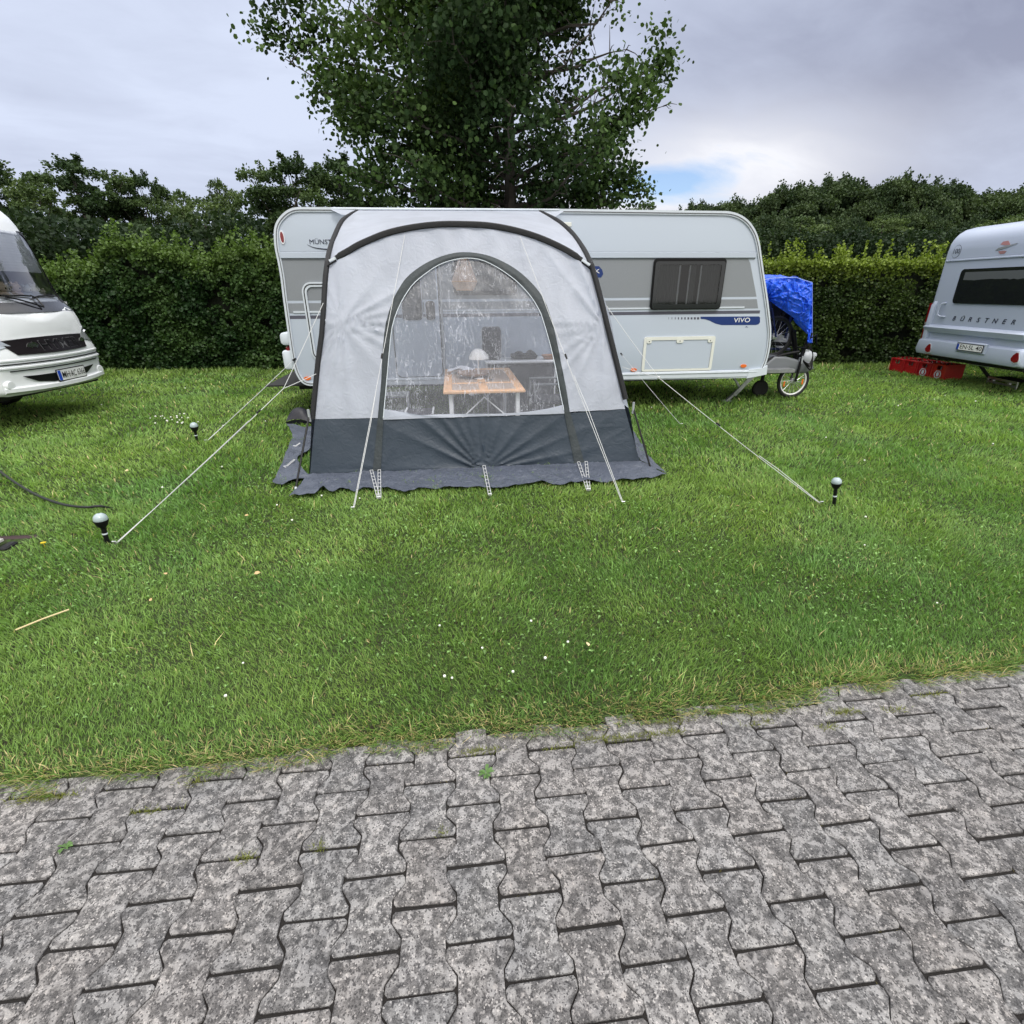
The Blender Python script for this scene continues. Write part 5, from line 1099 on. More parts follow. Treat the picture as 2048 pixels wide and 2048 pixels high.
# two-tread step by the caravan door, folding stool
s0_, s1_ = Gs(779, 794, .02), Gs(826, 790, .02); stp = thing('entrance_step', 'grey two-tread plastic step below the caravan door', 'step', (-.85, 6.55, 0), S)
for z_, v_, d_ in ((.20, 6.62, .26), (.38, 6.92, .26)):
    q = MB(); q.box((-.85, v_, z_), (.46, d_, .04), bev=.012); q.build('tread', GREYP, stp, S)
q = MB()
for x_ in (-1.06, -.64): q.bar((x_, 6.52, .02), (x_, 7.02, .36), .03, .10); q.box((x_, 6.98, .18), (.03, .05, .34))
q.build('side_frame', GREYP, stp, S)
sp_ = Gs(866, 800, .35); sto = thing('camping_stool', 'small folding stool with white tube legs left of the table', 'stool', (sp_.x, sp_.y, 0), S)
sx_, sy_ = -.42, 5.75
q = MB(); q.box((sx_, sy_, .40), (.30, .28, .02), bev=.008); q.build('seat', DKCLOTH, sto, S)
for a_, b_ in (((-.15, -.13, .02), (.13, -.13, .39)), ((.15, -.11, .02), (-.13, -.11, .39)), ((-.15, .13, .02), (.13, .13, .39)), ((.15, .11, .02), (-.13, .11, .39))):
    q = MB(); q.tube([Vector((sx_, sy_, 0))+Vector(a_), Vector((sx_, sy_, 0))+Vector(b_)], .012, 6); q.build('leg', WTUBE, sto, S)
q = MB(); q.tube([(sx_-.15, sy_-.15, .41), (sx_-.15, sy_+.15, .41)], .012, 6); q.tube([(sx_+.15, sy_-.15, .41), (sx_+.15, sy_+.15, .41)], .012, 6); q.build('seat_rail', WTUBE, sto, S)
# folding camp chair at the right
ch = thing('camp_chair', 'dark fabric camp chair to the right of the wooden table', 'chair', (1.12, 6.1, 0), S)
q = MB(); q.box((1.10, 6.05, .44), (.46, .46, .04), bev=.015); q.build('seat', DKCLOTH, ch, S)
q = MB(); q.grid(lambda a, b: Vector((1.32+.10*b, 5.83+.44*a, .46+.36*b)), 4, 4); q.build('backrest', DKCLOTH, ch, S, fix=False)
for a_, b_ in (((.89, 5.84, .02), (.89, 5.84, .64)), ((.89, 6.27, .02), (.89, 6.27, .64)), ((1.32, 5.83, .02), (1.42, 5.83, .84)), ((1.32, 6.27, .02), (1.42, 6.27, .84))):
    q = MB(); q.tube([a_, b_], .011, 6); q.build('leg', GREYP, ch, S)
for y_ in (5.82, 6.28):
    q = MB(); q.box((1.13, y_, .65), (.50, .045, .025), bev=.008); q.build('armrest', GREYP, ch, S)
# black bag tucked behind the left corner
c = Gs(604, 852, 0); q = MB(); q.grid(lambda a, b: Vector((c.x-.20+.34*a+.03*b, c.y+.02+.22*b, .02+.20*math.sin(math.pi*min(1, .15+a*.8))*math.sin(math.pi*(.1+.8*b))+.02*float(vnoise(a*5, b*5, 3)))), 12, 10)
q.grid(lambda a, b: Vector((c.x-.20+.34*a, c.y+.02-.02*b, .005+(.02+.20*math.sin(math.pi*min(1, .15+a*.8))*math.sin(math.pi*.1))*b)), 12, 2); o = q.build('bag', mat('black_bag', (.012, .012, .02), .5, bump=.3, bscale=20), None, S, loc=(c.x, c.y, 0), fix=False); lab(o, 'black fabric bag on the grass behind the left corner of the awning', 'bag')
# ------------------------------------------------------------------ white motorhome at the left (front faces along +X)
HY, HHW = 7.29, .89
HP = [(.44, -6.36), (.50, -6.31), (.58, -6.33), (.75, -6.30), (.906, -6.31), (1.016, -6.36), (1.124, -6.40), (1.29, -6.42), (1.41, -6.46), (1.48, -6.53), (1.60, -6.63), (1.80, -6.684), (2.02, -6.73), (2.21, -6.78), (2.37, -6.83), (2.50, -6.88), (2.60, -6.94), (2.68, -7.02), (2.76, -7.16), (2.82, -7.40), (2.86, -7.9), (2.88, -8.6)]
def hx(z):
    for (z0, a), (z1, b) in zip(HP, HP[1:]):
        if z <= z1: t = max(0, (z-z0)/(z1-z0)); return a+(b-a)*t
    return HP[-1][1]
def hb(z): return .16 if z < 1.4 else (.16+.04*min(1, (z-1.4)/.3))
def hmap(y, z, d=0.0): t = min(1, abs(y-HY)/HHW); return Vector((hx(z)+hb(z)*(1-t**2)-.10*max(0, (t-.9)/.1)**2+d, y, z))
def FH(px, py):
    x = -6.2
    for _ in range(10): p = PX(px, py, x); x = .5*x+.5*hmap(min(max(p.y, HY-HHW), HY+HHW), p.z).x
    return (p.y, p.z)
def Z4(x, y): return FH(x/4.6, 400+y/4.6)
mot = thing('motorhome', 'white motorhome with black grille, seen from its front corner at the left edge', 'motorhome', (-8.5, HY, 0), W)
hout = [(-12.5, .44)]+[(x, z) for z, x in HP]+[(-12.5, 2.90)]
q = MB()
def hskip(a, b, w): return a > -7.0 and 1.56 < b < 2.36 and abs(w-HY) < HHW-.13
shell(q, hout, HY-HHW, HY+HHW, .10, lambda a, b, w: (a, w, b), seg=4, ts=12, bulge=lambda a, b, w: (a+(hb(b)*(1-min(1, abs(w-HY)/HHW)**2) if a > -7.3 else 0), b), skip=hskip)
q.build('body', MHWHITE, mot, W, sharp=40)
WSG = bpy.data.materials.new('windscreen_glass'); WSG.use_nodes = True; nt = WSG.node_tree; nt.nodes.clear(); out = N(nt, 'ShaderNodeOutputMaterial')
gl = N(nt, 'ShaderNodeBsdfGlossy'); gl.inputs['Roughness'].default_value = .03; tr = N(nt, 'ShaderNodeBsdfTransparent'); tr.inputs[0].default_value = (.98, .99, 1, 1)
mx = N(nt, 'ShaderNodeMixShader'); fr = N(nt, 'ShaderNodeFresnel', i_IOR=1.5); nt.links.new(math_(nt, 'MAXIMUM', fr.outputs[0], .36), mx.inputs[0]); nt.links.new(tr.outputs[0], mx.inputs[1]); nt.links.new(gl.outputs[0], mx.inputs[2]); nt.links.new(mx.outputs[0], out.inputs[0])
wy0, wy1 = HY-HHW+.06, HY+HHW-.06
q = MB(); q.grid(lambda a, b: hmap(wy0+(wy1-wy0)*a, 1.53+(2.40-1.53)*b, .012), 20, 12); ws = q.build('windscreen', WSG, mot, W, fix=False)
q = MB(); q.ring(rrect(wy0-.01, wy1+.01, 1.51, 2.42, .1, 6), rrect(wy0+.02, wy1-.02, 1.55, 2.38, .09, 6), hmap, .016, .002); q.build('windscreen_seal', BLACK, ws, W)
BLIND = mat('pleated_blind', (.86, .88, .90), .7)
q = MB(); q.grid(lambda a, b: hmap(wy0+.05+(wy1-wy0-.1)*a, 1.90+.48*b, -.02+.003*(int(b*28) % 2)), 10, 28); q.build('blind', BLIND, ws, W, fix=False, smooth=False)
q = MB(); q.box((-7.05, HY, 1.50), (.75, 2.1, .04)); q.build('dashboard', mat('dashboard_grey', (.50, .50, .52), .8), mot, W)
q = MB(); q.box((-7.35, HY, 1.95), (.03, 2.1, .9)); q.build('cab_curtain', mat('cab_curtain', (.50, .52, .56), .9), mot, W)
def face(name, pts, m, par, d, th=.006, rings=4): q = MB(); q.patch([Z4(*p) for p in pts], hmap, th, d, rings); return q.build(name, m, par, W)
q = MB(); q.grid(lambda a, b: hmap(wy0+(wy1-wy0)*a, 1.405+.125*b, .012), 24, 4); q.build('scuttle_panel', mat('gloss_black', (.012, .012, .016), .12, coat=.5), mot, W, fix=False)
bz = lambda t: 1
# bonnet panel with shut line
bon = [(-60, 1000), (300, 992), (590, 985), (640, 1005), (700, 1110), (742, 1224), (480, 1236), (250, 1268), (90, 1296), (-20, 1200), (-150, 1130)]
def mir(L): # complete a half outline by mirroring about the centre line
    return L
bonyz = [Z4(*p) for p in ((590, 985), (640, 1005), (700, 1110), (742, 1224))]
half = bonyz+[(HY+.30, Z4(600, 1233)[1]), (HY, Z4(420, 1250)[1])]
zc_ = half[-1][1]
fullp = [(HY, 1.385)]+half+[(2*HY-y, z) for y, z in half[:-1][::-1]]
q = MB(); q.patch(fullp, hmap, .014, .0, 6); q.build('bonnet', MHWHITE, mot, W)
gz = [Z4(*p) for p in ((745, 1230), (788, 1345))]
gtop, gbot = gz[0], gz[1]
zct = Z4(400, 1252)[1]; zcb = Z4(420, 1408)[1]
def arcz(y, zc, ze, ye): return zc+(ze-zc)*min(1, abs(y-HY)/abs(ye-HY))**2
gpoly = [(HY-(gtop[0]-HY)+2*(gtop[0]-HY)*k/12, arcz(HY-(gtop[0]-HY)+2*(gtop[0]-HY)*k/12, zct, gtop[1], gtop[0])) for k in range(13)]
gpoly2 = [(HY+(gbot[0]-HY)-2*(gbot[0]-HY)*k/12, arcz(HY+(gbot[0]-HY)-2*(gbot[0]-HY)*k/12, zcb, gbot[1], gbot[0])) for k in range(13)]
q = MB(); q.patch(gpoly+gpoly2, hmap, .008, .006, 5); gr = q.build('grille', mat('grille_black', (.008, .006, .007), .35, spec=.25), mot, W)
tl, tr_ = Z4(350, 1330), Z4(716, 1310); tc_ = ((tl[0]+tr_[0])/2, (tl[1]+tr_[1])/2); sz = abs(Z4(500, 1275)[1]-Z4(500, 1375)[1])/.72
fit_text('lettering', 'HYMER', sz, tr_[0]-tl[0], tuple(hmap(*tc_, .0)), (0, 1, 0), (0, 0, 1), mat('letter_edge', (.16, .16, .17), .5), mot, W, bold=.0022, mapfn=lambda x, y, z: hmap(tc_[0]+x, tc_[1]+y, .0170))
fit_text('lettering', 'HYMER', sz*.93, tr_[0]-tl[0], tuple(hmap(*tc_, .0)), (0, 1, 0), (0, 0, 1), mat('letter_black', (.008, .008, .008), .3, spec=.3), mot, W, bold=.0, mapfn=lambda x, y, z: hmap(tc_[0]+x*.985, tc_[1]+y, .0195))
for c_, s_ in (((285, 1338), 1), ((740, 1284), .8)):
    y_, z_ = Z4(*c_); lp = [(-.09, -.01), (-.06, .02), (-.03, .035), (.0, .03), (.03, .045), (.07, .03), (.10, .0), (.07, -.01), (.05, -.03), (.01, -.012), (-.03, -.03), (-.06, -.012)]
    q = MB(); q.patch([(y_+a*s_*.9, z_+b*s_) for a, b in lp], hmap, .006, .014, 2); q.build('emblem', CHROME, gr, W)
# headlamps, fog lamps
HL = mat('headlamp_glass', (.45, .48, .50), .08, metal=.5, coat=.8)
hp = [Z4(*p) for p in ((748, 1205), (775, 1225), (792, 1262), (796, 1290), (785, 1280), (766, 1240))]
hl_full = [(HY+.57, 1.03), (HY+.66, 1.11), (HY+.80, 1.19), (HY+.92, 1.17), (HY+.93, 1.02), (HY+.80, .985)]
for sg_ in (1, -1):
    q = MB(); q.patch([(HY+sg_*(y-HY), z) for y, z in hl_full], hmap, .012, .004, 3); h_ = q.build('headlamp', HL, mot, W)
    q = MB(); q.lathe([(0, .02), (.035, .018), (.05, .0)], hmap(HY+sg_*.80, 1.09, .004), 16, (1, 0, 0)); q.build('reflector_bowl', CHROME, h_, W)
    q = MB(); q.lathe([(0, .03), (.05, .028), (.06, .015), (.065, -.02)], hmap(HY+sg_*.76, .572, .0), 20, (1, 0, 0)); q.build('fog_lamp', MHWHITE, mot, W)
# bumper mouldings and grooves
def strip(name, f_z, d, r, m, y0=-.82, y1=.82, par=None):
    pts = [hmap(HY+y0+(y1-y0)*k/30, f_z(abs(y0+(y1-y0)*k/30)), d) for k in range(31)]
    q = MB(); q.tube(pts, r, 6); return q.build(name, m, par or mot, W)
z1a, z1b = Z4(420, 1482)[1], Z4(845, 1368)[1]; z2a, z2b = Z4(450, 1538)[1], Z4(868, 1408)[1]
strip('bumper_groove', lambda t: z1a+.012*t*t, .002, .008, BLACK); strip('bumper_groove', lambda t: z2a+.012*t*t, .002, .007, BLACK, -.72, .72)
strip('bumper_moulding', lambda t: (z1a+z2a)/2+.012*t*t, .0, .018, MHWHITE); strip('bumper_moulding', lambda t: z1a+.045+.012*t*t, -.004, .018, MHWHITE)
strip('bumper_lip', lambda t: .495+.03*t*t, -.02, .045, MHWHITE)
op = [(HY-.60, .665), (HY-.42, .575), (HY-.22, .545), (HY+.22, .545), (HY+.42, .575), (HY+.60, .665), (HY+.40, .655), (HY, .648), (HY-.40, .655)]
q = MB(); q.patch(op, hmap, .004, .006, 4); q.build('air_intake', BLACK, mot, W)
pl = [Z4(*p) for p in ((517, 1565), (765, 1525), (770, 1615), (525, 1665))]; py0, py1 = (pl[0][0]+pl[3][0])/2, (pl[1][0]+pl[2][0])/2; pz0 = (pl[2][1]+pl[3][1])/2; pz1 = (pl[0][1]+pl[1][1])/2
def plate(parent, M, mp, a0, a1, b0, b1, s, d):
    q = MB(); q.patch(rrect(a0-.012, a1+.012, b0-.012, b1+.012, .012), mp, .006, d, 1); h = q.build('number_plate', BLACK, parent, M)
    q = MB(); q.patch(rrect(a0, a1, b0, b1, .008), mp, .003, d+.006, 1); q.build('plate_face', mat('plate_white', (.78, .79, .80), .35), h, M)
    return h
hpl = lambda y, z, d: Vector((hmap((py0+py1)/2, (pz0+pz1)/2).x+.03+d-(abs(y-HY)-abs((py0+py1)/2-HY))*.12, y, z))
ph = plate(mot, W, hpl, py0, py1, pz0, pz1, '', .0)
q = MB(); q.patch([(py0+.003, pz0+.004), (py0+.045, pz0+.004), (py0+.045, pz1-.004), (py0+.003, pz1-.004)], hpl, .002, .009, 1); q.build('blue_band', mat('plate_blue', (.01, .06, .45), .4), ph, W)
sz = (pz1-pz0)*.60/.72
fit_text('plate_lettering', 'MH·AC 6366', sz, py1-py0-.07, (0, 0, 0), (0, 1, 0), (0, 0, 1), mat('plate_black', (.01, .01, .01), .4), ph, W, bold=.0004, mapfn=lambda x, y, z: hpl((py0+.05+py1)/2+x, (pz0+pz1)/2+y, .0105))
# wipers, mirror arms, wheels
for pts in (((-30, 878), (60, 882), (160, 876), (250, 884)), ((250, 878), (300, 900), (370, 975)), ((270, 900), (330, 884), (400, 880), (480, 884)), ((20, 893), (120, 910), (250, 945), (375, 985))):
    q = MB(); q.tube([hmap(*Z4(*p), .045) for p in pts], .010, 6); q.build('wiper', BLACK, mot, W)
for x_ in (-8.1, -11.0):
    for sg_ in (1, -1):
        q = MB(); q.lathe([(0, -.11), (.22, -.11), (.33, -.10), (.345, -.05), (.345, .05), (.33, .10), (0, .10)], (x_, HY+sg_*.95, .345), 24, (0, 1, 0)); q.build('wheel', RUBBER, mot, W)
q = MB(); q.box((-9.4, HY, .42), (5.8, 1.9, .10)); q.build('chassis', UNDER, mot, W)
# soft toys on the dashboard
toys = [((-20, 770), .085, (.85, .70, .55), 'cream and peach soft toy at the left end of the motorhome dashboard'), ((30, 800), .080, (.88, .84, .80), 'white soft toy second from the left on the motorhome dashboard'), ((130, 812), .085, (.85, .66, .50), 'tan soft toy in the middle of the motorhome dashboard'), ((215, 770), .075, (.55, .66, .72), 'pale blue soft toy right of the tan one on the dashboard'), ((290, 785), .080, (.74, .76, .74), 'white soft toy near the right end of the motorhome dashboard'), ((380, 855), .060, (.74, .66, .62), 'small pinkish white soft toy lying at the right corner of the dashboard')]
for k, (c_, r_, col, lb_) in enumerate(toys):
    p = PX(c_[0]/4.6, 400+c_[1]/4.6, -6.66); p.z = max(1.52+r_, min(p.z, 1.52+r_*1.9)); m_ = mat('plush_%d' % k, col, .95, bump=.8, bscale=80)
    t_ = thing('soft_toy', lb_, 'soft toy', (p.x, p.y, 1.52), W); q = MB(); q.sphere((p.x, p.y, 1.52+r_*.9), r_, 14, (1, 1.1, .9)); q.sphere((p.x+.02, p.y, 1.52+r_*2.2), r_*.72, 14)
    for s_ in (-1, 1): q.sphere((p.x+.01, p.y+s_*r_*.5, 1.52+r_*2.85), r_*.26, 8); q.sphere((p.x+.05, p.y+s_*r_*.85, 1.52+r_*.6), r_*.38, 8)
    q.build('body', m_, t_, W); q = MB(); q.sphere((p.x+.02+r_*.66, p.y, 1.52+r_*2.1), r_*.14, 6); q.build('nose', BLACK, t_, W)

# ------------------------------------------------------------------ white touring caravan at the right, tail towards us (faces -X)
BP = [(.46, 8.02), (.50, 7.95), (.62, 7.925), (1.0, 7.905), (1.35, 7.90), (2.22, 7.895), (2.34, 7.91), (2.42, 7.94), (2.50, 8.0), (2.56, 8.09), (2.60, 8.25), (2.62, 8.6)]
BY0, BY1 = 8.12, 10.40; BYC = (BY0+BY1)/2
def bx(z):
    for (z0, a), (z1, b) in zip(BP, BP[1:]):
        if z <= z1: t = max(0, (z-z0)/(z1-z0)); return a+(b-a)*t
    return BP[-1][1]
def bmap(y, z, d=0.0): return Vector((bx(z)-d, y, z))
def FB(px, py):
    x = 7.9
    for _ in range(10): p = PX(px, py, x); x = .5*x+.5*bx(p.z)
    return (p.y, p.z)
def Z6(x, y): return FB(1840+x/5.68, 440+y/5.68)
bur = thing('touring_caravan', 'white touring caravan with a wide dark rear window, cut off by the right edge', 'caravan', (10.5, BYC, 0), W)
bout = [(14, .46)]+[(14, 2.62)]+[(x, z) for z, x in BP[::-1]]
if sum(bout[i-1][0]*bout[i][1]-bout[i][0]*bout[i-1][1] for i in range(len(bout))) < 0: bout = bout[::-1]
q = MB(); shell(q, bout, BY0, BY1, .13, lambda a, b, w: (a, w, b), seg=5, ts=4); q.build('body', PEARL, bur, W, sharp=40)
# rear window
wl = [Z6(*p) for p in ((478, 560), (372, 945))]; wy_t, wz_t = wl[0]; wy_b, wz_b = wl[1]; wr_ = 2*BYC-wy_b+.0
wy_r = Z6(1178, 950)[0]
poly = rrect(min(wy_r, 8.3), wy_b, wz_b, wz_t, .06, 5)
q = MB(); q.patch(poly, bmap, .022, 0, 3); wn = q.build('rear_window', DARKGLASS, bur, W)
q = MB(); q.grid(lambda a, b: bmap(wy_b-.10-(wy_b-wy_r-.2)*a, wz_t-.05-(.10+.05*float(fbm(a*9, .5, 31, 3)))*b, .0235), 60, 3); q.build('curtain_frill', mat('frill', (.10, .11, .115), .6), wn, W, fix=False)
# ridge, shelf and bumper mouldings
def brod(name, L, r, m, d=0.0, flat=1.0, par=None):
    P_ = [bmap(*Z6(*p), d) for p in L]; z_ = sum(p.z for p in P_)/len(P_)
    q = MB(); q.tube([Vector((bx(z_)-d, BY1-.06, z_)), Vector((bx(z_)-d, BY0+.06, z_))], r, 8, flat=flat); return q.build(name, m, par or bur, W)
zr = Z6(600, 448)[1]; q = MB(); q.box((bx(zr)-.004, BYC, zr), (.03, BY1-BY0-.22, .035), bev=.01); q.build('ridge', PEARL, bur, W)
zs = Z6(500, 1238)[1]
q = MB(); shell(q, [(7.93, zs-.12), (7.865, zs-.09), (7.83, zs-.01), (7.85, zs+.012), (7.93, zs+.05)][::-1], BY0+.10, BY1-.09, .02, lambda a, b, w: (a, w, b), seg=2, ts=2); q.build('lower_shelf', PEARL, bur, W)
zb_t = Z6(700, 1412)[1]; zb_b = .46
q = MB(); shell(q, [(8.0, zb_b-.01), (7.86, zb_b+.02), (7.825, zb_b+.10), (7.85, zb_t-.03), (7.90, zb_t), (8.0, zb_t)][::-1], BY0+.05, BY1-.04, .05, lambda a, b, w: (a, w, b), seg=3, ts=2); q.build('bumper', PEARL, bur, W)
bbm = lambda y, z, d: Vector((7.835-d, y, z))
for c_, sx in (((100, 1455), 1), ((1090, 1565), 1)):
    p = PX(1840+c_[0]/5.68, 440+c_[1]/5.68, 7.83); y_, z_ = p.y, p.z
    tri = [(.055, -.055), (.075, -.02), (.055, .03), (.01, .075), (-.02, .07), (-.055, -.02), (-.05, -.06), (0, -.075)]
    q = MB(); q.patch([(y_+a*1.25, z_+b*1.2) for a, b in tri], bbm, .006, .0, 1); r_ = q.build('rear_reflector', WPLAIN, bur, W)
    q = MB(); q.patch([(y_+a, z_+b) for a, b in tri], bbm, .012, .004, 2); q.build('red_lens', REDLENS, r_, W)
# tail lamp wrapping the left corner
pts = [Z6(*p) for p in ((135, 962), (152, 985), (155, 1060), (140, 1140), (118, 1230), (85, 1320), (45, 1390), (12, 1418), (22, 1330), (50, 1240), (82, 1130), (105, 1030))]
q = MB()
yl = BY1-.005
tlz = [(1.36, .02), (1.30, .05), (1.15, .07), (1.0, .08), (.85, .08), (.72, .06), (.66, .02)]
q.add([Vector((bx(z)-.012+.02*(w < .03), BY1-.10-.0, z)) for z, w in tlz]+[Vector((bx(z)+.0, BY1-.01, z)) for z, w in tlz]+[Vector((bx(z)+.10+w, BY1+.004, z)) for z, w in tlz], [(i, i+1, 7+i+1, 7+i) for i in range(6)]+[(7+i, 7+i+1, 14+i+1, 14+i) for i in range(6)])
tlp = q.build('tail_lamp', REDLENS, bur, W, fix=False)
q = MB(); q.sphere((7.915, BY1-.05, 1.0), .045, 12, (.5, 1, 1)); q.build('indicator', HL, tlp, W)
q = MB(); shell(q, [(7.86, 1.33), (7.90, 1.40), (7.98, 1.40), (7.98, .60), (7.87, .60), (7.855, .9)][::-1], BY1-.20, BY1-.10, .02, lambda a, b, w: (a, w, b), seg=2, ts=1); q.build('lamp_pod', PEARL, bur, W)
h0 = Z6(290, 945); h1_ = Z6(250, 1020); h2_ = Z6(280, 1100)
q = MB(); q.tube(smoothpath([bmap(h0[0]-.02, h0[1], .0), bmap(h1_[0], h0[1]-.03, .05), bmap(h1_[0], h2_[1]+.03, .05), bmap(h2_[0]-.02, h2_[1], .0)], 6), .014, 8); q.build('grab_handle', PEARL, bur, W)
# lettering
c0_, c1_ = Z6(370, 1120), Z6(1085, 1155); lz = (c0_[1]+c1_[1])/2; hh_ = abs(Z6(700, 1112)[1]-Z6(700, 1165)[1])
for k, chh in enumerate('BÜRSTNER'):
    y_ = c0_[0]+(c1_[0]-c0_[0])*(k/7)
    ysh = [385, 477, 567, 660, 752, 850, 955, 1062][k]; y_ = Z6(ysh, 1140)[0]
    pass
ys = [Z6(x_, 1125+30*(x_-370)/715)[0] for x_ in (385, 477, 567, 660, 752, 850, 955, 1062)]
cu_all = MB()
for k, chh in enumerate('BÜRSTNER'):
    cu = bpy.data.curves.new('t', 'FONT'); cu.body = chh; cu.size = hh_/.70; cu.align_x = 'CENTER'; cu.align_y = 'BOTTOM_BASELINE'; cu.extrude = .0015; cu.shear = .25; cu.offset = .001
    to = bpy.data.objects.new('t', cu); COL.objects.link(to); me = bpy.data.meshes.new_from_object(to.evaluated_get(bpy.context.evaluated_depsgraph_get())); bpy.data.objects.remove(to)
    cu_all.add([bmap(ys[k]-v.co.x*1.15, lz-hh_/2+v.co.y, .004+v.co.z) for v in me.vertices], [tuple(p.vertices) for p in me.polygons])
cu_all.build('lettering', DLET, bur, W, smooth=False, fix=False)
c_ = Z6(415, 358); q = MB(); q.patch(oval(c_[0], c_[1], .095, .105, 24), bmap, .002, 0, 3); stk_ = q.build('speed_sticker', DLET, bur, W); q = MB(); q.patch(oval(c_[0], c_[1], .090, .099, 24), bmap, .002, .0025, 3); q.build('sticker_face', PEARL, stk_, W)
fit_text('sticker_number', '100', .11, .14, (0, 0, 0), (0, -1, 0), (0, 0, 1), DLET, stk_, W, bold=.001, mapfn=lambda x, y, z: bmap(c_[0]-x, c_[1]+y, .0068))
c_ = Z6(955, 312); q = MB(); q.patch([(c_[0]+a, c_[1]+b) for a, b in ((-.10, .03), (-.03, .095), (.06, .09), (.09, .05), (.0, .03))], bmap, .003, .001, 1); lg = q.build('emblem', mat('emblem_red', (.42, .20, .20), .4), bur, W)
q = MB(); q.patch([(c_[0]+a, c_[1]+b) for a, b in ((.085, -.05), (.03, -.095), (-.05, -.09), (-.07, -.055), (.0, -.045))], bmap, .003, .001, 1); q.build('emblem_lower', mat('emblem_red2', (.38, .20, .20), .4), lg, W)
q = MB(); q.patch([(c_[0]+a, c_[1]+b) for a, b in ((.14, -.035), (.10, .0), (-.02, .02), (-.22, .05), (-.20, .03), (-.04, -.01), (.06, -.03))], bmap, .004, .003, 1); q.build('emblem_sweep', mat('emblem_grey', (.35, .37, .38), .35, metal=.5), lg, W)
pp = [PX(1840+x/5.68, 440+y/5.68, 7.80) for x, y in ((430, 1400), (740, 1420), (700, 1505), (405, 1480))]
ya, yb = (pp[0].y+pp[3].y)/2, (pp[1].y+pp[2].y)/2; za, zb_ = (pp[2].z+pp[3].z)/2, (pp[0].z+pp[1].z)/2
bpm = lambda a, b, d: Vector((7.80-d, ya-(a-0), b))
wpl = ya-yb; ph2 = plate(bur, W, bpm, .012, wpl-.012, za+.01, zb_-.01, '', .0)
q = MB(); q.patch([(.014, za+.014), (.05, za+.014), (.05, zb_-.014), (.014, zb_-.014)], bpm, .002, .009, 1); q.build('blue_band', mat('plate_blue', (.01, .06, .45), .4), ph2, W)
sz = (zb_-za)*.58/.72
fit_text('plate_lettering', 'EN·SL 40', sz, wpl-.10, (0, 0, 0), (0, -1, 0), (0, 0, 1), mat('plate_black', (.01, .01, .01), .4), ph2, W, bold=.0004, mapfn=lambda x, y, z: bpm((.05+wpl)/2+x, (za+zb_)/2+y, .0105))
q = MB(); q.box((7.83, (ya+yb)/2, (za+zb_)/2), (.05, wpl+.06, (zb_-za)+.05), bev=.01); q.build('plate_holder', PEARL, bur, W)
for vv in (BY0+.22, BY1-.22):
    q = MB(); q.lathe([(.02, -.09), (.27, -.09), (.315, -.06), (.32, 0), (.315, .06), (.27, .09), (.02, .09)], (11.0, vv, .32), 24, (0, 1, 0)); q.build('wheel', RUBBER, bur, W)
q = MB(); q.box((11, BYC, .42), (5.8, 1.9, .06)); q.build('chassis', UNDER, bur, W)
for s_ in (-.55, .35): q = MB(); q.tube([(8.45, BYC+s_, .42), (8.85, BYC+s_, .06)], .03, 6); q.build('corner_steady', UNDER, bur, W)
# white waste-water container hanging under the tail
a_, b_ = PX(1940, 718, 8.25), PX(1980, 736, 8.25)
q = MB(); q.box((8.3, (a_.y+b_.y)/2, (.45+b_.z)/2+.01), (.22, a_.y-b_.y, .45-b_.z), bev=.02); q.tube([(8.18, b_.y-.02, .43), (8.18, b_.y-.05, .43), (8.18, b_.y-.05, b_.z+.04), (8.18, b_.y, b_.z+.03)], .012, 6); o = q.build('water_container', WPLAIN, None, W, loc=(8.3, (a_.y+b_.y)/2, .3)); lab(o, 'white plastic water container hanging under the tail of the right-hand caravan', 'container')
# folding aluminium step under it
s_ = G(2000, 772); stp2 = thing('folding_step', 'low aluminium folding step standing on the grass under the right-hand caravan', 'step', (8.75, 9.35, 0), W)
a_, b_ = G(1974, 765, .03), G(2031, 778, .03)
for z_, off_ in ((.125, 0), (.06, 0)):
    q = MB(); q.bar((a_.x, a_.y, z_), (b_.x, b_.y, z_), .02, .035); q.build('rail', ALU, stp2, W)
q = MB(); d_ = (b_-a_).normalized(); nrm = Vector((d_.y, -d_.x, 0)); nrm = nrm if nrm.x > 0 else -nrm
q.grid(lambda a, b: Vector((a_.x, a_.y, .142))+(b_-a_)*a+nrm*.32*b, 3, 3); q.build('tread', RUBBER, stp2, W, fix=False)
for p in (a_, b_):
    for k in (0, .32):
        q = MB(); q.bar(Vector((p.x, p.y, 0))+nrm*k, Vector((p.x, p.y, .13))+nrm*k, .02, .02); q.build('leg', ALU, stp2, W)
for t in (.22, .78):
    c = a_.lerp(b_, t); q = MB(); q.lathe([(0, -.02), (.022, -.02), (.022, .02), (0, .02)], (c.x-nrm.x*.015, c.y-nrm.y*.015, .09), 10, tuple(nrm)); q.build('hinge_knob', ALU, stp2, W)
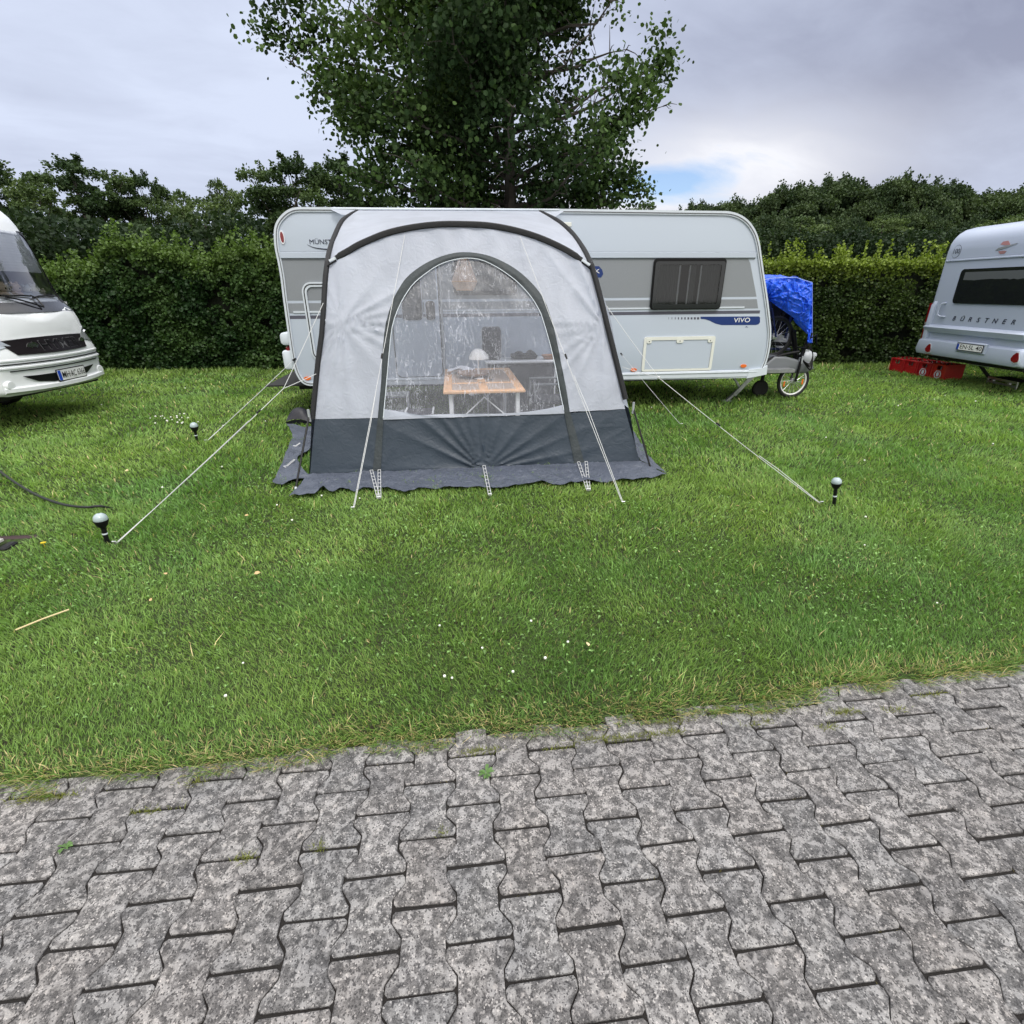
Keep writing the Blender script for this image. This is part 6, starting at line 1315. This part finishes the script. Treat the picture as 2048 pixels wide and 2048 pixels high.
# ------------------------------------------------------------------ four bottle crates in a row
cA, cB = Vector((8.02, 11.16, 0)), Vector((8.22, 9.90, 0)); dirv = (cB-cA); Lc = dirv.length; dirv.normalize(); ang = math.atan2(dirv.y, dirv.x)
labels = ['dark red bottle crate with green bottles showing, leftmost of the row by the hedge', 'dark red bottle crate second from the left, with a dark handle opening', 'red bottle crate with round white emblem, third from the left in the row', 'orange-red bottle crate with a white emblem, rightmost, nearest the touring caravan']
def crate(k):
    c0 = cA+dirv*(Lc/4*(k+.5)); M_ = Matrix.Translation(c0) @ Matrix.Rotation(ang, 4, 'Z')    # local x along the row, +y away from us is normal
    back = 1 if (M_.to_3x3() @ Vector((0, 1, 0))).x > 0 else -1
    t = bpy.data.objects.new('bottle_crate', None); COL.objects.link(t); t.matrix_world = M_; MW[t.name] = M_.copy(); lab(t, labels[k], 'crate', 'bottle crates standing in a row by the hedge')
    cm = CRATE if k < 3 else CRATE2; w, dp, h = Lc/4-.020, .40, .29; t0 = .012
    q = MB(); y0 = 0; y1 = back*dp
    hw = w/2; ho = rrect(-.055, .055, .185, .255, .02, 3); n_ = len(ho)
    fo = rrect(-hw, hw, .01, h, .012, 3)
    for (yy, s_) in ((0, 1), (back*dp, -1)):
        q.ring(fo, ho, lambda a, b, d: Vector((a, yy+s_*back*d, b)), .014, 0)
    for s_ in (-1, 1): q.box((s_*(hw-.007), back*dp/2, h/2+.005), (.014, dp-.03, h-.01))
    q.box((0, back*dp/2, .02), (w-.02, dp-.03, .02)); q.box((0, back*.02, h-.02), (w-.04, .02, .012)); 
    for r_ in (.06, .15): q.box((0, -back*.003, r_), (w-.03, .008, .006))
    [q.box((s_*(hw-.012), -back*.006, h/2), (.024, .016, h-.02), bev=.004) for s_ in (-1, 1)]; q.box((0, -back*.006, h-.018), (w-.05, .016, .026), bev=.004)
    q.build('crate_body', cm, t, M_)
    bm_ = mat('green_bottle', (.03, .16, .08), .15, coat=.5) if k == 0 else mat('brown_bottle', (.05, .02, .01), .15, coat=.5)
    for i in range(3):
        for j in range(4):
            q = MB(); q.lathe([(0, .03), (.030, .03), (.032, .05), (.032, .17), (.014, .23), (.013, .285), (0, .29)], (-w/2+w*(i+.5)/3, back*(.05+.10*j), 0), 10); q.build('bottle', bm_, t, M_)
    if k >= 2:
        em = MB(); mp = lambda a, b, d: Vector((a, -back*(d-.0), b))
        em.ring(oval(0, .095, .072, .072, 20), oval(0, .095, .055, .055, 20), mp, .003, .002); em.patch(oval(0, .095, .026, .045, 14), mp, .003, .002, 1); em.patch(rrect(-.05, .05, .150, .164, .006), mp, .002, .002, 1); em.build('emblem', WPLAIN, t, M_)
    elif k == 0:
        em = MB(); mp = lambda a, b, d: Vector((a, -back*d, b)); em.patch(rrect(-.04, .04, .265, .280, .005), mp, .003, .002, 1); em.build('emblem', WPLAIN, t, M_)
for k in range(4): crate(k)

# ------------------------------------------------------------------ three globe garden lights
GLOBE = mat('frosted_globe', (.34, .41, .43), .25, coat=.4, bump=.3, bscale=60)
def glight(base, top, rpx, label):
    b_ = G(*base); d_ = ray(*top); t_ = b_.y/d_.y; p = Vector((0, 0, CAM_H))+d_*t_; r_ = rpx/1024*((p-Vector((0, 0, CAM_H))).dot(fwd))
    t = thing('garden_light', label, 'garden light', tuple(b_), W, 'globe garden lights marking the guy rope pegs'); ax = (p-b_).normalized(); q = MB()
    q.tube([b_-ax*.05, b_+ax*.02, p-ax*r_*1.5], [.006, r_*.36, r_*.36], 12); q.lathe([(r_*.36, -r_*1.6), (r_*.8, -r_*1.0), (r_*1.02, -r_*.35), (r_*1.03, -r_*.18), (r_*.95, -r_*.12)], p, 20, tuple(ax)); q.build('stake', BLACK, t, W)
    q = MB(); q.lathe([(r_*math.cos(R(a)), r_*math.sin(R(a))) for a in range(-12, 91, 8)], p, 22, tuple(ax)); q.build('globe', GLOBE, t, W)
    c = b_.lerp(p, .45); q = MB(); q.lathe([(r_*.38, -.004), (r_*.40, -.003), (r_*.40, .006), (r_*.38, .007)], c, 14, tuple(ax)); q.build('white_ring', WPLAIN, t, W)
glight((217, 1091), (201, 1038), 12.5, 'nearest globe garden light, beside the left front guy rope peg')
glight((395, 886), (388, 852), 7.5, 'small globe garden light behind, near the white flowers at the left')
glight((1667, 1015), (1673, 964), 9.5, 'globe garden light on the open lawn at the right')
# black cable
pts = [G(x/6.9, 850+y/6.9, .055) for x, y in ((-500, 300), (-230, 480), (0, 640), (150, 750), (350, 880), (550, 985), (750, 1060), (950, 1112), (1200, 1135), (1380, 1120), (1545, 1075))]
pts[-1].z = .0; q = MB(); q.tube(smoothpath(pts, 5), .0105, 8); o = q.build('cable', mat('cable_black', (.008, .008, .009), .4), None, W, loc=tuple(pts[5])); lab(o, 'thick black cable curving over the grass at the left edge', 'cable')
q = MB(); q.tube([G(0, 905, .03), G(10, 897, .03), G(20, 888, .02)], .006, 6); o = q.build('cable', mat('cable_black', (.008, .008, .009), .4), None, W, loc=tuple(G(8, 897))); lab(o, 'short thin dark cable end in the grass above the thick one', 'cable')
# sunken junction box with white grating
pb_ = thing('ground_box', 'sunken maroon ground box with a slotted white cover at the left edge', 'ground box', (-3.40, 3.60, 0), S)
q = MB(); q.box((-3.42, 3.70, -.015), (.72, .045, .07), bev=.012); q.box((-3.42, 3.62, -.03), (.70, .16, .02)); q.build('box_frame', mat('maroon_plastic', (.030, .010, .012), .6, var=.3), pb_, S)
q = MB(); 
for k in range(4): q.box((-3.48, 3.50+k*.028, .036+k*.006), (.50, .014, .012))
for x_ in (-3.73, -3.60, -3.48, -3.36, -3.23): q.box((x_, 3.542, .044), (.018, .11, .016))
q.box((-3.48, 3.485, .022), (.52, .010, .045)); q.build('slotted_cover', mat('dirty_white_plastic', (.55, .54, .52), .5, var=.35, vscale=18), pb_, S)
q = MB(); q.box((-3.17, 3.55, .0), (.06, .12, .05), bev=.01); q.build('socket', BLACK, pb_, S)
pf = Gs(88, 1089, .03); q = MB()
for k in range(8): a_ = k*math.pi/4; q.box((pf.x+.011*math.cos(a_), pf.y+.006*math.sin(a_), .045), (.012, .007, .004), Matrix.Rotation(a_, 3, 'Z'))
q.tube([(pf.x, pf.y, .0), (pf.x, pf.y, .043)], .0015, 5); o = q.build('dandelion_flower', YEL, None, S, loc=(pf.x, pf.y, 0)); lab(o, 'single yellow flower beside the sunken ground box', 'flower')
# dry stalk and fallen leaves
q = MB(); q.tube([G(31, 1260, .04), G(85, 1238, .045), G(138, 1219, .04)], .0045, 6); o = q.build('straw_stalk', mat('straw', (.62, .50, .28), .7), None, W, loc=tuple(G(85, 1238))); lab(o, 'pale dry stalk lying on the grass near the left edge', 'stalk')
LF = [(mat('dry_leaf_a', (.52, .36, .18), .7)), mat('dry_leaf_b', (.60, .50, .28), .7)]
lv = [(432, 1003, .035, 1, 'round pale fallen leaf on the lawn right of the nearest garden light'), (489, 1031, .03, 0, 'tan fallen leaf on the lawn below the left end of the awning'), (508, 1148, .035, 0, 'orange-brown fallen leaf on the open lawn at left centre'), (332, 1149, .028, 0, 'thin brown fallen leaf left of the orange-brown one'), (299, 1198, .026, 0, 'small orange fallen leaf in the left part of the lawn'), (1177, 1292, .030, 1, 'pale yellow fallen leaf on the lawn close to the paving'), (1044, 1149, .026, 1, 'pale fallen leaf on the lawn in front of the awning'), (1358, 1104, .024, 1, 'small pale fallen leaf on the lawn right of centre'), (1799, 808, .06, 1, 'cream fallen leaf on the lawn in front of the bottle crates'), (1700, 1115, .024, 0, 'reddish fallen leaf on the lawn below the right garden light'), (250, 941, .035, 1, 'pale yellow leaf on the lawn above the cable end'), (1480, 1012, .03, 0, 'brown fallen leaf on the lawn at right centre')]
for x_, y_, s_, k, lb_ in lv:
    c = G(x_, y_, .042); rz_ = Matrix.Rotation(rnd.uniform(0, 6), 3, 'Z') @ Matrix.Rotation(rnd.uniform(.15, .7), 3, 'X'); q = MB()
    shp = [(0, 0, 0), (.35, .38, .10), (.75, .32, .14), (1, 0, .02), (.75, -.3, .12), (.35, -.36, .12), (.5, 0, -.02)]
    q.add([c+rz_ @ (Vector(p)*s_) for p in shp], [(0, 1, 6), (1, 2, 6), (2, 3, 6), (3, 4, 6), (4, 5, 6), (5, 0, 6)]); o = q.build('fallen_leaf', LF[k], None, W, loc=tuple(c), fix=False); lab(o, lb_, 'leaf', 'dry leaves fallen on the lawn')
# ------------------------------------------------------------------ trees and hedges
def leafcloud(P_, size, nrm_up, tint, oval_=True, seed=0):
    """leaf faces at points P_ (n,3)"""
    g = np.random.default_rng(seed); n = len(P_); d = g.normal(0, 1, (n, 3)); d[:, 2] -= .25; d /= np.linalg.norm(d, axis=1)[:, None]
    w = g.normal(0, 1, (n, 3)); w[:, 2] += nrm_up; w -= d*(w*d).sum(1)[:, None]; w /= np.linalg.norm(w, axis=1)[:, None]; s = np.cross(d, w); sz = (size*g.uniform(.65, 1.3, n))[:, None]
    if oval_:
        sh = [(0, 0, 0), (.33, .46, .05), (.78, .38, .03), (1, 0, -.04), (.78, -.38, .03), (.33, -.46, .05)]; q0 = np.array([[0, 1, 2, 3], [0, 3, 4, 5]]); k = 6
    else:
        sh = [(0, 0, 0), (.5, .42, .06), (1, 0, 0), (.5, -.42, .06)]; q0 = np.array([[0, 1, 2, 3]]); k = 4
    V = np.stack([P_+d*sz*a+s*sz*b+w*sz*c for a, b, c in sh], 1).reshape(-1, 3)
    Q = ((np.arange(n)*k)[:, None, None]+q0[None]).reshape(-1, 4); return V, Q, np.repeat(tint, k, 0)
def limb_mesh(name, limbs, par, m=None):
    q = MB()
    for pts, r0, r1 in limbs:
        n_ = len(pts); q.tube(pts, [r0+(r1-r0)*i/(n_-1) for i in range(n_)], 7 if r0 > .05 else 5, caps=False)
    o = q.build(name, m or BARK, par, W, fix=False); return o
def crown_mesh(name, P_, size, base, seed, oval_=True, light=None):
    g = np.random.default_rng(seed); n = len(P_)
    k = np.stack([fbm(P_[:, 0]*.8+P_[:, 2]*.5, P_[:, 1]*.8+P_[:, 2]*.7, seed, 2)], 1); a = np.array(base[0]); b = np.array(base[1])
    t = np.clip((k-.5)*3+.5+g.normal(0, .25, (n, 1)), 0, 1); T = a*(1-t)+b*t; T = T*g.uniform(.7, 1.35, (n, 1))
    V, Q, C = leafcloud(P_, size, .9, T, oval_, seed); return fast_mesh(name, V, Q, None, C, [LEAFM])
# --- the alder behind the caravan
g = np.random.default_rng(12); TX, TY = -.06, 11.0
tree = thing('alder_tree', 'tall dark green broadleaf tree rising directly behind the caravan and awning', 'tree', (TX, TY, 0), W)
def env(z): return float(np.interp(z, [2.2, 3.1, 3.85, 4.65, 5.3, 6.1, 7.0, 8.5, 9.6, 10.4], [1.7, 2.25, 2.6, 2.9, 2.95, 2.3, 1.6, .9, .4, .1]))
limbs = [([Vector((TX+.06*math.sin(z*.5), TY+.05*math.sin(z*.8), z)) for z in np.linspace(0, 10.8, 24)], .145, .02)]
clus = []
spec = []
for i in range(92):
    z0 = 1.9+8.6*(i/92)**1.05; az = i*2.39996+g.normal(0, .25); rr_ = env(min(10, z0+.9))*g.uniform(.75, 1.04); spec.append((z0, az, rr_, g.uniform(.35, 1.0)+.1*(z0 > 6)))
spec += [(4.15, R(3), 2.75, .85), (4.5, R(177), 3.55, .75), (4.0, R(183), 3.4, .8), (4.9, R(175), 3.3, .8)]
for z0, az, L_, rise in spec:
    c_, s_ = math.cos(az)*(1.06 if math.cos(az) < 0 else .98), math.sin(az)*.72; p0 = Vector((TX, TY, z0)); pts = []
    for k in range(8):
        t = k/7; pts.append(p0+Vector((c_*L_*t, s_*L_*t, rise*L_*.42*t**1.3+.05*math.sin(t*9+az)))+Vector((g.normal(0, .05), g.normal(0, .05), g.normal(0, .04)))*t)
    limbs.append((pts, .05*(1-z0/14)+.012, .006))
    for k in range(2, 8):
        t = k/7
        for _ in range(3):
            off_ = Vector((g.normal(0, 1), g.normal(0, 1), g.normal(.1, .7))); off_.normalize(); e_ = pts[k]+off_*g.uniform(.15, .62)*(1.1-.35*t)
            limbs.append(([pts[k], pts[k].lerp(e_, .5)+Vector((0, 0, .03)), e_], .010, .003)); clus.append((e_, g.uniform(.15, .27)))
    clus.append((pts[-1], .2))
limb_mesh('trunk', [limbs[0]], tree); limb_mesh('branches', limbs[1:], tree)
PP = []
for i in range(330):
    z = g.uniform(2.3, 10.4) if i < 190 else g.uniform(3.6, 6.8); a = g.uniform(0, 6.283); r_ = env(z)*math.sqrt(g.uniform(.08, 1.0))*(1+.10*math.sin(3*a+z)); clus.append((Vector((TX-.12+r_*math.cos(a), TY+.72*r_*math.sin(a), z+.12*r_)), g.uniform(.14, .26)))
for c, r_ in clus:  # leaf clumps
    if fbm(np.array([c.x*1.1+3]), np.array([c.z*1.1+c.y*.4]), 77, 2)[0] < .375: continue
    if c.z < 4.2 and abs(c.x-TX) < .42 and c.y < TY+.3 and g.uniform() < .85: continue
    n_ = int(g.integers(52, 96)); r_ *= .84; PP.append(np.array(c)+g.normal(0, 1, (n_, 3))*np.array([r_, r_, r_*.75]))
PP = np.concatenate(PP); me = crown_mesh('crown', PP, .070, ((.022, .044, .015), (.068, .115, .032)), 5)
me.transform(Matrix.Translation((-TX, -TY, 0))); link('crown', me, tree)
# --- prototypes of the background trees
def bgtree(name, label, H_, Wd, base, seed, zlo, zmid, leaf, nl, lr, per, fill, openness):
    """crown made of many leafy lobes hung on limbs; openness leaves gaps between them"""
    g = np.random.default_rng(seed); t = thing(name, label, 'tree', (0, 0, 0), W); limbs = [([Vector((g.normal(0, .03)*z, g.normal(0, .03)*z, z)) for z in np.linspace(0, H_*.85, 9)], .03*H_/1.6, .03)]
    P_ = []
    for i in range(nl):
        zz_ = zlo+(1-zlo)*g.uniform(0, 1)**.8; k = (zz_-zmid)/((1-zmid) if zz_ > zmid else (zmid-zlo+.12)); w = Wd*math.sqrt(max(.01, 1-k*k)); a = g.uniform(0, 6.283)
        lob = 1+.20*math.sin(2*a+seed)+.16*math.sin(5*a+seed*2+zz_*6); r_ = w*lob*g.uniform(fill, 1)**.5; c = Vector((r_*math.cos(a), r_*math.sin(a), zz_*H_*(1-.05*abs(math.sin(4*a+seed)))))
        if i > 6 and g.uniform() < openness*.5: continue
        R_ = lr*g.uniform(.55, 1.25); n = int(per*(R_/lr)**2); d = g.normal(0, 1, (n, 3)); d /= np.linalg.norm(d, axis=1)[:, None]; d[:, 2] = np.where(d[:, 2] < -.3, -d[:, 2]*.6, d[:, 2])
        P_.append(np.array(c)+d*(R_*g.uniform(.45, 1.05, (n, 1))**.6)*np.array([1, 1, .72])+g.normal(0, .05*lr, (n, 3)))
        if i % 3 == 0: limbs.append(([Vector((0, 0, max(.5, c.z*.6))), Vector((c.x*.5, c.y*.5, c.z*.82)), c], .05, .012))
    for i in range(26): # spiky twigs beyond the outline
        a = g.uniform(0, 6.283); z = H_*g.uniform(.75, 1.0); k = (z/H_-zmid)/(1-zmid); r_ = Wd*math.sqrt(max(.01, 1-k*k))*g.uniform(.3, 1); m_ = 46; tt_ = g.uniform(0, 1, m_)[:, None]; P_.append(np.array([r_*math.cos(a), r_*math.sin(a), z])+tt_*np.array([.3*math.cos(a), .3*math.sin(a), .45])*lr*1.2+g.normal(0, .10*lr, (m_, 3)))
    limb_mesh('trunk', limbs[:1], t); limb_mesh('branches', limbs[1:], t)
    me = crown_mesh('crown', np.concatenate(P_), leaf, base, seed, False); link('crown', me, t); return t
def place(t, x, y, s, rz, label=None, first=False, sz=None):
    if first: r_ = t
    else:
        r_ = t.copy(); COL.objects.link(r_)
        for ch in t.children: c = ch.copy(); COL.objects.link(c); c.parent = r_
    r_.matrix_world = Matrix.Translation((x, y, 0)) @ Matrix.Rotation(rz, 4, 'Z') @ Matrix.Diagonal((s, s, sz or s, 1)); r_['group'] = 'trees beyond the hedge'
    if label: r_['label'] = label
    return r_
GA, GB, GC = ((.030, .054, .022), (.068, .105, .036)), ((.026, .046, .022), (.062, .092, .038)), ((.055, .088, .034), (.110, .155, .060))
tA = bgtree('broadleaf_tree', 'open-crowned tree', 7.4, 2.3, GA, 41, .30, .62, .105, 95, .46, 330, .12, .5)
tB = bgtree('dense_tree', 'dense tree', 6.6, 2.7, GB, 42, .15, .55, .135, 120, .78, 620, .35, .1)
tC = bgtree('pale_tree', 'pale tree', 5.8, 1.5, GC, 43, .28, .60, .085, 70, .36, 260, .1, .5)
def X_at(px, Y): return (PY(px, 500, Y)).x
def at(t, px, Y, topy, label, first=False, base=7.4, wx=1.0):
    z = PY(px, topy, Y).z; s = z/base; return place(t, X_at(px, Y), Y, s*wx, rnd.uniform(0, 6), label, first, s)
at(tA, 612, 17, 318, 'rounded open-crowned tree peeping over the left end of the caravan roof', True, 7.4, 1.05)
at(tA, 700, 18.5, 322, 'tree half hidden between the caravan roof and the big alder', base=7.4, wx=1.1)
at(tA, 195, 24, 322, 'tall dark open tree rising behind the left hedge', base=7.4, wx=1.15)
at(tA, 20, 23, 322, 'loose open tree above the roof of the motorhome at far left', base=7.4, wx=1.25)
at(tA, 318, 25, 350, 'slim open tree right of the tall dark one at left', base=7.4, wx=.75)
at(tC, 375, 27, 385, 'small dark-tipped tree in the dip of the left treeline', True, 5.8, .8)
at(tC, 425, 22, 398, 'pale feathery tree low in the left treeline', base=5.8, wx=1.2)
at(tC, 473, 24, 368, 'thin pale tree standing just left of the caravan roof corner', base=5.8, wx=.8)
at(tC, 95, 26, 352, 'pale thin tree between the two big trees at far left', base=5.8, wx=1.1)
# right-hand wood: big dense crowns side by side
for i, (px, Y, ty, wx, lb_) in enumerate([(1465, 37, 408, .85, 'dark tree at the left end of the right-hand wood, just above the caravan corner'), (1560, 36, 380, 1.0, 'ragged dark tree above the blue tarpaulin'), (1640, 38, 366, .95, 'tallest rounded dark tree near the middle of the right-hand wood'), (1720, 37, 390, 1.0, 'dense dark tree right of the rounded tallest one'), (1785, 35, 362, .8, 'tall tree with a pointed top in the right-hand wood'), (1850, 38, 378, .95, 'tree with a feathery tip left of the touring caravan roof'), (1920, 39, 398, 1.0, 'low dark tree directly above the touring caravan roof corner'), (1985, 41, 392, 1.1, 'low dark tree near the right edge above the touring caravan'), (2060, 40, 385, 1.1, 'dark tree cut by the right edge above the touring caravan'), (1380, 44, 414, .8, 'distant low tree top just above the right end of the caravan roof')]):
    at(tB, px, Y, ty, lb_, i == 0, 6.6, wx)
for px, Y, ty, wx, lb_ in ((1440, 33, 452, 1.0, 'low rounded tree directly right of the caravan roof corner, in front of the wood'), (1525, 31, 436, .8, 'rounded dark tree above the tarpaulin, in front of the wood'), (1680, 31, 440, .8, 'rounded green tree in the middle front row of the right-hand wood'), (1835, 32, 432, .8, 'rounded green tree front row, just left of the touring caravan'), (1925, 33, 446, .8, 'low rounded tree front row, behind the touring caravan roof')):
    at(tB, px, Y, ty, lb_, base=6.6, wx=wx)
at(tC, 1275, 46, 410, 'tiny distant tree top poking over the caravan roof', base=5.8)
at(tC, 1590, 31, 440, 'mid green tree in front of the dark wood at right', base=5.8, wx=1.6); at(tC, 1760, 31, 432, 'pale drooping tree in front of the dark wood at right', base=5.8, wx=1.3); at(tC, 2010, 30, 432, 'pale bush top right behind the touring caravan roof', base=5.8, wx=1.7)
# off-frame neighbours so the wood goes on when seen from the side
# understorey behind the hedges
g = np.random.default_rng(3); n = 170000; x = g.uniform(-36, 40, n); yy = g.uniform(19, 23, n)+np.where(x > 6, 9, 0); htop = 3.6+1.2*fbm(x*.35, x*0, 8, 3)+np.where(x > 6, .2, -.3); z = htop*g.uniform(0, 1, n)**.7; dd = g.normal(0, .5, n)
me = crown_mesh('undergrowth', np.stack([x, yy+dd, z], 1), .15, ((.014, .028, .013), (.028, .048, .020)), 9, False); o = link('undergrowth', me); lab(o, 'dark continuous undergrowth filling the gap behind the hedges', 'undergrowth', kind='stuff')
# hedges
def hedge(label, x0, x1, y0, y1, top, base, tipcol, seed, dens, leaf, shoots, wob, clumps, holes=.3, shl=.34):
    g = np.random.default_rng(seed); t = thing('hedge', label, 'hedge', ((x0+x1)/2, (y0+y1)/2, 0), W); L_ = x1-x0; H_ = 2.4
    n1 = int(L_*2.4*dens); x = g.uniform(x0, x1, n1); z = g.uniform(0.0, 1.0, n1)**.95; h = top(x); zz_ = z*h
    bump_ = wob*(fbm(x*1.4, zz_*1.6, seed, 3)-.5)*2+wob*.6*(fbm(x*4, zz_*4, seed+5, 2)-.5)*2
    hole_ = fbm(x*2.6, zz_*3.0, seed+33, 3); kp = hole_ > holes; x, z, zz_, bump_ = x[kp], z[kp], zz_[kp], bump_[kp]; n1 = len(x); ystart = y0+bump_+.20*(z**3)*.6; depth = np.abs(g.normal(0, .10, n1)); P1 = np.stack([x, ystart+depth, zz_], 1)
    n2 = int(L_*(y1-y0)*dens*.7); x2 = g.uniform(x0, x1, n2); y2 = g.uniform(y0+.05, y1, n2); P2 = np.stack([x2, y2, top(x2)+g.normal(0, .06, n2)-.05], 1)
    n3 = int(2.4*(y1-y0)*dens*.6); P3a = np.stack([np.full(n3, x0)+g.normal(0, .06, n3), g.uniform(y0, y1, n3), g.uniform(0, 2.2, n3)], 1); P3b = P3a.copy(); P3b[:, 0] = x1+g.normal(0, .06, n3)
    n4 = int(L_*2.2*dens*.25); P4 = np.stack([g.uniform(x0, x1, n4), y1-np.abs(g.normal(0, .08, n4)), g.uniform(0, 2.2, n4)], 1)
    PS = []
    for _ in range(shoots):
        xs = g.uniform(x0, x1); ys_ = g.uniform(y0+.05, y0+.6); h0 = float(top(np.array([xs]))[0]); Ls = g.uniform(.08, 1)**2*shl*1.5; m_ = int(9+Ls*50); tt_ = np.linspace(0, 1, m_); PS.append(np.stack([xs+tt_*g.normal(0, .06)+g.normal(0, .012, m_), ys_+g.normal(0, .012, m_), h0-.06+tt_*Ls], 1))
    PS = np.concatenate(PS); P_ = np.concatenate([P1, P2, P3a, P3b, P4]); kk = fbm(P_[:, 0]*clumps, P_[:, 2]*clumps+P_[:, 1], seed+8, 3)
    a, b = np.array(base[0]), np.array(base[1]); tt_ = np.clip((kk-.5)*3.2+.45+g.normal(0, .22, len(P_)), 0, 1)[:, None]; T = a*(1-tt_)+b*tt_
    hz_ = np.clip((P_[:, 2]/top(P_[:, 0])-tipcol[1])/(1-tipcol[1])+g.normal(0, .25, len(P_)), 0, 1)[:, None]; T = T*(1-hz_)+np.array(tipcol[0])*hz_; T = T*g.uniform(.7, 1.3, (len(P_), 1))
    TS = np.array(tipcol[0])*g.uniform(.8, 1.35, (len(PS), 1)); PA = np.concatenate([P_, PS]); TA = np.concatenate([T, TS])
    V, Q, C = leafcloud(PA, leaf, .35, TA, True, seed); cx_, cy_ = (x0+x1)/2, (y0+y1)/2; V = V-np.array([cx_, cy_, 0]); link('foliage', fast_mesh('foliage', V, Q, None, C, [HEDGEM]), t)
    q = MB(); nb_ = int(L_*7)
    for _ in range(nb_):
        xb = g.uniform(x0+.1, x1-.1); yb_ = g.uniform(y0+.3, y1-.15); q.tube([(xb, yb_, 0), (xb+g.normal(0, .12), yb_+g.normal(0, .08), 1.1), (xb+g.normal(0, .25), yb_+g.normal(0, .1), 2.1)], [.02, .014, .006], 5)
    q.build('stems', BARK, t, W, fix=False)
    q = MB(); q.grid(lambda a_, b_: Vector((x0+.15+(x1-x0-.3)*a_, y0+.34+.06*math.sin(a_*40), b_*(float(top(np.array([x0+(x1-x0)*a_]))[0])-.25))), 60, 3); q.grid(lambda a_, b_: Vector((x0+.15+(x1-x0-.3)*a_, y1-.25, b_*2.0)), 30, 2); q.build('inner_shade', mat('hedge_inside', (.012, .016, .008), 1.0, bump=1.0, bscale=30), t, W, fix=False)  # near-black sheets, shade deep inside the hedge put in as colour
    return t
hedge('tall dark green leafy hedge between the motorhome and the long caravan', -14.5, -1.2, 11.85, 13.0, lambda x: 2.28+.30*(fbm(x*.9, x*0, 3, 3)-.5)*2+.22*np.exp(-((x+8.0)/.8)**2)+np.where(x < -8.6, -.22, 0), ((.019, .048, .014), (.054, .102, .028)), ((.095, .155, .036), .84), 15, 2700, .056, 800, .20, 1.6, .27, .36)
hedge('clipped privet hedge with yellow-green top between long caravan and crates', -1.0, 16.0, 12.0, 13.1, lambda x: 2.13+.06*(fbm(x*1.2, x*0, 5, 3)-.5)*2, ((.024, .046, .012), (.052, .085, .020)), ((.165, .225, .030), .80), 16, 2100, .050, 520, .07, 2.2, .33, .36)
